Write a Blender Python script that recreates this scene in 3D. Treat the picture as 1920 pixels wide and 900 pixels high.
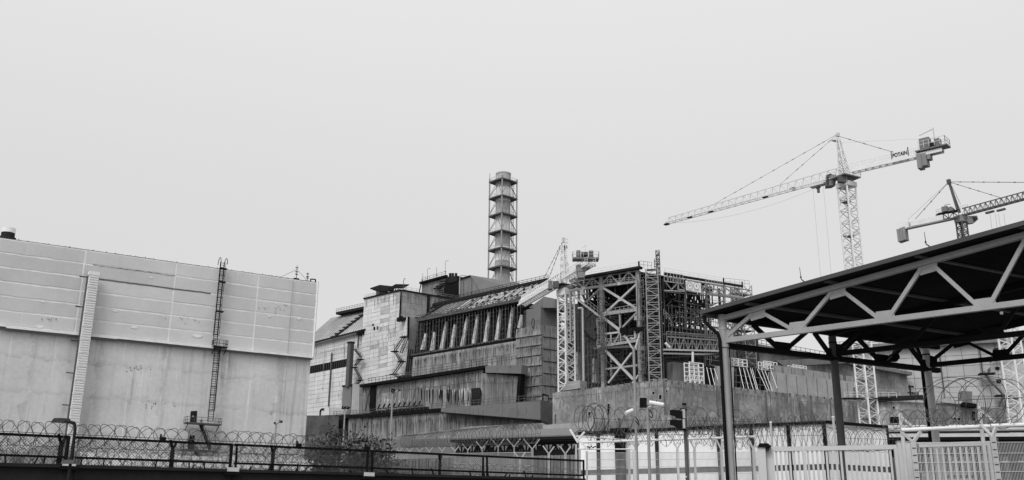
import bpy, math, random
from mathutils import Vector, Matrix
random.seed(7)
for o in list(bpy.data.objects): bpy.data.objects.remove(o)
S = bpy.context.scene
C = S.collection
R = math.radians
# ------------------------------------------------------------------ camera
FPX = 1799.0; PITCH = R(16.6); ROLL = R(0.45); EYE = 1.7
cam = bpy.data.cameras.new('camera'); cam.sensor_width = 36; cam.lens = 36*FPX/1920
cam.clip_end = 6000; cam.clip_start = 0.3
co = bpy.data.objects.new('camera', cam); C.objects.link(co)
co.matrix_world = Matrix.Translation((0, 0, EYE)) @ Matrix.Rotation(R(90)+PITCH, 4, 'X') @ Matrix.Rotation(ROLL, 4, 'Z')
S.camera = co
S.render.resolution_x = 1024; S.render.resolution_y = 480
S.view_settings.view_transform = 'Standard'; S.view_settings.look = 'None'
S.view_settings.exposure = 0.0; S.view_settings.gamma = 1.0
# ------------------------------------------------------------------ sky (flat overcast, no colour) and one weak wide sun
SUN_EL, SUN_AZ = R(48), R(205)          # azimuth clockwise from +Y : behind the camera, to the left
w = bpy.data.worlds.new('World'); S.world = w; w.use_nodes = True
nt = w.node_tree; nt.nodes.clear()
N = nt.nodes.new; L = nt.links.new
out = N('ShaderNodeOutputWorld'); bg = N('ShaderNodeBackground'); L(bg.outputs[0], out.inputs[0])
sky = N('ShaderNodeTexSky'); sky.sky_type = 'NISHITA'; sky.sun_disc = False
sky.sun_elevation = SUN_EL; sky.sun_rotation = SUN_AZ; sky.dust_density = 6
bw = N('ShaderNodeRGBToBW'); L(sky.outputs[0], bw.inputs[0])
tc = N('ShaderNodeTexCoord'); sp = N('ShaderNodeSeparateXYZ'); L(tc.outputs['Generated'], sp.inputs[0])
rp = N('ShaderNodeValToRGB'); L(sp.outputs[2], rp.inputs[0])
el = rp.color_ramp.elements
el[0].position = 0.0; el[0].color = (.665,)*3+(1,)
el[1].position = 1.0; el[1].color = (1.0,)*3+(1,)
for p, v in ((.14, .665), (.26, .68), (.34, .72), (.42, .78), (.50, .84), (.7, .95)):
    e = el.new(p); e.color = (v,)*3+(1,)
ns = N('ShaderNodeTexNoise'); ns.inputs['Scale'].default_value = 1.6; ns.inputs['Detail'].default_value = 3
L(tc.outputs['Generated'], ns.inputs['Vector'])
m1 = N('ShaderNodeMath'); m1.operation = 'MULTIPLY_ADD'; m1.inputs[1].default_value = .03; m1.inputs[2].default_value = .985
L(ns.outputs[0], m1.inputs[0])
m2 = N('ShaderNodeMath'); m2.operation = 'MULTIPLY'; L(rp.outputs[0], m2.inputs[0]); L(m1.outputs[0], m2.inputs[1])
m3 = N('ShaderNodeMath'); m3.operation = 'MULTIPLY_ADD'; L(bw.outputs[0], m3.inputs[0]); m3.inputs[1].default_value = .08   # a faint clear-sky term behind the cloud
m4 = N('ShaderNodeMath'); m4.operation = 'MULTIPLY'; L(m2.outputs[0], m4.inputs[0]); m4.inputs[1].default_value = .79
L(m4.outputs[0], m3.inputs[2]); L(m3.outputs[0], bg.inputs[0]); bg.inputs[1].default_value = 1.0
sl = bpy.data.lights.new('sun', 'SUN'); sl.energy = 1.5; sl.angle = R(25); sl.color = (1, 1, 1)
so = bpy.data.objects.new('sun', sl); C.objects.link(so)
sd = Vector((math.sin(SUN_AZ)*math.cos(SUN_EL), math.cos(SUN_AZ)*math.cos(SUN_EL), math.sin(SUN_EL)))
so.rotation_euler = sd.to_track_quat('Z', 'Y').to_euler(); so.location = (0, -20, 60)
# ------------------------------------------------------------------ geometry of sight: a pixel of the 1920x900 photograph gives a direction
_rot = co.matrix_world.to_3x3()
def ray(px, py):
    return _rot @ Vector(((px-960)/FPX, (450-py)/FPX, -1))
CAM = Vector((0, 0, EYE))
def at(px, py, Y):
    d = ray(px, py); return CAM + d*(Y/d.y)
def at_z(px, py, z):
    d = ray(px, py); return CAM + d*((z-EYE)/d.z)
Z = Vector((0, 0, 1))
class Plane:                                    # vertical plane: azimuth of its direction, a point of it
    def __init__(s, az, p):
        s.d = Vector((math.sin(R(az)), math.cos(R(az)), 0)); s.p = Vector((p[0], p[1], 0))
        n = Vector((s.d.y, -s.d.x, 0))
        if n.dot(CAM-s.p) < 0: n = -n
        s.n = n                                 # towards the camera
    def w(s, px, py, off=0):
        d = ray(px, py); q = s.p + s.n*off
        return CAM + d*((q-CAM).dot(s.n)/d.dot(s.n))
    def q(s, pts, off=0): return [s.w(x, y, off) for x, y in pts]
    def foot(s, px, py, off=0):
        v = s.w(px, py, off); v.z = 0; return v
# ------------------------------------------------------------------ materials (all grey)
M = {}
def mat(name, base, blotch=.25, bscale=.25, streak=0., stone=.35, sscale=.8, rough=.85, metal=0., rnd=.0, bump=.15, fine=12., spec=.3, extra=None):
    m = bpy.data.materials.new(name); m.use_nodes = True; t = m.node_tree; t.nodes.clear()
    n = t.nodes.new; l = t.links.new
    o = n('ShaderNodeOutputMaterial'); b = n('ShaderNodeBsdfPrincipled'); l(b.outputs[0], o.inputs[0])
    b.inputs['Roughness'].default_value = rough; b.inputs['Metallic'].default_value = metal
    b.inputs['Specular IOR Level'].default_value = spec
    tcn = n('ShaderNodeTexCoord'); co_ = tcn.outputs['Object']
    def noise(scale, vec=(1, 1, 1), det=4, r=.6):
        mp = n('ShaderNodeMapping'); mp.inputs['Scale'].default_value = vec; l(co_, mp.inputs[0])
        x = n('ShaderNodeTexNoise'); x.inputs['Scale'].default_value = scale; x.inputs['Detail'].default_value = det
        x.inputs['Roughness'].default_value = r; l(mp.outputs[0], x.inputs['Vector']); return x.outputs[0]
    def mth(op, a, b_=None, c=None, clamp=False):
        x = n('ShaderNodeMath'); x.operation = op; x.use_clamp = clamp
        for i, v in enumerate((a, b_, c)):
            if v is None: continue
            if isinstance(v, (int, float)): x.inputs[i].default_value = v
            else: l(v, x.inputs[i])
        return x.outputs[0]
    def mrange(v, a, b_, c, d):
        x = n('ShaderNodeMapRange'); l(v, x.inputs[0])
        for i, k in enumerate((a, b_, c, d)): x.inputs[i+1].default_value = k
        return x.outputs[0]
    f = mrange(noise(bscale), .3, .7, 1-blotch, 1+blotch)
    f2 = mrange(noise(fine*bscale, det=5, r=.7), .3, .7, 1-blotch*.5, 1+blotch*.5)
    v = mth('MULTIPLY', f, f2)
    if streak > 0:
        s1 = mrange(noise(sscale, (1, 1, .045), 5, .7), .50, .66, 0, 1)
        s2 = mrange(noise(sscale*.22, (1, 1, .5)), .36, .60, .15, 1)
        sk = mth('MULTIPLY', mth('MULTIPLY', s1, s2), streak)
        v = mth('MULTIPLY', v, mth('SUBTRACT', 1, mth('MULTIPLY', sk, 1-stone)))
        s3 = mrange(noise(sscale*1.9, (1, 1, .03), 4, .6), .62, .72, 0, streak*.5)
        v = mth('MULTIPLY', v, mth('ADD', 1, mth('MULTIPLY', s3, .8)))
    if rnd > 0:
        oi = n('ShaderNodeObjectInfo'); v = mth('MULTIPLY', v, mrange(oi.outputs['Random'], 0, 1, 1-rnd, 1+rnd))
    if extra: v = extra(t, n, l, co_, v, mth, mrange, noise)
    v = mth('MULTIPLY', v, base, clamp=True)
    cmb = n('ShaderNodeCombineColor')
    for i in range(3): l(v, cmb.inputs[i])
    l(cmb.outputs[0], b.inputs['Base Color'])
    if bump > 0:
        bp = n('ShaderNodeBump'); bp.inputs['Strength'].default_value = bump; bp.inputs['Distance'].default_value = .05
        l(noise(fine*bscale*3, det=3), bp.inputs['Height']); l(bp.outputs[0], b.inputs['Normal'])
    M[name] = m; return m
def plain(name, base, rough=.6, blotch=.12, bscale=1.5, metal=0., rnd=0., spec=.4): return mat(name, base, blotch, bscale, rough=rough, metal=metal, rnd=rnd, bump=.0, spec=spec)

def rows_faint(t, n, l, co_, v, mth, mrange, noise):      # old render patched over in bands
    sep = n('ShaderNodeSeparateXYZ'); l(co_, sep.inputs[0])
    a = mth('ADD', mth('MULTIPLY', sep.outputs[0], .813), mth('MULTIPLY', sep.outputs[1], .582))
    wob = mth('MULTIPLY', noise(.35), .5)
    for src, per, off in ((sep.outputs[2], 6.2, 0), (a, 11.5, 3)):
        fr = mth('FRACT', mth('ADD', mth('DIVIDE', src, per), mth('ADD', wob, off*.1)))
        band = mth('MULTIPLY', mrange(fr, .0, .16, 1, 0), mrange(noise(.35, det=7, r=.8), .36, .66, .0, .30))
        v = mth('MULTIPLY', v, mth('SUBTRACT', 1, band))
        band2 = mth('MULTIPLY', mrange(fr, .0, .02, 1, 0), .08)
        v = mth('MULTIPLY', v, mth('ADD', 1, band2))
    return v
def drips(t, n, l, co_, v, mth, mrange, noise):          # thin dark runs
    a = mrange(noise(3.2, (1, 1, .022), 3, .5), .58, .66, 0, .75); g_ = mrange(noise(.25, (1, 1, .6), 3), .4, .62, .1, 1)
    return mth('MULTIPLY', v, mth('SUBTRACT', 1, mth('MULTIPLY', a, g_)))
def patches(t, n, l, co_, v, mth, mrange, noise):        # pale efflorescence and darker damp fields
    a = mrange(noise(.55, (1, 1, .55), 5, .65), .56, .66, 0, .55); v = mth('MULTIPLY', v, mth('ADD', 1, a))
    b_ = mrange(noise(.13, (1, 1, .8), 3), .44, .6, 0, .3); return mth('MULTIPLY', v, mth('SUBTRACT', 1, b_))
mat('panel_light', .49, .09, .10, .22, .8, .9, rnd=.06, fine=20)
mat('sealant', .64, .10, .6, rough=.7)
plain('dark_joint', .10)
mat('render_wall', .52, .12, .10, .9, .66, .9, fine=16, extra=rows_faint, bump=.3)
mat('duct_metal', .62, .08, .5, rough=.5, metal=.0)
plain('dark_steel', .020, rough=.75, spec=.04); plain('mid_steel', .078, spec=.15); plain('fascia_grey', .06, spec=.1); plain('black_paint', .007, spec=.04)
plain('grey_steel', .225); plain('light_steel', .35); plain('white_steel', .60, blotch=.06); plain('galv', .45)
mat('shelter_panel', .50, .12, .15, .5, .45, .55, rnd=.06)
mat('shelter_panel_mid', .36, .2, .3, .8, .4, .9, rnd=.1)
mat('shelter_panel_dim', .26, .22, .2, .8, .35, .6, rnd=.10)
mat('joint_dark', .09, .2, .4)
mat('stained', .175, .30, .18, 1.0, .12, 1.7, rnd=.07, extra=drips)
mat('stained_light', .24, .26, .15, 1.0, .14, 1.5, rnd=.06, extra=drips)
mat('stained_grey', .15, .18, .18, .8, .4, 1.2, rnd=.05)
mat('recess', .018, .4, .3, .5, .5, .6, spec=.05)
mat('buttress', .42, .35, .6, .9, .3, 1.2)
mat('roof_sheet', .13, .22, .25, .35, .55, .6, rnd=.35)
mat('roof_sheet_light', .32, .2, .3, .4, .5, .8, rnd=.15)
mat('smooth_grey', .135, .12, .15, .2, .7, .4)
mat('lowwall', .23, .38, .16, .8, .38, .6, rnd=.05, fine=8, bump=.4, extra=patches)
mat('lowwall_far', .30, .18, .2, .6, .5, .5)
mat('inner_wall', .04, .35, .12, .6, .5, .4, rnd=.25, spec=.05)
mat('stack_dark', .27, .08, .3, .2, .7, .8); mat('stack_white', .56, .06, .3, .2, .8, .8); mat('stack_mid', .33, .08, .3, .2, .8, .8)
mat('tar_black', .008, .3, .5, spec=.05)
mat('white_panel', .72, .04, .3, .1, .9, .5)
mat('far_panel', .36, .10, .15, .25, .7, .5, rnd=.05)
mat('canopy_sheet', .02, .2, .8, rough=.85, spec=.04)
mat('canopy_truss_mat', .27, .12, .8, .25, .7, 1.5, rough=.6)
mat('canopy_truss_shaded', .012, .2, .8, rough=.75, spec=.05)  # rear and side trusses: shade under the roof put into the colour
mat('gate_paint', .44, .05, .6, rough=.55); 
mat('fence_wall', .010, .35, .8, .7, .5, 2.0)
mat('wire', .07, .2, 2, rough=.5, metal=.4); mat('wire_light', .30, .2, 2, rough=.5, metal=.3)
mat('concrete_box', .23, .2, .3, .4, .6, .8)
mat('planks', .22, .25, .5, rnd=.2)
mat('counterweight', .20, .15, .5, .4, .7, 1.2)
mat('crane_white', .60, .06, .5); mat('crane_grey', .50, .08, .5); mat('cabin_dark', .14, .1, .5)
mat('hoarding', .10, .2, .3, .5, .6, .8)
mat('leaf', .02, .3, 1.5, rnd=0, rough=.6); mat('leaf_light', .10, .25, 1.5); mat('bark', .05, .3, 3)
mat('gravel', .16, .25, .15, bump=.5); mat('asphalt', .05, .15, .4)
plain('lens_glass', .02, rough=.15)
mat('reflector', .5, .05, .5)
# ------------------------------------------------------------------ mesh building
class MB:
    def __init__(s): s.v = []; s.f = []
    def add(s, vs, fs):
        k = len(s.v); s.v += [tuple(x) for x in vs]; s.f += [tuple(i+k for i in f) for f in fs]; return s
    def prism(s, pts, vec):                      # polygon pushed along vec
        n = len(pts); a = [Vector(p) for p in pts]; b = [p+Vector(vec) for p in a]
        return s.add(a+b, [tuple(range(n)), tuple(range(2*n-1, n-1, -1))]+[(i, i+n, (i+1) % n+n, (i+1) % n) for i in range(n)])
    def box(s, c, ex, ey, ez):                   # centre and three half vectors
        c, ex, ey, ez = map(Vector, (c, ex, ey, ez))
        vs = [c+ex*i+ey*j+ez*k for i in (-1, 1) for j in (-1, 1) for k in (-1, 1)]
        return s.add(vs, [(0, 1, 3, 2), (4, 6, 7, 5), (0, 4, 5, 1), (2, 3, 7, 6), (0, 2, 6, 4), (1, 5, 7, 3)])
    def abox(s, x0, x1, y0, y1, z0, z1):
        return s.box(((x0+x1)/2, (y0+y1)/2, (z0+z1)/2), ((x1-x0)/2, 0, 0), (0, (y1-y0)/2, 0), (0, 0, (z1-z0)/2))
    def bar(s, a, b, w=.1, h=None, up=Z):        # rectangular bar
        a, b = Vector(a), Vector(b); h = w if h is None else h
        d = b-a
        if d.length < 1e-6: return s
        d.normalize(); x = d.cross(up)
        if x.length < 1e-3: x = d.cross(Vector((1, 0, 0)))
        x.normalize(); y = x.cross(d)
        return s.box((a+b)/2, (b-a)/2, x*w/2, y*h/2)
    def tube(s, a, b, r, r2=None, n=8, caps=True):
        a, b = Vector(a), Vector(b); r2 = r if r2 is None else r2
        d = (b-a).normalized(); x = d.cross(Z)
        if x.length < 1e-3: x = d.cross(Vector((1, 0, 0)))
        x.normalize(); y = x.cross(d)
        vs = [a+(x*math.cos(2*math.pi*i/n)+y*math.sin(2*math.pi*i/n))*r for i in range(n)]+[b+(x*math.cos(2*math.pi*i/n)+y*math.sin(2*math.pi*i/n))*r2 for i in range(n)]
        fs = [(i, (i+1) % n, (i+1) % n+n, i+n) for i in range(n)]
        if caps: fs += [tuple(range(n-1, -1, -1)), tuple(range(n, 2*n))]
        return s.add(vs, fs)
    def path(s, pts, r, n=3):
        for a, b in zip(pts, pts[1:]): s.tube(a, b, r, n=n, caps=False)
        return s
ORG = {}
def org(o):
    v = Vector((0, 0, 0))
    while o: v += Vector(o.location); o = o.parent
    return v
def thing(name, label, cat, loc=(0, 0, 0), group=None):
    o = bpy.data.objects.new(name, None); C.objects.link(o); o.location = loc; o.empty_display_size = .5
    o['label'] = label; o['category'] = cat
    if group: o['group'] = group
    return o
def part(name, mb, m, parent, label=None, kind=None, smooth=False):
    off = org(parent) if parent else Vector((0, 0, 0))
    me = bpy.data.meshes.new(name); me.from_pydata([(x-off.x, y-off.y, z-off.z) for x, y, z in mb.v], [], mb.f)
    me.materials.append(M[m]); me.update()
    if smooth: me.polygons.foreach_set('use_smooth', [True]*len(me.polygons))
    o = bpy.data.objects.new(name, me); C.objects.link(o); o.parent = parent
    if label: o['label'] = label
    if kind: o['kind'] = kind
    return o
def solo(name, mb, m, label, cat, loc, group=None, smooth=False):
    me = bpy.data.meshes.new(name); loc = Vector(loc)
    me.from_pydata([(x-loc.x, y-loc.y, z-loc.z) for x, y, z in mb.v], [], mb.f); me.materials.append(M[m])
    if smooth: me.polygons.foreach_set('use_smooth', [True]*len(me.polygons))
    o = bpy.data.objects.new(name, me); C.objects.link(o); o.location = loc; o['label'] = label; o['category'] = cat
    if group: o['group'] = group
    return o
def copy_tree(o, parent=None):
    c = o.copy(); C.objects.link(c); c.parent = parent
    for ch in list(o.children): copy_tree(ch, c)
    return c
def bil(q, u, v):                                # q = TL, TR, BR, BL
    a = q[0].lerp(q[1], u); b = q[3].lerp(q[2], u); return a.lerp(b, v)
def grid_panels(parent, q, us, vs, n, th, gap, mats, name='panel', jit=0., wob=0, flare=0., skip=None):
    W = (q[1]-q[0]).length; H = (q[3]-q[0]).length
    for j, (v0, v1) in enumerate(zip(vs, vs[1:])):
        for i, (u0, u1) in enumerate(zip(us, us[1:])):
            if skip and skip(i, j): continue
            gu = gap/2/W; gv = gap/2/H
            a, b, c, d = u0+gu, u1-gu, v0+gv, v1-gv
            J = lambda s_: random.uniform(-jit, jit)*s_
            mb = MB()
            if wob:
                k = wob; top = []; bot = []
                for t in range(k+1):
                    uu = a+(b-a)*t/k
                    top.append(bil(q, uu, c+J(1/H))); bot.append(bil(q, uu, d+J(1/H)))
                pts = top+bot[::-1]
            else:
                pts = [bil(q, a+J(1/W), c+J(1/H)), bil(q, b+J(1/W), c+J(1/H)), bil(q, b+J(1/W), d+J(1/H)), bil(q, a+J(1/W), d+J(1/H))]
            t = th*random.uniform(.75, 1.25)
            if flare:
                fr = [pts[0]+n*t, pts[1]+n*t, pts[2]+n*(t+flare), pts[3]+n*(t+flare)]
                bk = [p-n*.05 for p in pts]
                mb.add(fr+bk, [(0, 3, 2, 1), (4, 5, 6, 7), (0, 1, 5, 4), (1, 2, 6, 5), (2, 3, 7, 6), (3, 0, 4, 7)])
            else: mb.prism([p+n*t for p in pts], -n*(t+.05))
            m = mats if isinstance(mats, str) else mats(i, j) if callable(mats) else random.choice(mats)
            part(name, mb, m, parent)
def rail(mb, a, b, h=1.1, sp=2., r=.05, mid=1, up=Z):
    a, b = Vector(a), Vector(b); k = max(1, round((b-a).length/sp))
    for i in range(k+1):
        p = a.lerp(b, i/k); mb.bar(p, p+up*h, r)
    for j in range(1, mid+2): mb.bar(a+up*h*j/(mid+1), b+up*h*j/(mid+1), r)
    return mb
def runs(T, Pl, a, b, n_, off, lmin, lmax, m='recess', wmax=.9, rag=2.0, slope=0):
    # stains that run down from an edge: narrow ragged tongues, a few centimetres proud
    mb = MB()
    for i in range(n_):
        t = random.random(); x = a[0]+(b[0]-a[0])*t; y = a[1]+(b[1]-a[1])*t+random.uniform(0, rag); l_ = lmin+(lmax-lmin)*random.random()**2; wv = random.uniform(.15, wmax)*(.5+.5*random.random())
        k = random.uniform(-.3, .3)*wv
        mb.prism(Pl.q([(x-wv/2, y), (x+wv/2, y), (x+wv*.4+k, y+l_*.5), (x+k+wv*.1, y+l_), (x+k-wv*.1, y+l_*.95), (x-wv*.4+k, y+l_*.45)], off), Pl.n*.03)
    return part('run_stain', mb, m, T, kind='stuff')
def lin(a, b, k): return [a+(b-a)*i/k for i in range(k+1)]
def helix(mb, a, b, rad, loops, r=.01, seg=18, jit=.08, sides=3, squash=1.0, alt=True, face=.45, tilt=.5):
    # concertina wire: loops leaning alternately so that they cross
    a, b = Vector(a), Vector(b); ax = (b-a).normalized(); side = ax.cross(Z).normalized()
    L_ = (b-a).length; pitch = L_/loops
    for i in range(loops):
        c = a+ax*(i+.5)*pitch; rr = rad*random.uniform(1-jit, 1+jit)
        lean = rr*tilt*random.uniform(.75, 1.25)*(1 if (i % 2 or not alt) else -1); wid = rr*face*random.uniform(.8, 1.2)
        ph = random.random()*6.28; pts = []
        for k in range(seg+1):
            t = 2*math.pi*k/seg
            pts.append(c+side*math.cos(t)*rr+Z*math.sin(t)*rr*squash+ax*(lean*math.sin(t)+wid*math.cos(t)))
        if i: mb.path([prev, pts[0]], r, sides)
        mb.path(pts, r, sides); prev = pts[-1]
    return mb
# ================================================================== SETTING: ground
g = MB(); g.add([(-3000, -200, 0), (3000, -200, 0), (3000, 4000, 0), (-3000, 4000, 0)], [(0, 1, 2, 3)])
o = part('ground', g, 'gravel', None, kind='structure')
g = MB(); g.add([(-60, -20, .004), (60, -20, .004), (60, 15, .004), (-60, 15, .004)], [(0, 1, 2, 3)])
o = part('road', g, 'asphalt', None, kind='structure')
# ================================================================== A. big panelled block on the left
F1 = Plane(54.4, at(362, 780, 185)); n1 = F1.n
T1 = thing('panelled_building', 'huge windowless concrete block with pale cladding panels on its upper half, at left', 'building', F1.foot(360, 780))
ux = [-215, -27, 161, 331, 485, 592]
top = lambda x: 446+.1414*x; seam = lambda x: 612+.1035*x+ (0 if x < 300 else 0)
sx = lambda x: x-.146*154+ (x-161)*.0003*154       # where the joint meets the seam
TL, TR, BR, BL = F1.w(-215, top(-215)), F1.w(594, 530), F1.w(585, 671), F1.w(sx(-215), seam(sx(-215)))
BL = Vector((TL.x, TL.y, BL.z)); BR = Vector((TR.x, TR.y, BR.z))
W1 = (TR-TL); W1.z = 0; L1 = W1.length
us = [(Vector((F1.w(x, top(x)).x, F1.w(x, top(x)).y, 0))-Vector((TL.x, TL.y, 0))).length/L1 for x in ux[:-1]]+[1.0]
Q1 = [TL, TR, BR, BL]
b = MB().prism(Q1, -n1*45); part('upper_wall', b, 'sealant', T1)
lo = [p-n1*.5 for p in (BL, BR)]
f0 = [Vector((lo[0].x, lo[0].y, lo[0].z)), Vector((lo[1].x, lo[1].y, lo[1].z)), Vector((lo[1].x, lo[1].y, -.5)), Vector((lo[0].x, lo[0].y, -.5))]
part('lower_wall', MB().prism(f0, -n1*44), 'render_wall', T1)
grid_panels(T1, Q1, us, lin(0, .985, 6), n1, .05, .34, 'panel_light', name='cladding_panel', jit=.06, wob=16)
# dark open joint between the second and third rows
mb = MB(); a = bil(Q1, us[2]+.01, .985*2/6); b_ = bil(Q1, us[3]+.093, .985*2/6); pr = a
for k in range(1, 25):
    q = a.lerp(b_, k/24)+Z*random.uniform(-.05, .05); mb.bar(pr+n1*.03, q+n1*.03, .1, .24); pr = q
part('open_joint', mb, 'dark_joint', T1)
mb = MB(); a = bil(Q1, us[2]+.02, .985/6); b_ = bil(Q1, us[3], .985/6); pr = a
for k in range(1, 25):
    q = a.lerp(b_, k/24)+Z*random.uniform(-.09, .06); mb.bar(pr+n1*.04, q+n1*.04, .1, random.choice((.06, .1, .02))); pr = q
part('open_joint', mb, 'dark_joint', T1)
# ledge along the seam, in lengths that do not quite meet
mb = MB(); mk = MB()
xs = [0, .10, .22, .262, .36, .5, .62, .74, .85, 1.0]
for k, (a, b_) in enumerate(zip(xs, xs[1:])):
    p, q = bil(Q1, a, 1), bil(Q1, b_, 1); dz = random.uniform(-.12, .12)
    mb.bar(p+n1*.28+Z*dz, q+n1*.28+Z*dz, .6, .42); mk.bar(p+n1*.10+Z*(dz-.40), q+n1*.10+Z*(dz-.40), .5, .26)
part('ledge', mb, 'sealant', T1); part('ledge_shadow_line', mk, 'dark_joint', T1)  # dark bar below the ledge stands in for its shadow line
mb = MB(); rail_p = TR+n1*.2+F1.d*.15
mb.tube(rail_p+Z*.2, Vector((rail_p.x, rail_p.y, BR.z-.3)), .22, n=8); part('corner_trim', mb, 'sealant', T1)
mb = MB()
for k in range(90):
    p = bil(Q1, random.uniform(.2, .99), 0)-n1*.4; mb.bar(p, p+Z*random.uniform(.12, .45)+F1.d*random.uniform(-.15, .15), .09)
for k in range(60):
    u = k/60*.8+.2; mb.bar(bil(Q1, u, 0)+Z*.06-n1*.2, bil(Q1, u+.0125, 0)+Z*random.uniform(.05, .12)-n1*.2, .3, .12)
part('parapet_flashing', mb, 'mid_steel', T1)
# scorch mark and broken edge patches of sealant
for (x, y, r_) in ((283, 520, .4), (370, 630, .9), (75, 612, .6), (215, 583, .45), (252, 614, .6), (505, 593, .35), (560, 598, .4), (80, 566, .3)):
    c = F1.w(x, y, .06); k = 9
    mb = MB().prism([c+F1.d*math.cos(t*6.283/k)*r_*random.uniform(.7, 1.3)+Z*math.sin(t*6.283/k)*r_*.45*random.uniform(.6, 1.3) for t in range(k)], n1*.05); part('sealant_patch', mb, 'sealant', T1)
mb = MB()
for k in range(60):
    x, y = random.choice(((515+random.gauss(0, 22), 575+random.gauss(0, 6)), (95+random.gauss(0, 8), 597+random.gauss(0, 1)), (260+random.gauss(0, 15), 690+random.gauss(0, 5)), (300+random.gauss(0, 14), 758+random.gauss(0, 4)), (350+random.gauss(0, 12), 600+random.gauss(0, 5))))
    c = F1.w(x, y, .19 if y < seam(x)-10 else -.49); mb.prism([c, c+F1.d*random.uniform(.1, .25), c+F1.d*.1-Z*random.uniform(.1, .35)], n1*.03)
part('spalling', mb, 'joint_dark', T1, kind='stuff')
# --- lift duct down the wall
D0 = F1.w(175.5, 517, 1.6); ztop = D0.z; d1 = F1.d
TD = thing('ventilation_duct', 'tall boxy ribbed metal duct running down the panelled block on the left', 'duct', Vector((D0.x, D0.y, 0)))
mb = MB(); c = D0-d1*.88-n1*.5
for sgn in (-1, 1):
    p = c+n1*.4*sgn; mb.box((p.x, p.y, ztop/2), d1*.09, n1*.09, Z*(ztop/2))
mb.box((c.x-d1.x*.02, c.y-d1.y*.02, ztop/2), d1*.03, n1*.35, Z*(ztop/2-.6))
for k in range(int(ztop/2.1)):
    z = k*2.1+1; mb.bar(c+n1*.55+Z*(z-c.z), c-n1*.55+Z*(z+1.3-c.z), .1)
part('side_frame', mb, 'mid_steel', TD)
z = ztop; H = 2.42; first = None; k = 0
while z > 6:
    if first is None:
        mb = MB(); e = D0.copy(); e.z = z
        mb.box(e-Z*H/2, d1*.84, n1*.55, Z*(H/2-.05))
        for i in range(5): mb.box(e-Z*(.3+i*.45)+n1*.60, d1*.80, n1*.06, Z*.11)
        mb.box(e-Z*(H-.06)+n1*.05, d1*.90, n1*.60, Z*.07)
        part('duct_section', MB().box(e+Z*.35, d1*.9, n1*.62, Z*.35), 'duct_metal', TD)
        first = part('duct_section', mb, 'duct_metal', TD)
    else:
        o = first.copy(); C.objects.link(o); o.location = first.location+Vector((0, 0, -H*k))
    z -= H; k += 1
mb = MB()
for y in (520, 576, 640, 700, 760):
    p = F1.w(175.5+(y-517)*-.133-9, y, 0); mb.bar(p, p+n1*1.3, .15); mb.bar(p-d1*1.6, p+d1*.2, .15)
part('wall_bracket', mb, 'dark_steel', TD)
# --- caged ladder with platforms
A = F1.w(419, 500, .9)
TLd = thing('caged_ladder', 'dark caged ladder climbing the panelled block from the door platform to the roof', 'ladder', Vector((A.x, A.y, 0)))
zt = F1.w(419, 492, .9).z; zm = F1.w(408, 648, .9).z; zb = F1.w(396, 790, .9).z
def ladder(name, c, z0, z1, wd, m, T, cage=0, sp=.45, r=.05, d=d1, n=n1):
    mb = MB()
    for sg in (-1, 1): mb.bar(Vector((c.x, c.y, z0))+d*wd/2*sg, Vector((c.x, c.y, z1))+d*wd/2*sg, r*2)
    z = z0
    while z < z1: mb.bar(Vector((c.x, c.y, z))-d*wd/2, Vector((c.x, c.y, z))+d*wd/2, r*1.3); z += sp
    o = part(name, mb, m, T)
    if cage:
        mb = MB(); z = z0+2
        while z < z1:
            pts = [Vector((c.x, c.y, z))+d*math.cos(t)*cage+n*(math.sin(t)*cage*1.2) for t in [math.pi*i/6 for i in range(7)]]
            mb.path(pts, r, 4); z += 1.5
        for t in (.1, .5, .9): 
            t *= math.pi; p = Vector((c.x, c.y, 0))+d*math.cos(t)*cage+n*math.sin(t)*cage*1.2
            mb.bar(p+Z*(z0+2), p+Z*z1, r*1.2)
        part('safety_cage', mb, m, T)
    return o
ladder('upper_flight', A+d1*-.2, zm, zt, .75, 'dark_steel', TLd, cage=.6, r=.06)
A2 = F1.w(409, 660, .9)
ladder('lower_flight', A+d1*.35, zb, zm, 1.0, 'dark_steel', TLd, cage=.6, r=.06)
mb = MB()
for sg in (-.5, .5):
    c = Vector((A.x, A.y, zt))+d1*(sg*1.3-.2)
    mb.path([c+n1*(-math.cos(t)*.9)+Z*math.sin(t)*1.4-Z*.5 for t in [math.pi*i/8 for i in range(9)]], .07, 4)
part('roof_handrail', mb, 'dark_steel', TLd)
def platform(T, c, wd, dep, railh, m='dark_steel', th=.2, d=d1, n=n1, name='platform', sp=1.3, br=True):
    mb = MB(); mb.box(c, d*wd/2, n*dep/2, Z*th/2)
    a, b_, e, f = c-d*wd/2-n*dep/2, c-d*wd/2+n*dep/2, c+d*wd/2+n*dep/2, c+d*wd/2-n*dep/2
    if br:
        for s_ in (-.45, 0, .45): mb.bar(c+d*wd*s_-n*dep/2-Z*1.3, c+d*wd*s_+n*dep*.45, .12)
    part(name, mb, m, T)
    mb = MB(); rail(mb, a, b_, railh, sp, .07); rail(mb, b_, e, railh, sp, .07); rail(mb, e, f, railh, sp, .07)
    part('railing', mb, m, T)
platform(TLd, F1.w(412, 651, .9), 2.6, 1.6, 1.3, sp=.9)
for y, wd in ((504, 1.3), (529, 1.3), (584, 1.4)): 
    c = F1.w(419-(y-500)*.085, y, .9); part('landing', MB().box(c, d1*wd/2, n1*.35, Z*.12), 'dark_steel', TLd)
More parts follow.
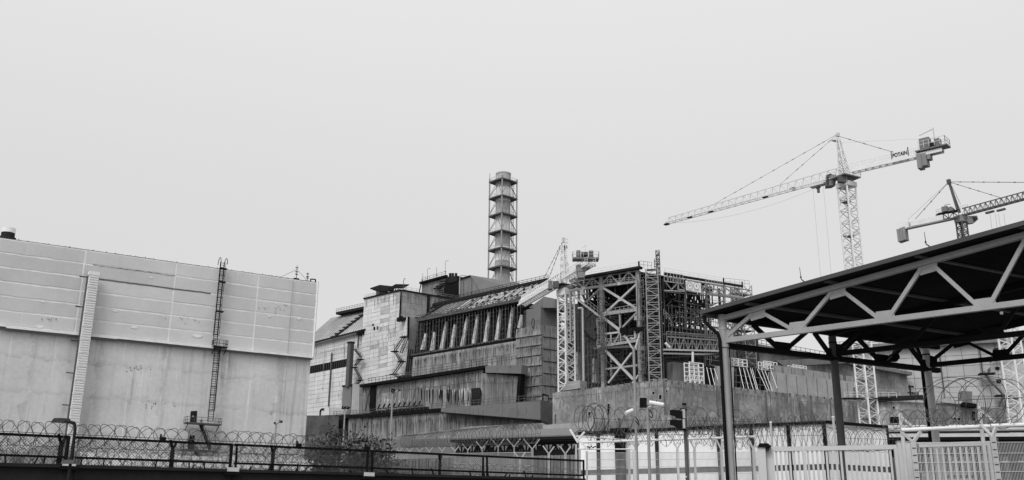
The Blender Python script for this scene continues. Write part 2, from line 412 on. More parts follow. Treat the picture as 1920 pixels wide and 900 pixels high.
# --- door platforms and stairs
P0 = F1.w(380, 795, 1.0)
TP = thing('door_platform', 'steel door landings and stair low on the panelled block wall', 'stairs', Vector((P0.x, P0.y, 0)))
platform(TP, P0, 6.6, 2.0, 1.15, 'mid_steel', .28, name='upper_landing')
P1 = F1.w(372, 845, 1.0)
platform(TP, P1, 6.4, 2.0, 1.15, 'mid_steel', .28, name='lower_landing')
def stairs(T, a, b_, wd, m, n, steps=14, railh=1., name='stair'):
    a, b_ = Vector(a), Vector(b_); mb = MB()
    for sg in (-1, 1):
        mb.bar(a+n*wd/2*sg, b_+n*wd/2*sg, .1, .28); mb.bar(a+n*wd/2*sg+Z*railh, b_+n*wd/2*sg+Z*railh, .07)
        for k in range(6):
            p = a.lerp(b_, k/5)+n*wd/2*sg; mb.bar(p, p+Z*railh, .06)
    for k in range(steps):
        p = a.lerp(b_, (k+.5)/steps); mb.bar(p-n*wd/2, p+n*wd/2, .28, .05)
    return part(name, mb, m, T)
stairs(TP, F1.w(376, 797, 1.2), F1.w(394, 843, 1.2), .9, 'dark_steel', n1)
stairs(TP, F1.w(366, 847, 1.2), F1.w(388, 880, 1.2), .9, 'dark_steel', n1)
for (x0, y0, x1, y1) in ((357.5, 770, 369.5, 792), (353, 816, 365, 842)):
    q = F1.q([(x0, y0+1), (x1, y0), (x1-1.5, y1), (x0-1.5, y1)], -.45)
    d_ = part('door', MB().prism(q, n1*.06), 'recess', T1)
    part('door_sign', MB().prism([bil(q, u, v)+n1*.14 for u, v in ((.25, .42), (.5, .42), (.5, .55), (.25, .55))], n1*.02), 'light_steel', d_)
# thin downpipe on the right bay
mb = MB(); p = F1.w(550, 525, .35); mb.tube(p, Vector((p.x, p.y, F1.w(535, 780).z)), .05, n=5); part('downpipe', mb, 'grey_steel', T1)
# roof items
p = F1.w(14, 446, -14); V = thing('roof_vent', 'round drum shaped vent with pale top on the roof at the far left', 'vent', p)
mb = MB(); mb.tube(p-Z*3, p+Z*.95, 1.2, n=24); part('drum', mb, 'dark_steel', V, smooth=False)
mb = MB(); mb.tube(p+Z*.95, p+Z*1.9, 1.23, n=24); part('collar', mb, 'stack_white', V)
mb = MB(); mb.tube(p-Z*.3, p+Z*.05, 1.5, n=24); part('flange', mb, 'dark_steel', V)
mb = MB(); mb.tube(p+Z*1.0, p+Z*1.85, 1.26, n=5); 
def mast(x, y, h, lab, guys=True, Y=-3, box=True):
    p = F1.w(x, y, Y); T = thing('roof_mast', lab, 'antenna', p); q = p-Z*1.5
    mb = MB(); mb.tube(q, p+Z*h, .09, .05, n=5); part('mast', mb, 'dark_steel', T)
    mb = MB()
    for k in (.45, .6, .85): mb.bar(p+Z*h*k-d1*.3, p+Z*h*k+d1*.3, .16)
    part('crossarm', mb, 'dark_steel', T)
    if guys:
        mb = MB()
        for dx in (-4.5, 3.5): mb.tube(p+Z*h*.75, p+d1*dx-Z*.2, .035, n=4)
        part('guy_wire', mb, 'dark_steel', T)
    if box: part('base_box', MB().box(p+Z*.3, d1*.55, n1*.4, Z*.4), 'dark_steel', T)
    return T
mast(555, 528, 3.6, 'guyed antenna mast on the roof edge of the panelled block')
mast(576, 530, 2.3, 'short crooked mast near the right roof corner of the panelled block', False, box=False)
T = thing('roof_pipe', 'small bent pipe at the right roof corner of the panelled block', 'pipe', F1.w(585, 531, -2))
p = F1.w(582, 531, -2); part('bent_pipe', MB().path([p-Z*1, p+Z*.9, p+Z*1.0+d1*1.1, p+Z*.1+d1*1.2], .14, 6), 'dark_steel', T)
p = F1.w(420, 494, -.2)
# low annex with white railing, beside the right edge of the block
FA = Plane(130, at(610, 800, 230))
TA = thing('low_annex', 'low dark square annex between the panelled block and the shelter', 'building', FA.foot(600, 800))
q = FA.q([(560, 779), (623, 779), (622, 815), (560, 815)]); part('upper_box', MB().prism(q, -FA.n*2), 'lowwall', TA)
q = FA.q([(558, 816), (615, 812), (615, 880), (558, 880)], -.6); q[2].z = q[3].z = 0; part('lower_box', MB().prism(q, -FA.n*2), 'lowwall_far', TA)
mb = MB(); rail(mb, FA.w(580, 826, 1), FA.w(614, 824, 1), 1.1, .5, .10); part('railing', mb, 'white_steel', TA)
q = FA.q([(622, 780), (640, 786), (640, 830), (622, 830)], -3); part('dark_side', MB().prism(q, -FA.n*1), 'recess', TA)
random.seed(77)

# ================================================================== D. the shelter group
F2 = Plane(130.1, at(960, 650, 300)); n2 = F2.n; d2 = F2.d
def wallq(Pl, pts, off=0): return Pl.q(pts, off)
# --- left wing with sloped roof
FW = Plane(130.1, F2.w(680, 650, -1)); WZ = -2
TW = thing('sloped_roof_wing', 'pale panelled wing with steep sheet roof left of the tall square tower', 'building', F2.foot(640, 760))
q = F2.q([(560, 651), (684, 619), (674, 790), (554, 800)], -1.5); Qw = q
part('wall', MB().prism(q, -n2*30), 'joint_dark', TW)
def lvl(Pl, pts, off): return Pl.q(pts, off)
cols = lin(0, 1, 7); rowsn = 20
bandj = None
def skipw(i, j): return False
grid_panels(TW, Qw, cols, lin(0, .30, 6), n2, .08, .09, 'shelter_panel')
grid_panels(TW, Qw, cols, lin(.372, 1.0, 12), n2, .08, .09, 'shelter_panel')
q = F2.q([(560, 691), (656, 671.5), (655, 686), (560, 703)], -1.35); part('band_window', MB().prism(q, n2*.05), 'tar_black', TW)
mb = MB()
for k in range(26): p, r_ = bil(q, k/25, 0)+n2*.1, bil(q, k/25, 1)+n2*.1; mb.bar(p, r_, .12)
part('window_bars', mb, 'mid_steel', TW)
# panels right of the band window
q = F2.q([(657, 671), (681, 666), (680, 681), (656, 686)], -1.5); grid_panels(TW, q, [0, .5, 1], [0, .5, 1], n2, .10, .16, 'shelter_panel')
# the sheet roof : rises back
e0, e1 = F2.w(560, 650, .0), F2.w(686, 618, .0)
r0, r1 = F2.w(622, 596, -14), F2.w(700, 580, -14)
zr = (r0.z+r1.z)/2; 
part('sheet_roof', MB().prism([e0, e1, r1, r0], -Z*.6), 'roof_sheet_light', TW)
mb = MB()
for k in range(26):
    a, b_ = e0.lerp(e1, k/25)+Z*.08, r0.lerp(r1, k/25)+Z*.08; mb.bar(a, b_, .12)
part('roof_seam', mb, 'grey_steel', TW, kind='stuff')
mb = MB(); mb.bar(e0+Z*.1+n2*.2, e1+Z*.1+n2*.2, .5, .45); part('eave', mb, 'dark_steel', TW)
mb = MB(); a, b_ = e0.lerp(e1, .55)+Z*.3, r0.lerp(r1, .93)+Z*.3; mb.bar(a, b_, 1.9, .5)
for k in range(9): p = a.lerp(b_, k/9); mb.bar(p-d2*2.2+Z*.2, p+Z*.2, .5, .35)
part('roof_walkway', mb, 'dark_steel', TW)
a, b_ = r0.lerp(r1, .22)+Z*.2, r1+Z*.2+d2*6
mb = MB(); mb.bar(a+Z*.5, b_+Z*.5, 5, 1.0); part('ridge_gallery', mb, 'dark_steel', TW)
mb = MB(); rail(mb, a+Z*1.0+n2*2.4, b_+Z*1.0+n2*2.4, 1.3, 1.6, .09); part('railing', mb, 'dark_steel', TW)
q = F2.q([(668, 624), (680, 618), (680, 626), (668, 628)], 1); part('gable_hood', MB().prism(q, -n2*3), 'tar_black', TW)
for (x0, y0, x1, y1) in ((622, 662, 617, 762), (672, 626, 671, 652)):
    p = F2.w(x0, y0, -1); mb = MB().tube(p, Vector((p.x, p.y, F2.w(x1, y1, -1).z)), .3 if x0 < 650 else .22, n=6); part('downpipe', mb, 'mid_steel', TW)
mb = MB(); rail(mb, F2.w(586, 666, -.4), F2.w(655, 654, -.4), 1.0, 1.2, .07); part('ledge_railing', mb, 'mid_steel', TW)
# dark flue with stair beside it
p = F2.w(658, 643, 3); TF = thing('dark_flue', 'dark square flue standing against the pale wing with a zigzag stair', 'flue', Vector((p.x, p.y, 0)))
zt_ = p.z; zb_ = F2.w(656, 725, 3).z
part('shaft', MB().box((p.x, p.y, (zt_+zb_)/2), d2*.85, n2*.85, Z*((zt_-zb_)/2)), 'mid_steel', TF)
part('cap', MB().box(p+Z*.1, d2*1.1, n2*1.1, Z*.25), 'dark_steel', TF)
for (x0, y0, x1, y1) in ((664, 654, 677, 670), (677, 673, 665, 686), (665, 690, 677, 711), (677, 712, 668, 722)):
    stairs(TF, F2.w(x0, y0, 2.2), F2.w(x1, y1, 2.2), .8, 'dark_steel', n2, 8)
mb = MB()
for (x, y) in ((676, 674), (664, 689), (675, 713)): mb.box(F2.w(x, y, 2.2), d2*1.1, n2*.8, Z*.12)
part('landing', mb, 'dark_steel', TF)
# blank boxes at the foot of the flue
TB = thing('blank_shafts', 'two smooth blank grey casings below the dark flue', 'building', F2.foot(655, 770, 4))
part('left_casing', MB().prism(F2.q([(643, 724), (659, 722), (657, 778), (640, 780)], 3), -n2*5), 'smooth_grey', TB)
part('right_casing', MB().prism(F2.q([(661, 720), (674, 720), (673, 775), (658, 777)], 4.5), -n2*6), 'lowwall_far', TB)
part('cover', MB().prism(F2.q([(641, 722.5), (661, 720), (661, 724), (641, 725.5)], 3.2), -n2*5), 'dark_steel', TB)
T = thing('white_tank', 'pale boxy tank on the ledge at the foot of the panelled wing', 'tank', F2.foot(622, 772, 5))
part('body', MB().prism(F2.q([(600, 766), (617, 764), (617, 778), (600, 779)], 5), -n2*4), 'panel_light', T)
part('body', MB().prism(F2.q([(619, 764), (650, 765), (650, 776), (619, 778)], 5), -n2*4), 'light_steel', T)
mb = MB(); p = F2.w(600, 780, 5.2); mb.path([p, p+Z*2.0, p+Z*2.4+d2*.7, p+Z*2.4+d2*2], .3, 7); part('pipe', mb, 'dark_steel', T)
# --- tall square tower
TT = thing('square_tower', 'tall pale square tower of concrete panels beneath a dark shed roof', 'building', F2.foot(720, 720))
Qt = F2.q([(683, 561), (752, 545), (745, 706), (674, 722)]); 
Qt[3] = Vector((Qt[0].x, Qt[0].y, Qt[3].z-4)); Qt[2] = Vector((Qt[1].x, Qt[1].y, Qt[2].z-4))
part('wall', MB().prism(Qt, -n2*26), 'joint_dark', TT)
tc_ = [0, .235, .475, .72, .90, 1.0]
bays = {}
for i_, (u0, u1) in enumerate(zip(tc_, tc_[1:])): pass
random.seed(3)
grid_panels(TT, Qt, tc_, lin(0, .975, 23), n2, .08, .08, lambda i, j: 'shelter_panel_mid' if (i == 2 and j in (1, 3, 4, 6, 8, 13, 14, 17)) or (i == 3 and j in (9, 10)) or (j < 3 and i == 4) or (i == 1 and j == 12) else 'shelter_panel', name='wall_panel', jit=.04)
mb = MB()
for (x, y) in ((723, 564), (725, 580), (722, 599), (723, 617), (722, 630), (741, 621), (717, 666), (720, 692), (698, 643)):
    pass
for (x, y, h_) in ((699.5, 609, 3.5), (702, 616, 6), (708, 615, 6.5)):
    part('window', MB().prism(F2.q([(x-1.6, y-h_/2), (x+1.4, y-h_/2-.3), (x+1.4, y+h_/2), (x-1.6, y+h_/2)], .12), n2*.08), 'tar_black' if x < 705 else 'mid_steel', TT)
FT = Plane(57, Qt[1]); nT = FT.n; dT = FT.d
Qr = FT.q([(753, 545), (872, 565.5), (872, 650), (750, 640)]); Qr[3] = Vector((Qr[0].x, Qr[0].y, Qr[3].z)); Qr[2] = Vector((Qr[1].x, Qr[1].y, Qr[2].z))
part('side_wall', MB().prism([p-nT*.05 for p in Qr], -nT*20), 'joint_dark', TT)
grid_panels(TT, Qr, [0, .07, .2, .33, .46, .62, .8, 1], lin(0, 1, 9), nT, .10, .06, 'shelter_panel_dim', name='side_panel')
part('stain_pipe', MB().prism(FT.q([(801, 551), (806, 552), (804, 601), (799, 601)], .3), nT*.3), 'recess', TT)
mb = MB(); 
for a, b_ in ((Qt[0], Qt[1]), (Qr[0], Qr[1])): mb.bar(a+Z*.15, b_+Z*.15, 1.1, .5)
part('coping', mb, 'recess', TT)
mb = MB(); rail(mb, Qr[0]+Z*.3+dT*2, Qr[1]+Z*.3, 1.3, 2, .07); rail(mb, Qt[0]+Z*.3, Qt[0].lerp(Qt[1], .3)+Z*.3, 1.2, 1.2, .07); part('railing', mb, 'grey_steel', TT)
q = F2.q([(749, 598), (767, 594), (760, 702), (744, 706)], .35); q[3] = Vector((q[0].x, q[0].y, q[3].z)); q[2] = Vector((q[1].x, q[1].y, q[2].z))
part('buttress_pier', MB().prism(q, -n2*6), 'shelter_panel_dim', TT)
grid_panels(TT, q, [0, .45, 1], lin(0, 1, 15), n2, .08, .08, 'shelter_panel', name='pier_panel')
q = FT.q([(770, 596), (786, 600), (784, 632), (768, 630)], 2.5)
part('round_bay', MB().prism(q, -nT*5), 'joint_dark', TT); grid_panels(TT, q, [0, 1], lin(0, 1, 3), nT, .25, .35, 'lowwall_far', name='bay_panel')
mb = MB(); mb.bar(F2.w(752, 546, .3), F2.w(749, 600, .3), .35); mb.bar(F2.w(766, 594, .6), F2.w(765, 632, .6), .5); part('corner_gap', mb, 'tar_black', TT)
part('opening', MB().prism(FT.q([(764, 631), (786, 632), (784, 658), (762, 656)], 3), nT*.3), 'tar_black', TT)
mb = MB()
for k in range(16): p = FT.w(748+k*3.3, 598+random.uniform(-2, 2)+k*.3, 3); mb.box(p, dT*random.uniform(.3, .9), nT*.6, Z*random.uniform(.3, .9))
part('rubble', mb, 'recess', TT, kind='stuff')
for (x0, y0, x1, y1) in ((757, 632, 741, 657), (741, 660, 752, 678), (755, 678, 738, 702), (742, 704, 756, 716), (768, 660, 762, 700), (764, 632, 752, 662)):
    stairs(TT, F2.w(x0, y0, 3.2), F2.w(x1, y1, 3.2), 1., 'dark_steel', n2, 9, name='stair')
mb = MB()
for (x, y) in ((757, 632), (740, 659), (753, 678), (738, 702)): mb.box(F2.w(x, y, 3.2), d2*1.2, n2*.9, Z*.15)
for x in (762, 766, 770): mb.tube(F2.w(x+4, 655, 3), F2.w(x-2, 708, 3), .25, n=5)
part('landing', mb, 'dark_steel', TT)
random.seed(78)
runs(TT, F2, (685, 562), (750, 547), 26, .30, 3, 26, 'shelter_panel_dim', 1.6); runs(TT, F2, (690, 600), (750, 600), 26, .30, 4, 30, 'shelter_panel_dim', 1.2, 70); runs(TT, F2, (700, 570), (748, 560), 14, .32, 4, 14, 'stained_grey', .7, 90)
runs(TT, FT, (756, 548), (850, 562), 30, .3, 4, 30, 'stained_grey', 1.4); runs(TW, F2, (592, 650), (672, 632), 30, -1.2, 3, 22, 'shelter_panel_dim', 1.2, 100)
# shed roof on the tower
c0 = F2.w(722, 552, -5); TS = thing('roof_shed', 'open shed with two dark slanted roof sheets on top of the square tower', 'shed', c0-Z*1)
part('roof_sheet', MB().prism([F2.w(694, 540, 1), F2.w(712, 534, -3), F2.w(740, 537, -9), F2.w(738, 545, -2), F2.w(706, 544.5, 2)], -Z*.35), 'tar_black', TS)
part('roof_sheet', MB().prism([F2.w(728, 540, 0), F2.w(742, 532.5, -4), F2.w(767, 533, -9), F2.w(756, 539, -3)], -Z*.35), 'tar_black', TS)
part('plant_box', MB().prism(F2.q([(705.5, 546), (724, 546), (724, 556), (705.5, 559)], -3), -n2*5), 'cabin_dark', TS)
part('plant_box', MB().prism(F2.q([(724, 547.5), (738, 546), (738, 553), (724, 556)], -3.5), -n2*4), 'dark_steel', TS)
mb = MB()
for x in (706, 713, 724, 733, 741, 748): p = F2.w(x, 540, -3); mb.bar(p, p-Z*3.2, .2)
for x in range(705, 750, 4): p = F2.w(x, 545-(x-705)*.04, -2.5); mb.bar(p, p+d2*.5, .3)
part('posts', mb, 'mid_steel', TS)
T = thing('roof_lamp', 'thin hooked lamp mast on the corner of the square tower roof', 'lamp', F2.w(756, 546, -2))
p = F2.w(756, 547, -2); part('mast', MB().path([p, p+Z*4.2, p+Z*4.8+d2*.3, p+Z*4.7+d2*.9], .12, 5), 'mid_steel', T)
part('rail', rail(MB(), p-d2*1.5+Z*.1, p+d2*1.8+Z*.1, 1.2, .8, .09), 'mid_steel', T)
# --- dark back tower with grey casing (behind the roof)
FB = Plane(128, at(860, 540, 352)); nb = FB.n; db = FB.d
TK = thing('rooftop_block', 'low concrete rooftop block bristling with masts behind the square tower', 'building', FB.foot(812, 560))
q = FB.q([(791, 531.5), (838, 519), (838, 590), (791, 590)]); part('wall', MB().prism(q, -nb*8), 'stained', TK)
part('coping', MB().bar(FB.w(788, 531, .6), FB.w(838, 517.5, .6), 1.2, .8), 'tar_black', TK)
mb = MB()
for k in range(7): p = FB.w(820+random.uniform(-3, 10), 528+k*4.2, .8); mb.bar(p-db*1.2, p+db*2.2, .7, random.uniform(.15, .5))
part('bracket', mb, 'dark_steel', TK, kind='stuff'); part('raking_prop', MB().bar(FB.w(790, 531, .5), FB.w(785, 552, .5), .3), 'dark_steel', TK)
mb = MB(); rail(mb, FB.w(790, 529, 0), FB.w(836, 516, 0), 1.6, 2.2, .09); part('railing', mb, 'mid_steel', TK)
for x, y0, h_, hk in ((792, 530, 6, 0), (800, 528, 7, 1), (810, 525, 3.2, 0), (817.5, 521, 5.8, 0), (824, 520, 6.2, 0), (832, 518, 5.4, 0), (834, 517, 9, 1)):
    pass
for i, (x, y0, h_, hk, lb) in enumerate(((792, 530, 5.2, 0, 'plain mast at the left end of the rooftop block'), (801, 528, 6.6, 1, 'hooked lamp mast second from the left on the rooftop block'), (818, 522, 6.0, 0, 'thin pole in the middle of the rooftop block'), (834.5, 517, 7.4, 1, 'tallest hooked mast at the right end of the rooftop block'))):
    p = FB.w(x, y0+2, 0); T = thing('roof_pole', lb, 'pole', p, group='masts on the rooftop block')
    h_ *= .8; pts = [p, p+Z*h_]+([p+Z*(h_+.4)+db*.5, p+Z*(h_+.2)+db*1.6] if hk else [])
    part('pole', MB().path(pts, .07, 5), 'mid_steel', T); part('clamp', MB().box(p+Z*h_*.35, db*.14, nb*.14, Z*.3), 'mid_steel', T)
TC = thing('tarred_tower', 'black tarred rounded tower butting against the grey rooftop casing', 'building', FB.foot(846, 560))
pts = [(836, 522), (840, 519), (858, 517), (859, 565), (836, 568), (833, 556), (832, 541)]
part('body', MB().prism(FB.q(pts, 2.5), -nb*8), 'tar_black', TC)
part('crown', MB().prism(FB.q([(838, 520), (857, 516.8), (857, 527), (846, 531), (839, 530)], 2.6), nb*.2), 'recess', TC)
mb = MB()
for x in (844, 849, 855): mb.box(FB.w(x, 517, 0), db*.35, nb*.35, Z*1.0)
part('knob', mb, 'dark_steel', TC)
TG = thing('roof_casing', 'smooth grey casing with a long sloping sheet roof beside the tarred tower', 'building', FB.foot(880, 560))
front = FB.q([(858.5, 525), (882, 517.5), (906, 557), (906, 575), (858.5, 575)], 2.0)
apx = front[1]; bk = FB.w(975, 531, -18); bk2 = FB.w(980, 556, -18)
part('end_wall', MB().prism(front, -nb*6), 'stained_grey', TG)
s0 = FB.w(906, 557, 2.1)
part('sloping_roof', MB().prism([apx+nb*.3+Z*.3, s0+Z*.3, FB.w(975, 545, -4), FB.w(972, 530, -10)], -nb*1.2-Z*.4), 'smooth_grey', TG)
mb = MB()
for x in (869, 884.5): mb.bar(FB.w(x, 522, 2.15), FB.w(x, 562, 2.15), .22)
part('seam', mb, 'dark_joint', TG)
mb = MB(); mb.bar(FB.w(858, 524, 2.3), FB.w(882, 517, 2.3), .5, .4); part('verge', mb, 'dark_steel', TG)
mb = MB(); p = FB.w(861.5, 552, 3); mb.path([p, Vector((p.x, p.y, FB.w(861, 517, 3).z)), FB.w(874, 516.5, 3)], .16, 5); part('service_pipe', mb, 'light_steel', TG)
part('dormer', MB().prism(FB.q([(923, 551), (930, 543), (942, 548), (942, 553)], 3), -nb*2), 'tar_black', TG)
# --- buttressed wall with ribbed roof
TBW = thing('buttressed_wall_block', 'long dark recessed wall with slanting pale buttresses under a streaked ribbed roof', 'building', F2.foot(880, 700, 4))
bot = lambda x: 668+(x-776)*(-31/191)           # foot of the recess
eav = lambda x: 604-(x-785)*(36/195)
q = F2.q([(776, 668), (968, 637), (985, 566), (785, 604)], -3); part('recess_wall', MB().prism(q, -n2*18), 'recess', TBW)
mb = MB()
for k in range(44):
    x = 785+k*4.5; mb.bar(F2.w(x-4, bot(x)-1, -2.8), F2.w(x, eav(x)+3, -2.8), random.uniform(.2, .9), .4)
part('recess_rib', mb, 'inner_wall', TBW, kind='stuff')
mb = MB()
for k in range(5):
    v = (k+.5)/5; mb.bar(bil([q[3], q[2], q[1], q[0]], 0, v)+n2*.5, bil([q[3], q[2], q[1], q[0]], 1, v)+n2*.5, .2, .2)
part('recess_beam', mb, 'inner_wall', TBW)
c7 = lambda x, y: (780+x/3.75, 480+y/3.75)
for (tx, ty), (bx, by) in (((65, 545), (38, 658)), ((125, 535), (105, 665)), ((210, 460), (172, 660)), ((270, 480), (243, 645)), ((357, 428), (318, 634)), ((430, 410), (398, 622)), ((510, 392), (480, 606)), ((590, 372), (560, 592)), ((675, 358), (644, 580)), ((738, 412), (722, 504))):
    t_, b_ = c7(tx, ty), c7(bx, by)
    o_ = 1.2
    P = [F2.w(t_[0]-1.3, t_[1], -1), F2.w(t_[0]+1.5, t_[1], -1), F2.w(b_[0]+3.4, b_[1], o_), F2.w(b_[0]-2.4, b_[1], o_)]
    part('buttress', MB().prism(P, -n2*.8), 'buttress', TBW)
# ribbed roof
E0, E1 = F2.w(785, 602, .5), F2.w(990, 561, .5)
G0, G1 = F2.w(838, 569, -13), F2.w(1028, 526, -13)
NR = 44
for k in range(NR):
    a, b_, c_, d_ = E0.lerp(E1, k/NR), E0.lerp(E1, (k+.93)/NR), G0.lerp(G1, (k+.93)/NR), G0.lerp(G1, k/NR)
    lift = Z*0
    m_ = 'roof_sheet_light' if (k in (5, 9, 12, 13, 14) or (k > 17 and k % 5 != 2)) else 'roof_sheet'
    part('roof_sheet', MB().prism([a+lift, b_+lift, c_+lift, d_+lift], -Z*.4), m_, TBW)
part('roof_deck', MB().prism([E0-Z*.5, E1-Z*.5, G1-Z*.5, G0-Z*.5], -Z*.5), 'recess', TBW)
mb = MB(); random.seed(11)
for k in range(0, NR+1, 2):
    u = k/NR; a, b_ = E0.lerp(E1, u), G0.lerp(G1, u)
    part('roof_rib', MB().bar(a+Z*.12, b_.lerp(a, .04)+Z*.12, .28, .25), ('roof_sheet_light' if k % 3 else 'mid_steel') if k > 17 else 'roof_sheet', TBW)
mb = MB()
mb = MB()
for v, n_, f_ in ((.36, 11, .42), (.68, 8, .35)):
    for k in range(n_):
        u = f_+(1-f_)*(k+random.uniform(-.1, .1))/n_; p = E0.lerp(E1, u).lerp(G0.lerp(G1, u), v+random.uniform(-.02, .02)); part('roof_fitting', MB().box(p+Z*.3, d2*random.uniform(.25, .45), n2*.25, Z*random.uniform(.25, .5)), 'dark_steel', TBW)
    mb.bar(E0.lerp(E1, f_).lerp(G0.lerp(G1, f_), v)+Z*.3, E1.lerp(G1, v)+Z*.3, .1)
part('roof_pipe', mb, 'grey_steel', TBW)
mb = MB(); a, b_ = G0+Z*.2-d2*8, G1+Z*.2; mb.bar(a, b_, 1.8, 1.0); rail(mb, a+Z*.5, b_+Z*.5, 1.3, 1.8, .12)
mb.bar(a-Z*1.2+n2*1.4, b_-Z*1.2+n2*1.4, .5, .5)
mb.bar(E0.lerp(G0, .0)+Z*.4, G0+Z*.4, .8, .6)
part('ridge_walkway', mb, 'dark_steel', TBW)
mb = MB(); mb.bar(E0+n2*.8, E1+n2*.8, 1.0, .9); part('eave_beam', mb, 'mid_steel', TBW)
for k in range(46):
    pass
mb = MB(); rail(mb, E0+Z*.45+n2*1.2, E1+Z*.45+n2*1.2, 1.2, 1.5, .12); part('eave_railing', mb, 'mid_steel', TBW)
mb = MB()
for k in range(60):
    u = k/60+random.uniform(0, .01); p = E0.lerp(E1, u)+n2*1.2+Z*random.uniform(-.2, .9); mb.box(p, d2*random.uniform(.15, .5), n2*.2, Z*random.uniform(.15, .4))
part('eave_box', mb, 'mid_steel', TBW, kind='stuff')
# scaffold in front of the buttresses
TSc = thing('buttress_scaffold', 'tube scaffold screening the recessed wall of slanting buttresses', 'scaffold', F2.foot(880, 700, 4))
mb = MB(); mb2 = MB()
for k in range(36):
    x = 779+k*5.7
    if x > 985: break
    a = F2.w(x-3, bot(x)-1.5, 2.2); t_ = F2.w(x, eav(x)+1, 2.2); mb.bar(a, Vector((a.x, a.y, t_.z)), .10 if k % 2 else .17)
    for j in range(7):
        if random.random() < .75:
            z = a.z+(t_.z-a.z)*(j+.4)/7; p = Vector((a.x, a.y, z)); mb2.bar(p, p+d2*random.uniform(.8, 1.9)+Z*random.choice((0, 0, .3, -.25)), .08)
part('standard', mb, 'mid_steel', TSc, kind='stuff'); part('ledger', mb2, 'mid_steel', TSc, kind='stuff')
mb = MB(); mb.bar(F2.w(772, 671, 2.5), F2.w(968, 638, 2.5), 3, .8); part('base_walkway', mb, 'tar_black', TSc)
mb = MB()
for k in range(30): p = F2.w(776, 669, 3).lerp(F2.w(966, 637, 3), k/30); mb.box(p+Z*.6, d2*random.uniform(.2, .9), n2*.4, Z*random.uniform(.1, .4))
part('loose_boards', mb, 'mid_steel', TSc, kind='stuff')
# --- cascade wall, three steps
def plank_wall(T, q, n, N_, mats, th=.10, gap=.09, name='wall_panel', rows=(0, 1), rnd=.25):
    us = [0]
    for k in range(N_): us.append(us[-1]+random.uniform(1-rnd, 1+rnd))
    us = [u/us[-1] for u in us]
    grid_panels(T, q, us, rows, n, th, gap, mats, name=name, jit=.03)
TC1 = thing('upper_cascade_wall', 'upper streaked concrete step wall directly below the buttresses', 'wall', F2.foot(870, 700, 5))
q = F2.q([(775, 670), (970, 638.5), (970, 686), (772, 713)], 4); part('core', MB().prism([p-n2*.1 for p in q], -n2*6), 'joint_dark', TC1)
plank_wall(TC1, q, n2, 24, ['stained_light', 'stained_light', 'stained'], rows=(0, .5, 1))
TC2 = thing('middle_cascade_wall', 'middle streaked step wall topped by a long dark ledge with railing', 'wall', F2.foot(830, 740, 12))
q = F2.q([(676, 724), (906, 690), (906, 760), (674, 776)], 11); q2 = F2.q([(904, 700), (974, 701), (970, 757), (904, 761)], 11.6)
part('core', MB().prism([p-n2*.1 for p in q], -n2*7), 'joint_dark', TC2); part('round_end_core', MB().prism([p-n2*.1 for p in q2], -n2*8), 'joint_dark', TC2)
plank_wall(TC2, q, n2, 34, ['stained', 'stained', 'stained_light', 'stained_grey'], rows=(0, .35, 1))
plank_wall(TC2, q2, n2, 5, ['stained', 'stained_grey'], rows=(0, .3, 1), name='end_panel')
part('dark_recess', MB().prism(F2.q([(695, 722), (706, 720), (704, 770), (693, 772)], 11.3), n2*.2), 'tar_black', TC2)
part('dark_recess', MB().prism(F2.q([(884, 728), (901, 727), (901, 762), (884, 762)], 11.3), n2*.2), 'recess', TC2)
mb = MB(); random.seed(5)
for k in range(64):
    x = random.choice((random.uniform(790, 905), random.uniform(860, 905), random.uniform(706, 780))); y = 728+(1 if x > 800 else 20)+random.uniform(-2, 3); l_ = random.uniform(8, 28) if x > 800 else random.uniform(4, 12)
    wv = random.uniform(.15, .65)
    mb.prism(F2.q([(x-wv, y), (x+wv, y), (x+wv*.2, y+l_)], 11.25), n2*.03)
part('lime_streak', mb, 'stack_white', TC2, kind='stuff')
mb = MB()
for k in range(44):
    x = random.uniform(790, 903); y = 731+random.uniform(-2, 3); wv = random.uniform(.3, 1.2)
    mb.prism(F2.q([(x-wv, y), (x+wv, y), (x+wv*.6, y+random.uniform(12, 30)), (x-wv*.5, y+random.uniform(12, 30))], 11.22), n2*.02)
part('damp_streak', mb, 'recess', TC2, kind='stuff')
part('ledge', MB().prism(F2.q([(674, 721), (770, 706), (911, 684.5), (911, 690), (770, 712), (674, 726)], 12.5), -n2*9), 'tar_black', TC2)
mb = MB(); rail(mb, F2.w(690, 718.5, 12), F2.w(776, 705.5, 12), 1.6, 1.9, .14); rail(mb, F2.w(776, 705.5, 12), F2.w(968, 677, 12), 1.6, 1.9, .12); part('railing', mb, 'mid_steel', TC2)
mb = MB()
for (x, y) in ((697, 776), ): pass
mb.bar(F2.w(684, 728, 11.4), F2.w(694, 770, 11.4), .2); mb.bar(F2.w(694, 728, 11.4), F2.w(684, 770, 11.4), .2); part('cross_brace', mb, 'mid_steel', TC2)
TBm = thing('fascia_beam', 'plain grey fascia beam above the rounded end of the middle step wall', 'beam', F2.foot(942, 700, 14))
part('beam', MB().prism(F2.q([(910, 686), (978, 684), (977, 700.5), (910, 698.5)], 13), -n2*3), 'smooth_grey', TBm)
part('shadow_gap', MB().prism(F2.q([(910, 699), (977, 701), (977, 704.5), (970, 704.5), (966, 756), (972, 756), (977, 704), (910, 701.5)][:4], 12.4), -n2*2), 'tar_black', TBm)
part('dark_jamb', MB().prism(F2.q([(971.5, 702), (977, 702), (973, 757), (967, 757)], 12.4), -n2*2), 'tar_black', TBm)
TC3 = thing('lower_cascade_wall', 'lowest step wall of upright boards behind the middle lamp poles', 'wall', F2.foot(820, 800, 20))
q = F2.q([(654, 783), (1013, 752), (1013, 870), (652, 870)], 19); part('core', MB().prism([p-n2*.1 for p in q], -n2*8), 'joint_dark', TC3)
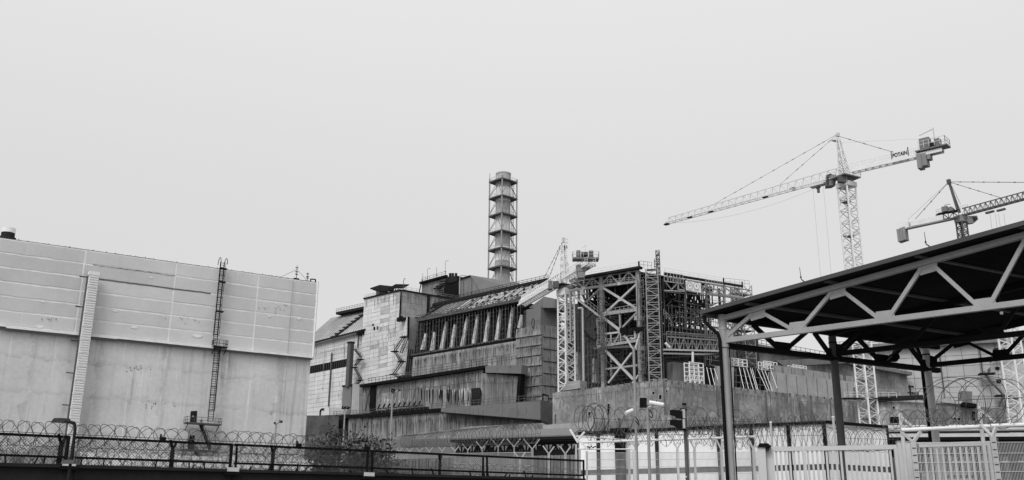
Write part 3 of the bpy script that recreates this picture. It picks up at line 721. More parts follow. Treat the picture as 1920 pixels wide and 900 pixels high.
plank_wall(TC3, q, n2, 46, ['stained_light', 'stained', 'stained'], rows=(0, 1))
q = F2.q([(626, 786), (658, 783), (658, 870), (626, 870)], 17.6); part('dark_bay', MB().prism(q, -n2*7), 'tar_black', TC3)
mb = MB()
for x in (634, 641, 647, 655): mb.bar(F2.w(x, 787, 18), F2.w(x, 870, 18), .8, .5)
part('bay_column', mb, 'mid_steel', TC3)
part('ledge', MB().prism(F2.q([(617, 779.5), (700, 776.5), (829, 765.5), (829, 771), (700, 782), (622, 785)], 20), -n2*9), 'tar_black', TC3)
mb = MB(); rail(mb, F2.w(625, 779, 19.5), F2.w(700, 775, 19.5), 1.3, 1.7, .12); rail(mb, F2.w(700, 775, 19.5), F2.w(1012, 750, 19.5), 1.5, 1.9, .12); part('railing', mb, 'mid_steel', TC3)
mb = MB()
for k in range(9): p = F2.w(708+k*9.5, 767-k*.8, 18); mb.bar(p, p+d2*1.0+Z*1.4, .35); mb.bar(p+Z*.1, p+d2*1.8, .3)
for k in range(26): p = F2.w(700+k*4, 774-k*.35, 18); mb.box(p, d2*.6, n2*.5, Z*random.uniform(.2, .8))
part('pipework', mb, 'dark_steel', TC3)
TWd = thing('wedge_beam', 'long tapering grey beam across the lower right of the step walls', 'beam', F2.foot(920, 780, 21))
us4 = lin(0, 1, 4)
W4 = F2.q([(827, 765), (1014, 750), (1014, 789), (827, 773)], 21.5)
part('core', MB().prism([p-n2*.15 for p in W4], -n2*3), 'joint_dark', TWd)
grid_panels(TWd, W4, [0, .31, .64, .78, 1], [0, 1], n2, .1, .12, 'smooth_grey', name='beam_plate')
mb = MB(); mb.bar(W4[3]-Z*.1, W4[2]-Z*.1, .6, .35); part('bottom_lip', mb, 'tar_black', TWd)
# mound of low ground and retaining strip behind the wire
TMd = thing('retaining_strip', 'low grey wall strip along the foot of the step walls', 'wall', F2.foot(900, 830, 26))
part('body', MB().prism(F2.q([(640, 826), (860, 822), (1090, 795), (1090, 900), (640, 900)], 34), -n2*2), 'smooth_grey', TMd)
part('hump', MB().prism(F2.q([(700, 832), (760, 814), (830, 808), (880, 800), (960, 796), (1012, 793), (1080, 826)], 33), -n2*1.5), 'lowwall', TMd)
random.seed(55)
runs(TC1, F2, (778, 673), (966, 642), 120, 4.35, 3, 30, 'stained_grey', 1.3, 3); runs(TC1, F2, (778, 673), (966, 642), 80, 4.38, 2, 22, 'recess', .7, 3); runs(TC1, F2, (800, 690), (966, 650), 40, 4.38, 3, 12, 'recess', .5, 18)
runs(TC2, F2, (680, 728), (900, 693), 120, 11.3, 3, 26, 'stained_grey', 1.5, 4); runs(TC2, F2, (708, 726), (900, 695), 90, 11.34, 4, 40, 'recess', .55, 20); runs(TC2, F2, (906, 706), (970, 704), 34, 11.9, 5, 44, 'stained_grey', 1.3, 6); runs(TC2, F2, (906, 706), (970, 704), 14, 11.93, 5, 40, 'recess', .5, 10)
runs(TC3, F2, (660, 786), (1005, 772), 190, 19.3, 4, 36, 'stained_grey', 1.5, 6); runs(TC3, F2, (660, 786), (900, 778), 110, 19.34, 4, 44, 'recess', .6, 12); runs(TC3, F2, (665, 786), (830, 776), 30, 19.3, 5, 30, 'stained_light', 1.2, 12)
runs(TWd, F2, (835, 768), (1010, 755), 16, 21.7, 2, 14, 'recess', .5, 8); runs(TBm, F2, (912, 687), (975, 686), 10, 13.05, 1, 7, 'recess', .5, 4)
# --- stepped tower of shingled concrete
TST = thing('stepped_tower', 'stained corner tower of overlapping concrete courses beside the white tower crane', 'building', F2.foot(1000, 780, 6))
CN = F2.w(1017, 700, 8); FS = Plane(57, CN); nS = FS.n; dS = FS.d
ys = [611, 629.5, 648, 666.5, 685, 703.5, 722, 741, 760]
QL = [F2.w(968, 618, 8), F2.w(1017, 609, 8)]; zt1 = QL[1].z; z0_ = F2.w(1017, 762, 8).z
QL = [Vector((QL[0].x, QL[0].y, zt1)), Vector((QL[1].x, QL[1].y, zt1)), Vector((QL[1].x, QL[1].y, z0_)), Vector((QL[0].x, QL[0].y, z0_))]
part('left_core', MB().prism([p-n2*.1 for p in QL], -n2*12), 'joint_dark', TST)
grid_panels(TST, QL, [0, .28, .62, 1], lin(0, 1, 8), n2, .12, .16, ['stained', 'stained_light', 'stained'], name='concrete_slab', flare=.38)
ER = FS.w(1046, 640); QR = [Vector((QL[1].x, QL[1].y, zt1)), Vector((ER.x, ER.y, zt1)), Vector((ER.x, ER.y, z0_-12)), Vector((QL[1].x, QL[1].y, z0_-12))]
part('right_core', MB().prism([p-nS*.1 for p in QR], -nS*12), 'joint_dark', TST)
grid_panels(TST, QR, [0, .5, 1], lin(0, 1, 10), nS, .12, .16, ['stained_grey', 'stained'], name='concrete_slab', flare=.3)
for yy in (609, 628, 647, 666, 684, 703, 722, 741):
    runs(TST, F2, (970, yy+5), (1015, yy), 16, 8.62, 2, 16, 'recess', .8, 2); runs(TST, F2, (970, yy+5), (1015, yy), 16, 8.6, 4, 17, 'stained_grey', 1.6, 2)
    runs(TST, FS, (1019, yy+1), (1044, yy+3), 9, .55, 2, 16, 'recess', .8, 2)
part('dark_opening', MB().prism(FS.q([(1017, 738), (1028, 741), (1028, 787), (1016, 787)], .9), nS*.2), 'tar_black', TST)
for (x0, y0, x1, y1) in ((1019, 742, 1027, 757), (1019, 761, 1027, 776)):
    part('stained_infill', MB().prism(FS.q([(x0, y0), (x1, y0+1), (x1, y1), (x0, y1)], 1.1), nS*.1), 'stained', TST)
mb = MB(); mb.box(FS.w(1020, 793, 3), dS*4, nS*1.5, Z*.35); rail(mb, FS.w(1000, 792, 4), FS.w(1043, 791, 4), 2.6, 1.2, .15); part('foot_platform', mb, 'tar_black', TST)
mb = MB(); rail(mb, QL[0]+Z*.2+n2*.5, QL[1]+Z*.2+n2*.5, 1.3, 1.4, .09); rail(mb, QR[0]+Z*.2, QR[1]+Z*.2, 1.3, 1.4, .09); part('railing', mb, 'mid_steel', TST)
mb = MB()
for k in range(10):
    a = k*.628; p = F2.w(999.5, 606, 8.6); mb.bar(p+d2*math.cos(a)*.5+Z*math.sin(a)*1.4, p+d2*math.cos(a+.628)*.5+Z*math.sin(a+.628)*1.4, .16)
part('ring_fitting', mb, 'dark_steel', TST)
# smooth rounded block on top
TSm = thing('smooth_block', 'smooth rounded grey block rising above the stepped tower', 'building', F2.foot(1012, 640, 2))
cx = F2.w(1016, 600, -9); segs = 28; pr = []
base = Vector((cx.x, cx.y, 0)); zA = F2.w(1016, 625, 2).z; zB = F2.w(1016, 574, 2).z
ring = [base+Vector((math.cos(t), math.sin(t), 0))*6.2 for t in [2*math.pi*i/segs for i in range(segs)]]
part('drum', MB().prism([p+Z*zA for p in ring], Z*(zB-zA)), 'smooth_grey', TSm, smooth=False)
part('front_wall', MB().prism(F2.q([(987, 581), (1014, 574), (1013, 622), (987, 622)], 1), -n2*10), 'smooth_grey', TSm)
part('cornice', MB().prism([p*1.0+Z*zB+(p-base)*.03 for p in ring], Z*1.0), 'stained_grey', TSm)
part('attic', MB().prism(F2.q([(992, 577), (1020, 556), (1040, 560), (1040, 577)], 0), -n2*9), 'stained_grey', TSm)

# ================================================================== E. vent stack
Y0 = 400; cb = at(942, 500, Y0); cx, cy = cb.x, cb.y
TV = thing('vent_stack', 'tall banded cylindrical chimney held in a four legged steel frame', 'chimney', (cx, cy, 60))
def zs(y): return at(942, y+2.5, Y0).z
rad = 28.5/FPX*Y0*1.02/2*1.0
rad = (at(956, 400, Y0)-at(928, 400, Y0)).length/2
bands = [(325, 337, 'stack_mid'), (337, 351, 'stack_dark'), (351, 377, 'stack_white'), (377, 401, 'stack_dark'), (401, 434, 'stack_white'), (434, 462, 'stack_dark'), (462, 488, 'stack_white'), (488, 514, 'stack_dark'), (514, 560, 'stack_mid')]
for i, (a, b_, m_) in enumerate(bands):
    mb = MB(); ring = 40; r_ = rad
    mb.tube((cx, cy, zs(b_)), (cx, cy, zs(a)), r_, n=40, caps=False)
    if i == 0:
        mb = MB(); mb.tube((cx, cy, zs(b_)), (cx, cy, zs(a)), r_, n=40, caps=False); mb.tube((cx, cy, zs(a)-.2), (cx, cy, zs(a)+.4), r_*1.05, n=40, caps=False); mb.tube((cx, cy, zs(b_)+.1), (cx, cy, zs(a)+.4), r_*.95, n=40)
    part('shaft_band', mb, m_, TV, smooth=(i > 0))
fh = (at(968, 400, Y0)-at(916.5, 400, Y0)).length/2
legs = [Vector((cx+fh*math.cos(t)*1.0, cy+fh*math.sin(t), 0)) for t in (R(183), R(266), R(357), R(86))]
lv = [zs(y) for y in (339, 370, 403, 435, 467, 501, 540)]
for lg in legs: part('frame_leg', MB().tube(lg+Z*zs(560), lg+Z*(lv[0]+1.0), .32, n=8), 'grey_steel', TV)
for z in lv[:-1]:
    mb = MB(); k = 4; o_ = [Vector((l_.x, l_.y, 0)) for l_ in legs]
    ctr = Vector((cx, cy, 0))
    outer = []
    for i in range(4):
        a, b_ = o_[i], o_[(i+1) % 4]; outer += [ctr+(a-ctr)*1.05, ctr+(a.lerp(b_, .5)-ctr)*1.12]
    inner = [ctr+(p-ctr).normalized()*rad*1.01 for p in outer]
    for i in range(8):
        j = (i+1) % 8; mb.prism([outer[i]+Z*z, outer[j]+Z*z, inner[j]+Z*z, inner[i]+Z*z], -Z*.45)
        mb.bar(outer[i]+Z*(z-.4), outer[j]+Z*(z-.4), .25, .45)
    part('platform', mb, 'mid_steel', TV)
    mb = MB()
    for i in range(8): rail(mb, outer[i]+Z*z, outer[(i+1) % 8]+Z*z, 1.3, 1.6, .09)
    part('railing', mb, 'galv', TV)
for k, (z1, z2) in enumerate(zip(lv, lv[1:])):
    mb = MB()
    for i in range(4):
        a = legs[i]; m_ = ctr+(legs[i].lerp(legs[(i+1) % 4], .5)-ctr).normalized()*rad*1.12; m0 = ctr+(legs[i].lerp(legs[i-1], .5)-ctr).normalized()*rad*1.12
        for q_ in (m_, m0): mb.bar(a+Z*(z2+.5), q_+Z*(z1-.8), .19)
    part('brace', mb, 'grey_steel', TV)
ladder('ladder', Vector((cx+rad*1.3, cy+rad*.3, 0)), zs(560), lv[0], .8, 'mid_steel', TV, cage=.5, sp=1., r=.06, d=Vector((1, 0, 0)), n=Vector((0, -1, 0)))
part('lightning_rod', MB().tube(legs[0]+Z*lv[0], legs[0]+Z*(lv[0]+4), .1, n=4), 'mid_steel', TV)
# ================================================================== G. low concrete wall building (V in plan, corner towards us)
CL = at(1246, 720, 195)
L3 = Plane(129, CL); R3 = Plane(58, CL); n3, n4, d3, d4 = L3.n, R3.n, L3.d, R3.d
TLw = thing('low_concrete_wall', 'long stained low concrete wall with a corner below the steel frame', 'wall', (CL.x, CL.y, 0))
def down(q, z=0.0): return [q[0], q[1], Vector((q[1].x, q[1].y, z)), Vector((q[0].x, q[0].y, z))]
ql = L3.q([(1036, 737), (1246, 712)]); ql = down(ql); qr = R3.q([(1246, 712), (1650, 757)]); qr = down(qr)
part('left_face', MB().prism(ql, -n3*6), 'lowwall', TLw); part('right_face', MB().prism(qr, -n4*6), 'lowwall', TLw)
def holes(Pl, lst, T, m='tar_black', d=.10):
    for (x0, y0, x1, y1) in lst:
        q = Pl.q([(x0, y0), (x1, y0), (x1, y1), (x0, y1)], .05)
        fr = MB(); 
        for a, b_ in zip(q, q[1:]+q[:1]): fr.bar(a+Pl.n*.05, b_+Pl.n*.05, .12)
        o = part('window', MB().prism(q, Pl.n*d), m, T); part('frame', fr, 'lowwall_far', o)
holes(L3, [(1199, 745, 1214, 766), (1139, 757, 1144, 778), (1159, 782, 1163, 790), (1103, 772, 1108, 780), (1040, 776, 1043, 795)], TLw)
holes(R3, [(1222, 734, 1227, 740), (1234.5, 740, 1240, 749), (1247.5, 731, 1251, 736), (1229, 750, 1232, 754)], TLw)
mb = MB()
for x, y0, y1 in ((1241, 712, 786), (1345, 723, 800), (1437, 735, 800), (1503, 755, 800), (1521, 742, 800), (1557, 748, 800), (1600, 756, 800)):
    a = R3.w(x-1 if x != 1241 else x+3, y0, .1); mb.bar(a, Vector((a.x, a.y, R3.w(x+1, y1).z)), .22 if x != 1503 else .7)
part('downpipe', mb, 'joint_dark', TLw, kind='stuff')
for Pl, (x0, y0, x1, y1), k in ((L3, (1040, 736, 1244, 712), 9), (R3, (1248, 713, 1650, 757), 12)):
    mb = MB()
    for i in range(k+1):
        x = x0+(x1-x0)*i/k; y = y0+(y1-y0)*i/k; a = Pl.w(x, y, .03); mb.bar(a, Vector((a.x, a.y, Pl.w(x, 800).z)), .05, .05)
    for v in (.16,): 
        a, b_ = Pl.w(x0, y0+70*v, .03), Pl.w(x1, y1+70*v, .03); mb.bar(a, b_, .05, .03)
    part('cast_joint', mb, 'stained_grey', TLw, kind='stuff')
mb = MB(); random.seed(21)
for Pl, (x0, y0, x1, y1) in ((L3, (1040, 737, 1244, 712)), (R3, (1248, 713, 1640, 756))):
    for i in range(46):
        t = random.random(); x = x0+(x1-x0)*t; y = y0+(y1-y0)*t; p = Pl.w(x, y, -.3); mb.box(p, Pl.d*random.uniform(.2, 1.1), Pl.n*.25, Z*random.uniform(.04, .13))
part('broken_edge', mb, 'concrete_box', TLw, kind='stuff')
mb = MB()
for i in range(13): p = L3.w(1085+i*12.3, 729-i*1.45, .2); mb.box(p, d3*.06, n3*.12, Z*.22)
for i in range(26): p = R3.w(1260+i*13, 716+i*1.35, .2); mb.box(p, d4*.06, n4*.12, Z*.2)
part('edge_bracket', mb, 'mid_steel', TLw, kind='stuff')
mb = MB()
for i in range(5):
    a = L3.w(1062+i*1.2, 730-i*3.2, -1.2-i*.3); b_ = L3.w(1094, 724-i*3.4, -1.2-i*.3); mb.bar(a, b_, .3, .62)
T = thing('plank_stack', 'grey plank pile on the low wall at the foot of the white tower mast', 'planks', L3.foot(1078, 722, -1))
for i in range(4):
    a = L3.w(1061+i*2.4, 732-i*4.2, -1.2-i*.3); b_ = L3.w(1094, 727.5-i*3.9, -1.2-i*.3); part('plank', MB().bar(a, b_, 2.6, .42), 'planks', T)
random.seed(66)
runs(TLw, L3, (1040, 738), (1244, 713), 70, .04, 6, 34, 'stained_grey', 1.5, 14); runs(TLw, R3, (1250, 714), (1640, 757), 90, .04, 6, 40, 'stained_grey', 1.7, 14); runs(TLw, L3, (1040, 738), (1244, 713), 30, .08, 3, 30, 'lowwall_far', 1.2, 14); runs(TLw, R3, (1250, 714), (1500, 740), 34, .08, 4, 44, 'lowwall_far', 1.6, 10); runs(TLw, L3, (1040, 738), (1244, 713), 20, .1, 1, 6, 'stained_grey', .6, 3); runs(TLw, R3, (1250, 714), (1640, 757), 30, .1, 1, 7, 'stained_grey', .7, 3)
# lower shelf in front of the wall, with hoarding
T = thing('lower_terrace', 'low stained terrace strip along the bottom of the concrete wall', 'wall', L3.foot(1160, 800, 6))
q = L3.q([(1110, 790), (1250, 788)], 5); part('face', MB().prism(down(q), -n3*4.8), 'stained_grey', T)
q = R3.q([(1230, 778), (1420, 786)], 5); part('face', MB().prism(down(q), -n4*4.8), 'lowwall', T)
mb = MB(); rail(mb, L3.w(1110, 789, 5), L3.w(1244, 787, 5), 1.0, 1.6, .06); rail(mb, R3.w(1290, 800, 7), R3.w(1385, 803, 7), 2.0, 1.1, .07); part('railing', mb, 'grey_steel', T)

# ================================================================== F. steel frame
OL = -7                                            # the frame stands behind the wall top
FC = L3.w(1203, 700, OL); FL = Plane(127.5, FC); FR = Plane(59, R3.w(1243, 700, -6)); nl, nr, dl, dr = FL.n, FR.n, FL.d, FR.d
TFm = thing('steel_frame', 'giant braced steel frame structure wrapped over the end of the shelter', 'structure', (FC.x, FC.y, 0))
def P(x, y, o=0): return FL.w(x, y, o)
def Rr(x, y, o=0): return FR.w(x, y, o)
zbase = L3.w(1200, 720, -6).z-3
def column(pt, z1, m, wd=.75, z0=None):
    z0 = zbase if z0 is None else z0
    mb = MB(); c = (pt.x, pt.y, (z0+z1)/2); mb.box(c, dl*wd/2, nl*wd*.12, Z*((z1-z0)/2))
    for s_ in (-1, 1): mb.box(Vector(c)+nl*s_*wd*.45, dl*wd/2, nl*wd*.06, Z*((z1-z0)/2))
    mb.box(c, dl*wd*.1, nl*wd*.45, Z*((z1-z0)/2))
    return part('column', mb, m, TFm)
cA, cB, cC = P(1130, 620), P(1199, 600), P(1070, 600)
column(cA, P(1130, 519).z, 'grey_steel', .85); column(cB, P(1199, 507).z, 'grey_steel', .85); column(cC, P(1070, 545).z, 'grey_steel', .4, P(1070, 640).z)
def beam(pts, wd, m, T=None, name='beam', h=None):
    for a, b_ in zip(pts, pts[1:]): part(name, MB().bar(a, b_, wd, h), m, T or TFm)
# top truss on the left face
beam([P(1068, 527), P(1198, 506)], .5, 'grey_steel', h=.55, name='top_chord'); beam([P(1068, 545), P(1198, 527)], .55, 'grey_steel', name='bottom_chord', h=.6)
c1 = lambda x, y: (1020+x/4.738, 430+y/4.738)
def Pc(x, y, o=0): return P(*c1(x, y), o)
for (a, b_) in (((232, 500), (270, 458)), ((280, 455), (348, 520)), ((360, 520), (420, 438)), ((438, 438), (500, 495)), ((515, 495), (580, 412)), ((596, 410), (660, 475)), ((680, 475), (745, 385)), ((758, 382), (828, 455))):
    part('diagonal', MB().bar(Pc(*a), Pc(*b_), .3), 'light_steel', TFm)
for x, y0, y1 in ((355, 430, 525), (510, 410, 500), (675, 385, 480), (430, 420, 510), (590, 400, 490), (755, 380, 470)):
    part('vertical', MB().bar(Pc(x, y0), Pc(x, y1), .4 if x in (355, 510, 675) else .2), 'grey_steel', TFm)
for (x, y) in ((275, 457), (430, 437), (588, 410), (752, 383), (352, 520), (508, 505), (670, 480), (830, 470), (683, 622), (835, 715), (525, 760), (835, 485)):
    part('gusset', MB().box(Pc(x, y, .3), dl*.5, nl*.06, Z*.38), 'light_steel', TFm)
part('roof_edge', MB().bar(P(1095, 520, .8), P(1202, 501.5, .8), 1.4, .5), 'dark_steel', TFm)
for a, b_, w_ in (((518, 515), (838, 712), .62), ((832, 482), (532, 757), .55), ((500, 525), (376, 648), .45), ((265, 595), (505, 780), .55), ((525, 782), (690, 905), .6), ((832, 735), (700, 870), .5)):
    part('cross_brace', MB().bar(Pc(*a), Pc(*b_), w_, w_*.8), 'light_steel' if w_ > .5 else 'grey_steel', TFm)
c2 = lambda x, y: (1020+x/4.5, 560+y/4.5)
def Pd(x, y, o=0): return P(*c2(x, y), o)
for a, b_, w_ in (((500, 160), (650, 280), .5), ((650, 285), (715, 355), .5), ((508, 425), (756, 682), .62), ((742, 458), (545, 712), .5), ((805, 640), (745, 720), .5)):
    part('cross_brace', MB().bar(Pd(*a), Pd(*b_), w_, w_*.8), 'light_steel', TFm)
for a, b_, w_, m_ in (((500, 132), (800, 92), .7, 'light_steel'), ((495, 300), (650, 282), .4, 'light_steel'), ((455, 405), (815, 350), .6, 'light_steel'), ((508, 597), (805, 560), .4, 'grey_steel'), ((420, 420), (820, 400), .5, 'mid_steel'), ((640, 135), (645, 270), .35, 'grey_steel'), ((480, 440), (520, 440), 1.4, 'mid_steel'), ((770, 165), (835, 165), 1.0, 'grey_steel'), ((450, 212), (525, 212), 1.0, 'mid_steel'), ((780, 418), (850, 418), .9, 'grey_steel')):
    part('beam', MB().bar(Pd(*a), Pd(*b_), w_), m_, TFm)
for a, b_ in (((500, 310), (560, 385)), ((590, 378), (640, 290)), ((565, 295), (568, 385)), ((645, 285), (650, 372)), ((500, 300), (500, 400))):
    part('diagonal', MB().bar(Pd(*a), Pd(*b_), .22), 'light_steel', TFm)
def rl(a, b_, h=1.2, sp=1.1, r=.09, m='grey_steel', T=None): part('railing', rail(MB(), a, b_, h, sp, r), m, T or TFm)
rl(Pc(560, 755, .8), Pc(825, 712, .8)); rl(Pd(445, 400, .8), Pd(820, 345, .8)); rl(Pc(270, 590, .6), Pc(505, 768, .6), 1.4); rl(Pc(240, 520, .5), Pc(830, 455, .5), .9)
rl(P(1075, 520, .2), P(1200, 500, .2), 1.1, 2.5, .025); rl(Pc(465, 840, .8), Pc(540, 840, .8))
mb = MB(); mb.box(P(1092, 548, 1), dl*.5, nl*.4, Z*.55); mb.box(P(1096, 552, 1), dl*.8, nl*.5, Z*.1); part('junction_box', mb, 'light_steel', TFm)
for pt, z0, z1 in ((P(1124, 540, .5), P(1124, 575).z, P(1124, 545).z), (P(1204, 580, .6), P(1204, 558).z, P(1204, 525).z), (P(1206, 700, .6), P(1206, 700).z, P(1206, 655).z), (P(1124, 600, .6), P(1124, 645).z, P(1124, 600).z)):
    ladder('ladder', pt, z0, z1, 1.0, 'grey_steel', TFm, cage=.6, sp=.8, r=.06, d=dl, n=nl)
# interior: plan grid of trusses between both faces
zt_ = P(1199, 509).z; zl_ = P(1199, 530).z
OR = Vector((FC.x, FC.y, 0))
LV = Vector((P(1068, 540).x, P(1068, 540).y, 0))-OR; LV_n = LV.normalized(); LW = LV.length
RE = Vector((Rr(1400, 600).x, Rr(1400, 600).y, 0)); RO = Vector((Rr(1243, 600).x, Rr(1243, 600).y, 0)); RV = RE-RO; RWl = RV.length; RV_n = RV.normalized()
def I(u, v, z): return OR+LV*u+RV*v+Z*z            # u along the left face (away), v along the right face (away)
def truss(T, a, b_, h, bays, m, r=.3, name='inner_truss', kind='stuff', zig=True):
    mb = MB(); mb.bar(a, b_, r*1.4); mb.bar(a-Z*h, b_-Z*h, r*1.4)
    for i in range(bays):
        p, q_ = a.lerp(b_, i/bays), a.lerp(b_, (i+1)/bays); mb.bar(p, p-Z*h, r*.8)
        if i % 2: mb.bar(p-Z*h, q_, r)
        else: mb.bar(p, q_-Z*h, r)
    mb.bar(b_, b_-Z*h, r*.8)
    return part(name, mb, m, T, kind=kind)
zroof = zt_-.6
for k in range(1, 9): truss(TFm, I(.02, k/9, zroof), I(1.0, k/9, zroof), 4.2, 8, 'dark_steel', .32)
for k in (.18, .36, .54, .72, .9): truss(TFm, I(k, .02, zroof), I(k, 1.0, zroof), 4.2, 10, 'dark_steel', .32)
part('roof_deck', MB().prism([I(0.02, 0.01, zt_+.2), I(1, .01, zt_+.2), I(1, .86, zt_+.2), I(.02, .86, zt_+.2)], -Z*.3), 'recess', TFm)
random.seed(31)
for v in (.12, .3, .48, .66, .84, .98):
    for u in (.02, .3, .6):
        mb = MB(); h0 = zbase; mb.bar(I(u, v, h0), I(u, v, zroof), .5)
        z = h0+2
        for zz in (h0+9, h0+18): mb.bar(I(u, v, zz), I(u, v+.16, zz), .35)
        part('inner_column', mb, 'dark_steel', TFm)
mb = MB()
for k in range(300):
    u = random.uniform(.05, 1); v = random.uniform(.1, 1.0); z = random.uniform(zroof-16, zroof-4)
    a = I(u, v, z); b_ = I(min(1, u+random.choice((0, .2, -.2))), min(1.02, v+random.choice((.08, .14, 0))), z+random.choice((0, 0, 3, -3)))
    if (b_-a).length > .5: mb.bar(a, b_, random.uniform(.1, .34))
for k in range(26):
    v = k/26; z = zroof-5; mb.bar(I(.0, v, z-random.uniform(0, 2)), I(.8, v+.02, z-random.uniform(0, 2)), .3)
part('inner_bracing', mb, 'dark_steel', TFm, kind='stuff')
# right face
c3 = lambda x, y: (1200+x/4.5, 480+y/4.5)
def Q(x, y, o=0): return Rr(*c3(x, y), o)
for a, b_, w_, m_ in (((205, 150), (860, 255), .7, 'dark_steel'), ((205, 172), (930, 290), .35, 'grey_steel'), ((205, 212), (365, 235), .35, 'light_steel'), ((205, 290), (390, 300), .3, 'light_steel'), ((330, 283), (560, 318), .35, 'light_steel'), ((560, 270), (700, 296), .35, 'light_steel'), ((560, 320), (900, 362), .6, 'grey_steel'), ((700, 325), (860, 350), .5, 'light_steel'), ((205, 300), (560, 335), .3, 'mid_steel')):
    part('beam', MB().bar(Q(*a), Q(*b_), w_*.7), m_, TFm)
for x, y0, y1, w_ in ((240, 165, 215, .25), (275, 170, 220, .25), (322, 180, 285, .4), (383, 195, 620, .55), (510, 215, 310, .35), (560, 228, 690, .6), (620, 235, 300, .25), (655, 240, 300, .25), (710, 245, 900, .7), (300, 175, 225, .2), (345, 185, 230, .2), (590, 230, 290, .2), (690, 245, 300, .2), (265, 620, 700, .3)):
    part('vertical', MB().bar(Q(x, y0), Q(x, y1), w_*.65), 'grey_steel' if y1 < 400 or x == 710 else 'mid_steel', TFm)
for a, b_ in (((215, 222), (265, 285)), ((265, 285), (320, 225)), ((325, 225), (380, 285)), ((512, 300), (555, 235)), ((512, 240), (555, 305)), ((570, 300), (620, 320)), ((620, 320), (660, 300)), ((660, 300), (705, 330)), ((720, 270), (830, 340)), ((720, 340), (830, 270)), ((400, 430), (540, 560)), ((540, 440), (420, 560)), ((430, 440), (520, 600)), ((500, 455), (400, 530)), ((560, 430), (700, 380)), ((440, 600), (700, 430)), ((600, 700), (700, 600)), ((560, 560), (700, 700)), ((720, 600), (840, 660)), ((720, 660), (840, 560)), ((740, 560), (860, 700)), ((720, 480), (800, 560)), ((900, 480), (860, 620))):
    part('diagonal', MB().bar(Q(*a), Q(*b_), .2), 'mid_steel' if a[1] > 350 else 'grey_steel', TFm)
rl(Q(205, 212, .5), Q(365, 235, .5), 2.0, .9, .12); rl(Q(560, 270, .5), Q(700, 296, .5), 2.0, .9, .12)
rl(Q(205, 142), Q(700, 225), 1.1, 2.5, .025); rl(Q(720, 240), Q(925, 262), 1.5, 1.6, .06); rl(P(1200, 502), P(1222, 505), 1.6, 1.2, .09)
# dense scaffold tubes wrapped round the right face and the left columns
random.seed(41)
for nm, Fn, o_, (xa, xb), (ya, yb), nv, nh, m_, rr2 in (('face_scaffold', Rr, .6, (1246, 1322), (560, 640), 11, 8, 'mid_steel', .10), ('face_scaffold', Rr, .8, (1322, 1378), (560, 690), 14, 15, 'grey_steel', .09), ('face_scaffold', Rr, -8, (1250, 1400), (590, 690), 26, 10, 'mid_steel', .12), ('face_scaffold', Rr, .4, (1322, 1400), (528, 556), 10, 3, 'grey_steel', .07), ('face_scaffold', P, .9, (1122, 1138), (560, 715), 4, 24, 'mid_steel', .09), ('face_scaffold', P, .9, (1196, 1212), (515, 710), 4, 26, 'mid_steel', .09), ('face_scaffold', P, -5, (1132, 1196), (640, 715), 12, 8, 'mid_steel', .12)):
    mb = MB(); sl = .17 if Fn is Rr else -.12
    f_ = lambda x, y: Fn(x, y+(x-xa)*sl, o_)
    for i in range(nv+1):
        x = xa+(xb-xa)*i/nv+random.uniform(-1, 1); y0 = ya+random.uniform(0, .25)*(yb-ya); y1 = yb-random.uniform(0, .25)*(yb-ya); mb.bar(f_(x, y0), f_(x, y1), rr2)
    for j in range(nh+1):
        y = ya+(yb-ya)*j/nh+random.uniform(-1, 1); x0 = xa+random.uniform(0, .4)*(xb-xa); x1 = xb-random.uniform(0, .4)*(xb-xa); mb.bar(f_(x0, y), f_(x1, y+random.uniform(-2, 2)), rr2)
    for j in range(nh+nv):
        x = random.uniform(xa, xb); y = random.uniform(ya, yb); mb.bar(f_(x, y), f_(x+random.choice((-9, 9, 6)), y+random.uniform(7, 14)), rr2*.9)
    part(nm, mb, m_, TFm, kind='stuff')
# lower bridge of light trusses to the right
for (a, b_, m_) in (((225, 680), (655, 712), 'light_steel'), ((225, 785), (655, 805), 'grey_steel')):
    part('beam', MB().bar(Q(*a, 1), Q(*b_, 1), .26), m_, TFm)
for o_ in (1, -4):
    mb = MB()
    for i in range(12):
        x = 225+i*36; mb.bar(Q(x, 680+i*2.8, o_), Q(x, 785+i*1.8, o_), .13)
        a, b_ = Q(x, 680+i*2.8, o_), Q(x+36, 787+i*1.8, o_)
        if i % 2: a, b_ = Q(x, 785+i*1.8, o_), Q(x+36, 683+i*2.8, o_)
        mb.bar(a, b_, .17)
    mb.bar(Q(225, 735, o_), Q(655, 750, o_), .12)
    part('bridge_bracing', mb, 'grey_steel' if o_ == 1 else 'mid_steel', TFm, kind='stuff')
for y, m_ in ((790, 'light_steel'), (822, 'grey_steel'), (660, 'mid_steel'), (860, 'dark_steel')):
    part('beam', MB().bar(Q(200, y, 2), Q(690, y+(12 if y < 830 else -30), 2), .35), m_, TFm)
rl(Q(225, 680, 1.3), Q(655, 712, 1.3), 1.1, 1.2, .1)
rl(Q(200, 500, 0), Q(262, 575, 0), 1.4, .8, .12)
part('crooked_light_strut', MB().bar(Q(445, 900, 5), Q(445, 808, 5), .32), 'white_steel', TFm, label='short white upright post below the light bridge')
mb = MB(); mb.bar(Q(215, 735, 4), Q(250, 772, 4), .4); part('white_strut', mb, 'white_steel', TFm)
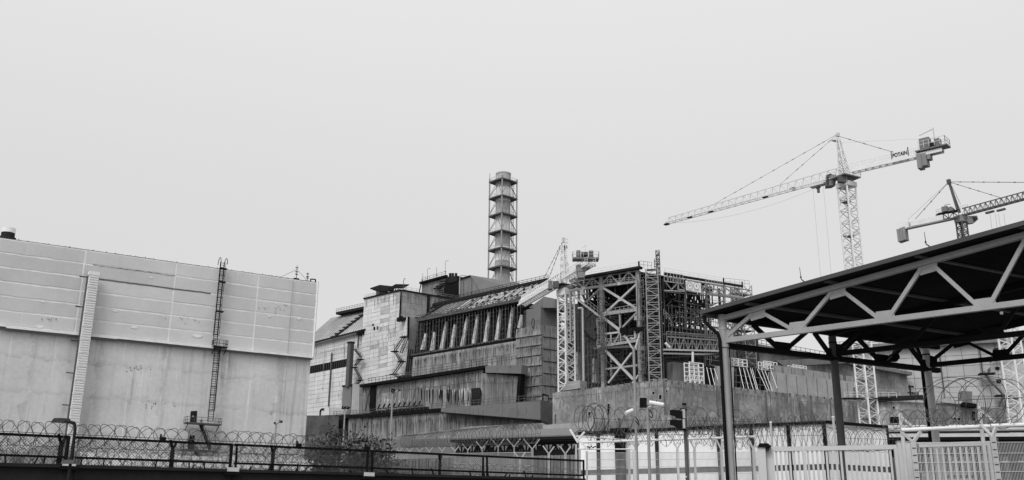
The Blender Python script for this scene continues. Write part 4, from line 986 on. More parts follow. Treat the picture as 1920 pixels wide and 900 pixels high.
# wall of the shelter seen dark through the frame
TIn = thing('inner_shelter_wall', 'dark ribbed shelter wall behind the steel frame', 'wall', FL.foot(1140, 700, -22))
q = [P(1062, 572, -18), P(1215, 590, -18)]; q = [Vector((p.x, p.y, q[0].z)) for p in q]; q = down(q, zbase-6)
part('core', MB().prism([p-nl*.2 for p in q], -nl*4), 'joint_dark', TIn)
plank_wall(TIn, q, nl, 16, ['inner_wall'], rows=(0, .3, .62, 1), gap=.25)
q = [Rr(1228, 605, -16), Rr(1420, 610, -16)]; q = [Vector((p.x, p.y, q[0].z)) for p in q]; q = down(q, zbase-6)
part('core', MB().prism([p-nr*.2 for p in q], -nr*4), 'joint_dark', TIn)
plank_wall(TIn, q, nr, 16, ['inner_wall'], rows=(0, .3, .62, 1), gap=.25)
for (x0, y0, x1, y1, x2) in ((1082, 660, 1087, 716, 1079), (1113, 672, 1118, 718, 1110), (1146, 655, 1148, 712, 1142), (1257, 690, 1262, 712, 1254)):
    part('slanted_pier', MB().prism([P(x0-2, y0, -8), P(x0+1, y0, -8), P(x1, y1, -7), P(x2, y1, -7)], -nl*1.5), 'buttress', TIn)
# left inner scaffolding and pipes next to the white tower
mb = MB()
for i in range(8):
    x = 1077+i*6; p = P(x, 590, -4); mb.bar(Vector((p.x, p.y, zbase)), p-Z*(i % 3)*1.4, .18)
for j in range(16): z = zbase+3+j*2.1; a, b_ = P(1077, 640, -4), P(1120, 640, -4); mb.bar(Vector((a.x, a.y, z)), Vector((b_.x, b_.y, z)), .13)
for j in range(15):
    z = zbase+3+j*2.1; a, b_ = P(1100-(j % 2)*10, 640, -4), P(1112-(j % 2)*10, 640, -4); mb.bar(Vector((a.x, a.y, z)), Vector((b_.x, b_.y, z+2.1)), .13)
T = thing('inner_scaffold', 'dark tube scaffold between the white tower mast and the first frame column', 'scaffold', FL.foot(1096, 700, -4))
part('tubes', mb, 'mid_steel', T, kind='stuff')
p = P(1094, 700, 1); part('white_pipe', MB().path([Vector((p.x, p.y, zbase)), Vector((p.x, p.y, P(1090, 578, 1).z)), Vector((p.x, p.y, P(1090, 577, 1).z))-dl*1.2], .25, 6), 'light_steel', T)
# scaffold towers
def scaf_tower(name, lab, c, wd, z0, z1, m, dx=dl, dn=nl, lift=2.0, grp=None):
    T = thing(name, lab, 'scaffold tower', Vector((c.x, c.y, z0)), grp)
    cs = [c+dx*wd/2*i+dn*wd/2*j for i, j in ((-1, -1), (1, -1), (1, 1), (-1, 1))]
    for k in cs: part('standard', MB().bar(Vector((k.x, k.y, z0)), Vector((k.x, k.y, z1)), .18), m, T)
    mb = MB(); z = z0; i = 0
    while z < z1-.3:
        for a, b_ in zip(cs, cs[1:]+cs[:1]):
            A_, B_ = Vector((a.x, a.y, z)), Vector((b_.x, b_.y, z)); mb.bar(A_, B_, .14); mb.bar(A_+Z*1, B_+Z*1, .08)
            t = Z*min(lift, z1-z); mb.bar(A_ if i % 2 else B_, (B_ if i % 2 else A_)+t, .12)
        z += lift; i += 1
    part('bracing', mb, m, T, kind='stuff')
    mb = MB(); z = z0+lift
    while z < z1: mb.box(Vector((c.x, c.y, z)), dx*wd*.42, dn*wd*.3, Z*.06); z += lift*2
    part('decks', mb, 'mid_steel', T, kind='stuff')
    return T
cS = FL.w(1227, 650, 2.2); s1 = Vector((math.sin(R(100)), math.cos(R(100)), 0)); s2 = Vector((s1.y, -s1.x, 0))
scaf_tower('scaffold_tower', 'tall light scaffold stair tower at the near corner of the steel frame', cS, 2.6, L3.w(1210, 712).z-1, FL.w(1222, 506, 2.2).z, 'grey_steel', s1, s2, 1.5)
cS2 = FL.w(1239.5, 650, 1.0)
T = scaf_tower('hoist_mast', 'slender dark hoist mast rising above the scaffold tower', cS2, .75, L3.w(1210, 712).z-1, FL.w(1237, 470, 1.0).z, 'mid_steel', s1, s2, 1.0)
T = thing('frame_antenna', 'cluster of thin poles on the frame roof beside the hoist mast', 'antenna', FL.w(1229, 505, 1))
mb = MB()
for x, y in ((1227, 485), (1230, 484), (1233, 490)): mb.bar(FL.w(x+1, 506, 1), FL.w(x, y, 1), .12)
for y in (490, 495, 500): mb.bar(FL.w(1226, y, 1), FL.w(1234, y, 1), .12)
part('poles', mb, 'mid_steel', T, kind='stuff')
T = thing('frame_pole', 'single dark pole at the peak of the steel frame roof', 'pole', FL.w(1198, 504)); part('pole', MB().bar(FL.w(1198, 505), FL.w(1197.5, 490), .25), 'dark_steel', T)
for x, y0, y1, lb in ((1357, 532, 521, 'single dark pole on the right roof edge of the steel frame'), (1392, 540, 528, 'pair of thin poles near the right end of the steel frame')):
    T = thing('frame_pole', lb, 'pole', Rr(x, y0)); part('pole', MB().bar(Rr(x, y0), Rr(x-.5, y1), .22), 'dark_steel', T)
cS3 = Rr(1396, 620, -6); scaf_tower('scaffold_tower', 'light scaffold tower at the far right end of the steel frame', cS3, 3.2, R3.w(1390, 700, -12).z-1, Rr(1393, 537, -6).z, 'grey_steel', dr, nr, 2.2)
cS3 = Rr(1381, 600, -6); scaf_tower('scaffold_tower', 'narrow scaffold tower just left of the far end scaffold', cS3, 1.4, R3.w(1390, 700, -12).z-1, Rr(1385, 540, -6).z, 'mid_steel', dr, nr, 2.2)
# banner
TBn = thing('banner', 'white banner with two round emblems hung on the steel frame', 'banner', Rr(1300, 548, 1.2))
bq = Rr(1286, 526, 1.8), Rr(1313.5, 531, 1.8), Rr(1313.5, 548.5, 1.8), Rr(1286, 543, 1.8); bq = list(bq)
bq[3] = Vector((bq[0].x, bq[0].y, bq[3].z)); bq[2] = Vector((bq[1].x, bq[1].y, bq[2].z))
part('cloth', MB().prism(bq, -nr*.08), 'white_panel', TBn)
def disk_ring(mb, q, n, u, v, ru, k=20, dash=False, th=.03, w0=.8):
    W, H = (q[1]-q[0]).length, (q[3]-q[0]).length
    for i in range(k):
        if dash and i % 2: continue
        pts = []
        for t, rr in ((i, 1), (i+1, 1), (i+1, w0), (i, w0)):
            a = 2*math.pi*t/k; pts.append(bil(q, u+math.cos(a)*ru*rr/W, v-math.sin(a)*ru*rr/H)+n*.02)
        mb.prism(pts, n*th)
    return mb
mb = disk_ring(MB(), bq, nr, .24, .5, 1.05, 36, True, w0=.86); disk_ring(mb, bq, nr, .24, .5, .72, 20, False, w0=.9); part('round_emblem', mb, 'grey_steel', TBn)
mb = disk_ring(MB(), bq, nr, .70, .38, .85, 20, False, w0=.9)
for u in (-.03, 0, .03): mb.prism([bil(bq, .70+u-.008, .22)+nr*.02, bil(bq, .70+u+.008, .22)+nr*.02, bil(bq, .70+u+.008, .5)+nr*.02, bil(bq, .70+u-.008, .5)+nr*.02], nr*.03)
part('arched_emblem', mb, 'grey_steel', TBn)
def text_on(s_, q, n, u0, v1, hgt, m, parent, wdt=None, name='lettering', depth=.03, bold=0):
    # letters as real geometry, lying on the quad q (TL,TR,BR,BL); u0,v1 = start and baseline
    cu = bpy.data.curves.new(name, 'FONT'); cu.body = s_; cu.size = 1; cu.offset = bold; cu.extrude = 0
    to = bpy.data.objects.new('tmp', cu); C.objects.link(to); dg = bpy.context.evaluated_depsgraph_get()
    me = bpy.data.meshes.new_from_object(to.evaluated_get(dg)); bpy.data.objects.remove(to); bpy.data.curves.remove(cu)
    xs_ = [v.co.x for v in me.vertices]; ys_ = [v.co.y for v in me.vertices]
    W = (q[1]-q[0]); X = W.normalized(); Y = (q[0]-q[3]).normalized(); o0 = bil(q, u0, v1)+n*.02
    sc = hgt/(max(ys_)-min(ys_)); sx_ = sc if wdt is None else wdt/(max(xs_)-min(xs_))
    off = org(parent)
    for v in me.vertices:
        p = o0+X*(v.co.x-min(xs_))*sx_+Y*(v.co.y-min(ys_))*sc+n*depth; v.co = p-off
    me.materials.clear(); me.materials.append(M[m]); ob = bpy.data.objects.new(name, me); C.objects.link(ob); ob.parent = parent; return ob
text_on('SIP', bq, nr, .175, .58, .45, 'grey_steel', TBn); text_on('Shelter', bq, nr, .52, .90, .42, 'grey_steel', TBn, wdt=1.6)
# white scaffold boxes on the wall top
def white_scaf(lab, x0, y0, x1, y1, off, nx, nz, solidrail=True):
    p = R3.w((x0+x1)/2, y1, off); T = thing('access_scaffold', lab, 'scaffold', p, group='small white access scaffolds on the wall')
    a, b_ = R3.w(x0, y1, off), R3.w(x1, y1, off); h = R3.w(x0, y0, off).z-a.z; dpt = 1.6
    for dn in (0, dpt):
        mb = MB()
        for i in range(nx+1): q_ = a.lerp(b_, i/nx); q_.z = a.z; mb.bar(q_-n4*dn, q_-n4*dn+Z*h, .2)
        for j in range(nz+1): B = Vector((b_.x, b_.y, a.z)); mb.bar(a-n4*dn+Z*h*j/nz, B-n4*dn+Z*h*j/nz, .2)
        if h > 3:
            for i in range(nx): mb.bar(a.lerp(Vector((b_.x, b_.y, a.z)), i/nx)-n4*dn, a.lerp(Vector((b_.x, b_.y, a.z)), (i+1)/nx)-n4*dn+Z*h*.5, .15)
        part('side_frame', mb, 'white_steel', T)
    return T
white_scaf('taller white access scaffold left of the front canopy post', 1294, 679, 1320, 719, -1.5, 3, 5)
white_scaf('white access scaffold directly right of the front canopy post', 1368, 671, 1401, 684, -6, 4, 2)
white_scaf('white access scaffold above the right end of the dark opening', 1432, 677, 1457, 690, -6, 4, 2)
white_scaf('white access scaffold farthest right on the upper wall', 1487, 684, 1512, 691, -9, 4, 2)
white_scaf('small white access frame beside the white mast of the high tower crane', 1585, 715, 1602, 723, -6, 3, 1)
# recessed dark bays with white props, upper wall
TU = thing('upper_recess_wall', 'pale upper wall with two dark bays propped by thin white struts', 'wall', R3.foot(1420, 720, -7))
def U(x, y, o=-4): return R3.w(x, y, o)
q = [U(1250, 690), U(1322, 690)]; 
part('wall', MB().prism([U(1346, 686), U(1376, 689), U(1376, 760), U(1346, 760)], -n4*3), 'lowwall_far', TU)
part('wall', MB().prism([U(1446, 697), U(1600, 716), U(1600, 790), U(1446, 790)], -n4*3), 'lowwall_far', TU)
part('wall', MB().prism([U(1262, 678, -5), U(1300, 684, -5), U(1322, 690, -5), U(1322, 760, -5), U(1262, 760, -5)], -n4*2), 'stained_grey', TU)
part('lintel', MB().prism([U(1452, 684, -5.5), U(1600, 706, -5.5), U(1600, 720, -5.5), U(1452, 700, -5.5)], -n4*3), 'stained_light', TU)
for (x0, x1, y0a, y0b, y1a, y1b) in ((1321, 1347, 687, 689, 722, 724), (1375, 1447, 686, 696, 732, 740)):
    part('dark_bay', MB().prism([U(x0, y0a, -5), U(x1, y0b, -5), U(x1, y1b, -5), U(x0, y1a, -5)], -n4*.5), 'tar_black', TU)
for (xa, ya, xb, yb) in ((1325, 689, 1332, 722), (1332, 690, 1340, 722), (1339, 691, 1346, 712), (1386, 689, 1395, 730), (1394, 690, 1404, 731), (1400, 690, 1413, 732), (1407, 691, 1419, 732), (1410, 691, 1422, 733), (1420, 692, 1439, 733), (1428, 693, 1443, 734), (1434, 694, 1449, 735), (1445, 694, 1457, 728)):
    part('white_strut', MB().bar(U(xa, ya, -3.6), U(xb, yb, -.5), .10), 'white_steel', TU)
mb = MB()
for y in (703, 716): mb.bar(U(1376, y, -4.4), U(1446, y+8, -4.4), .2)
for x in range(1380, 1446, 9): mb.bar(U(x, 690, -4.4), U(x, 735, -4.4), .15)
part('bay_rail', mb, 'mid_steel', TU)
mb = MB()
for k in range(8): a = U(1455+k*19, 700+k*2.6, -3.95); mb.bar(a, Vector((a.x, a.y, a.z-6)), .08)
part('joint', mb, 'joint_dark', TU, kind='stuff')
T = thing('site_hoarding', 'dark corrugated wall strip and clutter behind the first canopy bay', 'wall', R3.foot(1300, 690, -12))
part('sheet', MB().prism(down([R3.w(1228, 672, -9), R3.w(1420, 690, -9)], zbase-3), -n4*.5), 'inner_wall', T)

# ================================================================== cranes
def lattice(T, p0, p1, wd, m, bay, wd2=None, r=.14, plat=0, d=Vector((1, 0, 0)), n=Vector((0, -1, 0)), brm=None, ladd=True):
    c0, c1_ = Vector(p0), Vector(p1); H = (c1_-c0).length; wd2 = wd if wd2 is None else wd2
    cor = [(-1, -1), (1, -1), (1, 1), (-1, 1)]
    pt = lambda k, t: c0.lerp(c1_, t)+(d*cor[k][0]+n*cor[k][1])*(wd+(wd2-wd)*t)/2
    for k in range(4): part('corner_post', MB().bar(pt(k, 0), pt(k, 1), r*2.2), m, T)
    mb = MB(); N_ = max(1, round(H/bay))
    for i in range(N_):
        t0, tm, t1 = i/N_, (i+.5)/N_, (i+1)/N_
        for k in range(4):
            j = (k+1) % 4
            mb.bar(pt(k, t0), pt(j, tm), r); mb.bar(pt(j, tm), pt(k, t1), r)
            mb.bar(pt(k, t0), pt(j, t0), r*.9)
    part('lacing', mb, brm or m, T, kind='stuff')
    if plat:
        for i in range(1, int(H/plat)+1):
            t = i*plat/H
            if t >= 1: break
            q = [pt(k, t) for k in range(4)]
            part('rest_platform', MB().prism([q[0].lerp(q[2], .04), q[1].lerp(q[3], .04), q[2].lerp(q[0], .3), q[3].lerp(q[1], .3)], -Z*.1), 'cabin_dark', T)
            rb = MB()
            for a, b_ in zip(q, q[1:]+q[:1]): rail(rb, a, b_, 1.1, wd, .07)
            part('platform_rail', rb, m, T)
    if ladd:
        c = pt(1, 0).lerp(pt(3, 0), .3); e = pt(1, 1).lerp(pt(3, 1), .3); mb = MB()
        for s_ in (-.2, .2): mb.bar(c+d*s_, e+d*s_, .07)
        K = int(H/.6)
        for i in range(K): p = c.lerp(e, i/K); mb.bar(p-d*.2, p+d*.2, .05)
        part('ladder', mb, m, T)
def jib(T, a, b_, wd, h, m, bay, r=.11, taper=.7, nm='jib'):
    a, b_ = Vector(a), Vector(b_); ax = (b_-a).normalized(); s = ax.cross(Z).normalized(); Ln = (b_-a).length; N_ = round(Ln/bay)
    lo = lambda t, k: a.lerp(b_, t)+s*k*wd/2; hi = lambda t: a.lerp(b_, t)+Z*h*(1-(1-taper)*t)
    for k in (-1, 1): part(nm+'_lower_chord', MB().bar(lo(0, k), lo(1, k), r*2.4), m, T)
    part(nm+'_top_chord', MB().bar(hi(0), hi(.99), r*2.0), m, T)
    mb = MB()
    for i in range(N_):
        t0, tm, t1 = i/N_, (i+.5)/N_, (i+1)/N_
        for k in (-1, 1): mb.bar(lo(t0, k), hi(tm), r); mb.bar(hi(tm), lo(t1, k), r)
        mb.bar(lo(t0, -1), lo(t0, 1), r); mb.bar(lo(t0, -1), lo(t1, 1), r*.8)
    part(nm+'_lacing', mb, m, T, kind='stuff')
    return lo, hi, ax, s
def walkway(T, a, b_, wd, m, railh=1.1, nm='counter_jib'):
    ax = (b_-a).normalized(); s = ax.cross(Z).normalized(); Ln = (b_-a).length
    for k in (-1, 1): part(nm+'_girder', MB().bar(a+s*k*wd/2, b_+s*k*wd/2, .25, .7), m, T)
    mb = MB(); K = int(Ln/1.4)
    for i in range(K+1):
        p = a.lerp(b_, i/K); mb.bar(p-s*wd/2, p+s*wd/2, .15)
        if i < K: mb.bar(p-s*wd/2, a.lerp(b_, (i+1)/K)+s*wd/2, .12)
    part(nm+'_lacing', mb, 'crane_grey', T, kind='stuff')
    for k in (-1, 1): part('handrail', rail(MB(), a+s*k*wd/2+Z*.35, b_+s*k*wd/2+Z*.35, railh, 1.3, .06), m, T)
    return ax, s
def pend(T, a, b_, r=.06, kn=6, m='mid_steel'):
    mb = MB().tube(a, b_, r, n=4); d_ = (b_-a)
    for i in range(1, kn): p = a+d_*(i/kn+random.uniform(-.03, .03)); mb.tube(p-d_.normalized()*.35, p+d_.normalized()*.35, r*2.0, n=5)
    part('pendant', mb, m, T)
# --- crane 2 (large, lettered)
YC = 188
pb = at(1622, 790, YC); pt_ = at(1587, 350, YC); bx, by = pt_.x, pt_.y
T2 = thing('tower_crane', 'large light tower crane with lettered counter jib, rising behind the canopy', 'crane', (bx, by, 0))
rt = R(28); dx = Vector((math.cos(rt), math.sin(rt), 0)); dn = Vector((dx.y, -dx.x, 0))
lattice(T2, (bx, by, 0), (bx, by, pt_.z), 2.5, 'crane_white', 2.6, r=.13, plat=7.4, d=dx, n=dn, brm='crane_grey')
slew = MB(); c = Vector((bx, by, pt_.z)); slew.box(c+Z*.3, dx*1.5, dn*1.5, Z*.5); part('slewing_ring', slew, 'crane_grey', T2)
part('ring_collar', MB().tube(c+Z*.8, c+Z*1.7, 1.5, n=20), 'mid_steel', T2)
mb = MB().box(c+Z*1.9, dx*2.4, dn*1.9, Z*.12); part('turntable_deck', mb, 'cabin_dark', T2)
rr_ = MB(); P4 = [c+Z*2+dx*i*2.4+dn*j*1.9 for i, j in ((-1, -1), (1, -1), (1, 1), (-1, 1))]
for a, b_ in zip(P4, P4[1:]+P4[:1]): rail(rr_, a, b_, 1.1, 1.2, .06)
part('deck_rail', rr_, 'crane_grey', T2)
jr = at(1578, 331, YC); tip = at_z(1250, 419, jr.z); ct = at_z(1768, 282, jr.z)
ax_ = (Vector((tip.x, tip.y, 0))-Vector((jr.x, jr.y, 0))).normalized()
lo, hi, ax, s = jib(T2, jr, tip, 1.3, 2.1, 'crane_grey', 1.9, r=.065, taper=.62)
apex = at(1571, 251, YC); 
topc = c+Z*2.0
lattice(T2, topc, Vector((apex.x, apex.y, apex.z-1)), 1.7, 'crane_white', 1.9, wd2=.5, r=.10, d=dx, n=dn, brm='crane_grey')
mb = MB(); ap = Vector((apex.x, apex.y, apex.z)); mb.box(ap-Z*.2, dx*.35, dn*.22, Z*.4); mb.bar(ap+Z*.1, ap-Z*.5-dx*.9, .12); mb.bar(ap-Z*1.4+dx*1.3-dn*.7, ap-Z*1.4-dx*1.1-dn*.7, .8, .12); part('apex_head', mb, 'crane_grey', T2)
part('apex_rail', rail(MB(), ap-Z*1.4+dx*.3-dn*1, ap-Z*1.4+dx*1.3-dn*1, 1.2, .5, .06), 'crane_grey', T2)
random.seed(9)
pend(T2, ap, hi(.32), .035, 7); pend(T2, ap, hi(.70), .035, 12)
cj = at_z(1596, 322, jr.z); cend = ct
axc, sc = walkway(T2, cj, cend, 1.3, 'crane_white')
pend(T2, ap+Z*-.5, cj.lerp(cend, .62)+Z*.6, .045, 5); part('top_line', MB().tube(ap-Z*2, cj.lerp(cend, .8)+Z*3.4, .025, n=4), 'crane_grey', T2)
u_ = lambda t: cj.lerp(cend, t)
mb = MB().box(u_(.90)+Z*.7, axc*3.0, sc*1.2, Z*.13); part('machine_deck', mb, 'cabin_dark', T2)
rb = MB()
for k in (-1, 1): rail(rb, u_(.78)+sc*1.5*k+Z*.9, u_(1.0)+axc*1+sc*1.5*k+Z*.9, 1.5, 1, .07)
rail(rb, u_(1.0)+axc*1-sc*1.5+Z*.9, u_(1.0)+axc*1+sc*1.5+Z*.9, 1.5, 1, .07); part('deck_rail', rb, 'crane_grey', T2)
part('winch_cabinet', MB().box(u_(.83)+Z*2.0, axc*.95, sc*.7, Z*1.25), 'cabin_dark', T2)
part('winch_drum', MB().tube(u_(.91)-sc*.7+Z*1.3, u_(.91)+sc*.7+Z*1.3, .6, n=12), 'dark_steel', T2)
part('winch_cabinet', MB().box(u_(.96)+Z*1.6, axc*.5, sc*.7, Z*.9), 'cabin_dark', T2)
mb = MB(); q0 = u_(.93)+Z*.9; mb.bar(q0, q0+Z*4.2, .16); mb.bar(q0+Z*4.0, q0+Z*3.3-axc*2.8, .16); part('davit', mb, 'crane_grey', T2)
for kx in (0, 1): part('counterweight', MB().box(u_(.735)+axc*(.45+.95*kx)-Z*(1.35-.12*kx), axc*.45, sc*.9, Z*(1.45-.2*kx)), 'counterweight', T2)
part('counterweight', MB().box(u_(.735)+axc*2.25-Z*.75, axc*.3, sc*.75, Z*.55), 'counterweight', T2)
# lettered board
bA, bB = u_(.50)-sc*.7*1, u_(.735)-sc*.7*1
if (bA-CAM).dot(sc) < 0: pass
side = sc if sc.dot(CAM-cj) > 0 else -sc
bA, bB = u_(.475)+side*.72, u_(.655)+side*.72
if ray(1, 1) is None: pass
bq = [bA+Z*1.75, bB+Z*1.75, bB+Z*.35, bA+Z*.35]
b_o = part('name_board', MB().prism(bq, -side*.05), 'crane_white', T2)
text_on('POTAIN', bq, side, .06, .80, .85, 'tar_black', b_o, wdt=(bB-bA).length*.88, bold=.03)
part('board_post', MB().bar(bB+Z*2.1, bB+Z*.2, .14), 'dark_steel', T2); part('board_post', MB().bar(bA+Z*1.9, bA+Z*.2, .12), 'dark_steel', T2)
# cabs by the mast
cc = c+Z*3.3
part('switch_cabinet', MB().prism([at(1573, 340, YC-2), at(1573, 328.5, YC-2), at(1589, 329, YC-2), at(1589, 342, YC-2)], Vector((0, 1, 0))), 'mid_steel', T2)
cab = MB().prism([at(1548, 348, YC+2), at(1549, 328, YC+2), at(1557, 326, YC+1), at(1568, 329, YC+1), at(1567, 343, YC+1), at(1560, 347, YC+1)], Vector((.5, 2, 0))); part('operator_cab', cab, 'cabin_dark', T2)
part('cab_window', MB().prism([at(1549.3, 345, YC+1.7), at(1549.8, 331, YC+1.7), at(1554, 330, YC+1.3), at(1553, 345, YC+1.3)], Vector((0, .1, 0))), 'lens_glass', T2)
# trolley, hook and ropes
tr = lo(.12, 0); part('trolley', MB().box(tr-Z*.5, ax*1.7, s*.8, Z*.22), 'crane_grey', T2)
mb = MB().box(tr-Z*1.7, ax*.22, s*.2, Z*.5); mb.box(tr-Z*1.1, ax*.45, s*.2, Z*.15); part('hook_block', mb, 'mid_steel', T2)
for k in (-1.2, 1.2): part('hoist_rope', MB().tube(tr-Z*.6+ax*k*1.0, tr+ax*k*1.0-Z*27, .018, n=3), 'mid_steel', T2)
mb = MB(); K = 24; pts = []
for i in range(K+1):
    t = i/K; p = lo(.03+.94*t, 0); p = p-Z*(2.4*4*t*(1-t)*.9+.2); pts.append(p)
part('slack_cable', mb.path(pts, .02, 3), 'mid_steel', T2)
part('tip_sheave', MB().box(lo(1, 0)-Z*.2, ax*.6, s*.45, Z*.14), 'dark_steel', T2)
mb = MB()
for t, u0 in ((.85, 0), (.72, 0), (.40, 0), (.25, .3)): mb.box(lo(t, 0)+Z*u0, ax*.6, s*.35, Z*.1)
part('jib_fitting', mb, 'dark_steel', T2, kind='stuff')
p = at(1616, 747, YC-.5); part('collar_platform', MB().box(Vector((bx, by, p.z)), Vector((5.0, 0, 0)), Vector((0, 1.2, 0)), Z*.05), 'dark_steel', T2)
part('collar_rail', rail(rail(MB(), Vector((bx-5, by-2, p.z)), Vector((bx+2, by-2, p.z)), 1.0, 1.2, .07), Vector((bx+2, by-2, p.z)), Vector((bx+5, by-2, p.z)), 1.0, 1.2, .07), 'crane_grey', T2)
# --- crane 1 (behind the low wall, jib over the shelter)
Y1 = 222; a0 = at(1061, 545, Y1)
T1c = thing('tower_crane', 'white tower crane standing in front of the stepped tower with short visible jib', 'crane', (a0.x, a0.y, 0))
rt = R(36); dx1 = Vector((math.cos(rt), math.sin(rt), 0)); dn1 = Vector((dx1.y, -dx1.x, 0))
z0c = 0; zA1 = at(1061, 552, Y1).z
lattice(T1c, (a0.x, a0.y, 0), (a0.x, a0.y, zA1), 2.75, 'crane_white', 2.7, r=.17, plat=8, d=dx1, n=dn1)
c = Vector((a0.x, a0.y, zA1)); part('slewing_collar', MB().box(c+Z*.4, dx1*1.6, dn1*1.6, Z*.8), 'crane_white', T1c)
part('ring_collar', MB().tube(c+Z*1.2, c+Z*1.9, 1.9, n=20), 'cabin_dark', T1c); part('turntable_deck', MB().box(c+Z*2.0, dx1*2.6, dn1*1.7, Z*.15), 'dark_steel', T1c)
jr1 = at(1052, 530, Y1); tip1 = at_z(978, 573, jr1.z); ce1 = at_z(1109, 494, jr1.z)
lo1, hi1, ax1, s1_ = jib(T1c, jr1, tip1, 2.0, 2.5, 'crane_white', 1.5, r=.16, taper=1.0)
mb = MB(); L1_ = (tip1-jr1).length
for k in range(40): t = k/40; mb.bar(lo1(t, -1)+Z*2.5*.5, lo1(t, -1), .12); mb.bar(lo1(t, 1)+Z*1.2, lo1(t, 1), .12)
part('jib_rungs', mb, 'crane_white', T1c, kind='stuff')
ap1 = at(1056, 450, Y1); lattice(T1c, c+Z*2, Vector((ap1.x, ap1.y, ap1.z-1)), 2.3, 'crane_white', 1.8, wd2=.7, r=.10, d=dx1, n=dn1)
mb = MB(); mb.box(ap1, dx1*.25, dn1*.25, Z*.6); part('apex_head', mb, 'crane_grey', T1c)
part('apex_cage', rail(MB(), ap1-Z*1.4+dx1*.4, ap1-Z*1.4+dx1*1.4, 1.8, .5, .09), 'crane_grey', T1c)
part('apex_sheave', MB().tube(ap1-Z*1.8+dx1*.5-dn1*.3, ap1-Z*1.8+dx1*.5+dn1*.3, .55, n=12), 'dark_steel', T1c)
pend(T1c, ap1, at(1014, 533, Y1+20), .05, 8); pend(T1c, ap1, at(1029, 522, Y1+14), .05, 8)
cj1 = at_z(1062, 522, jr1.z); ax1c, sc1 = walkway(T1c, cj1, ce1, 2.0, 'crane_white')
u1 = lambda t: cj1.lerp(ce1, t)
e = at(1098, 484, u1(.8).y); X_ = Vector((1, 0, 0)); part('machine_deck', MB().box(e-Z*.3, X_*2.9, Vector((0, 1.3, 0)), Z*.2), 'cabin_dark', T1c)
D_ = ax1c
rb = MB(); 
Yv = Vector((0, 1, 0))
for k in (-1.3, 1.3): rail(rb, e+Yv*k-X_*2.9, e+Yv*k+X_*2.9, 1.2, 1.2, .06)
for k in (-2.9, 2.9): rail(rb, e-Yv*1.3+X_*k, e+Yv*1.3+X_*k, 1.2, 1.2, .06)
part('deck_rail', rb, 'crane_grey', T1c)
part('winch_cabinet', MB().box(at(1084.5, 477.5, e.y), X_*.45, Vector((0, .6, 0)), Z*.85), 'mid_steel', T1c)
part('winch_cabinet', MB().box(at(1108, 477.5, e.y), X_*.5, Vector((0, .6, 0)), Z*.8), 'mid_steel', T1c)
part('winch_drum', MB().tube(at(1090, 479, e.y), at(1102, 479, e.y), .8, n=12), 'dark_steel', T1c)
mb = MB(); p = at(1098, 484, e.y); mb.bar(p, at(1098, 460, e.y), .12); mb.bar(at(1098, 460, e.y), at(1093, 464, e.y), .12); part('davit', mb, 'crane_grey', T1c)
for (x0, y0, x1, y1) in ((1081, 496, 1100, 509), (1083, 508, 1098, 520)):
    part('counterweight', MB().prism([at(x0, y0, e.y), at(x1, y0, e.y), at(x1-2, y1, e.y), at(x0+1, y1, e.y)], Vector((0, 2.2, 0))), 'counterweight', T1c)
part('operator_cab', MB().prism([at(1028, 541, Y1-2), at(1029, 526, Y1-2), at(1036, 526, Y1-2), at(1036, 541, Y1-2)], Vector((0, 2, 0))), 'cabin_dark', T1c)
part('switch_cabinet', MB().prism([at(1037, 539, Y1-2), at(1037, 527, Y1-2), at(1048, 527, Y1-2), at(1048, 539, Y1-2)], Vector((0, 1.2, 0))), 'mid_steel', T1c)
# --- crane 3 (distant, right)
Y3 = 330; a3 = at(1802, 414, Y3)
T3c = thing('tower_crane', 'distant tower crane at the far right with pale ballast housing', 'crane', (a3.x, a3.y, 0))
dx3 = Vector((math.cos(.5), math.sin(.5), 0)); dn3 = Vector((dx3.y, -dx3.x, 0))
lattice(T3c, (a3.x, a3.y, 0), (a3.x, a3.y, a3.z), 2.5, 'mid_steel', 2.4, r=.2, d=dx3, n=dn3, ladd=False)
c = Vector((a3.x, a3.y, a3.z)); part('slewing_ring', MB().box(c+Z*.6, dx3*1.6, dn3*1.6, Z*1.2), 'grey_steel', T3c)
zj = at(1797, 406, Y3).z; tip3 = at_z(1990, 355, zj); end3 = at_z(1683, 429, zj); rt3 = at_z(1800, 405, zj)
lo3, hi3, ax3, s3 = jib(T3c, at_z(1806, 404, zj), tip3, 1.6, 2.6, 'mid_steel', 1.9, r=.16, taper=1)
pk3 = at(1779, 341, Y3); 
for k in (-1, 1): part('raked_mast', MB().bar(at(1798, 398, Y3)+s3*k*.8, pk3+s3*k*.15, .5), 'mid_steel', T3c)
mb = MB()
for i in range(9): a = at(1798, 398, Y3).lerp(pk3, i/9); mb.bar(a-s3*.8*(1-i/10), a+s3*.8*(1-i/10), .16)
part('mast_rung', mb, 'mid_steel', T3c, kind='stuff')
part('mast_ladder', rail(MB(), at(1801, 385, Y3), at(1783, 348, Y3), 1, 1.5, .06), 'grey_steel', T3c)
part('apex_head', MB().box(pk3, ax3*.6, s3*.5, Z*.9), 'mid_steel', T3c)
pend(T3c, pk3, at_z(1716, 411, zj+1.4), .10, 4); pend(T3c, pk3, at(1925, 342, Y3-30), .1, 6); pend(T3c, pk3, hi3(.42), .09, 5)
part('guy_wire', MB().tube(pk3, at_z(1702, 412, zj+2), .04, n=4), 'mid_steel', T3c)
w0, w1 = at_z(1770, 412, zj), end3
aw = (w1-w0).normalized(); sw = aw.cross(Z)
part('counter_jib_beam', MB().bar(at_z(1795, 406, zj)-Z*.5, w0.lerp(w1, .95)-Z*.7, 2.0, .5), 'grey_steel', T3c)
part('side_panel', MB().bar(w0+Z*.7, w0.lerp(w1, .68)+Z*.7, 1.8, 1.9), 'crane_white', T3c)
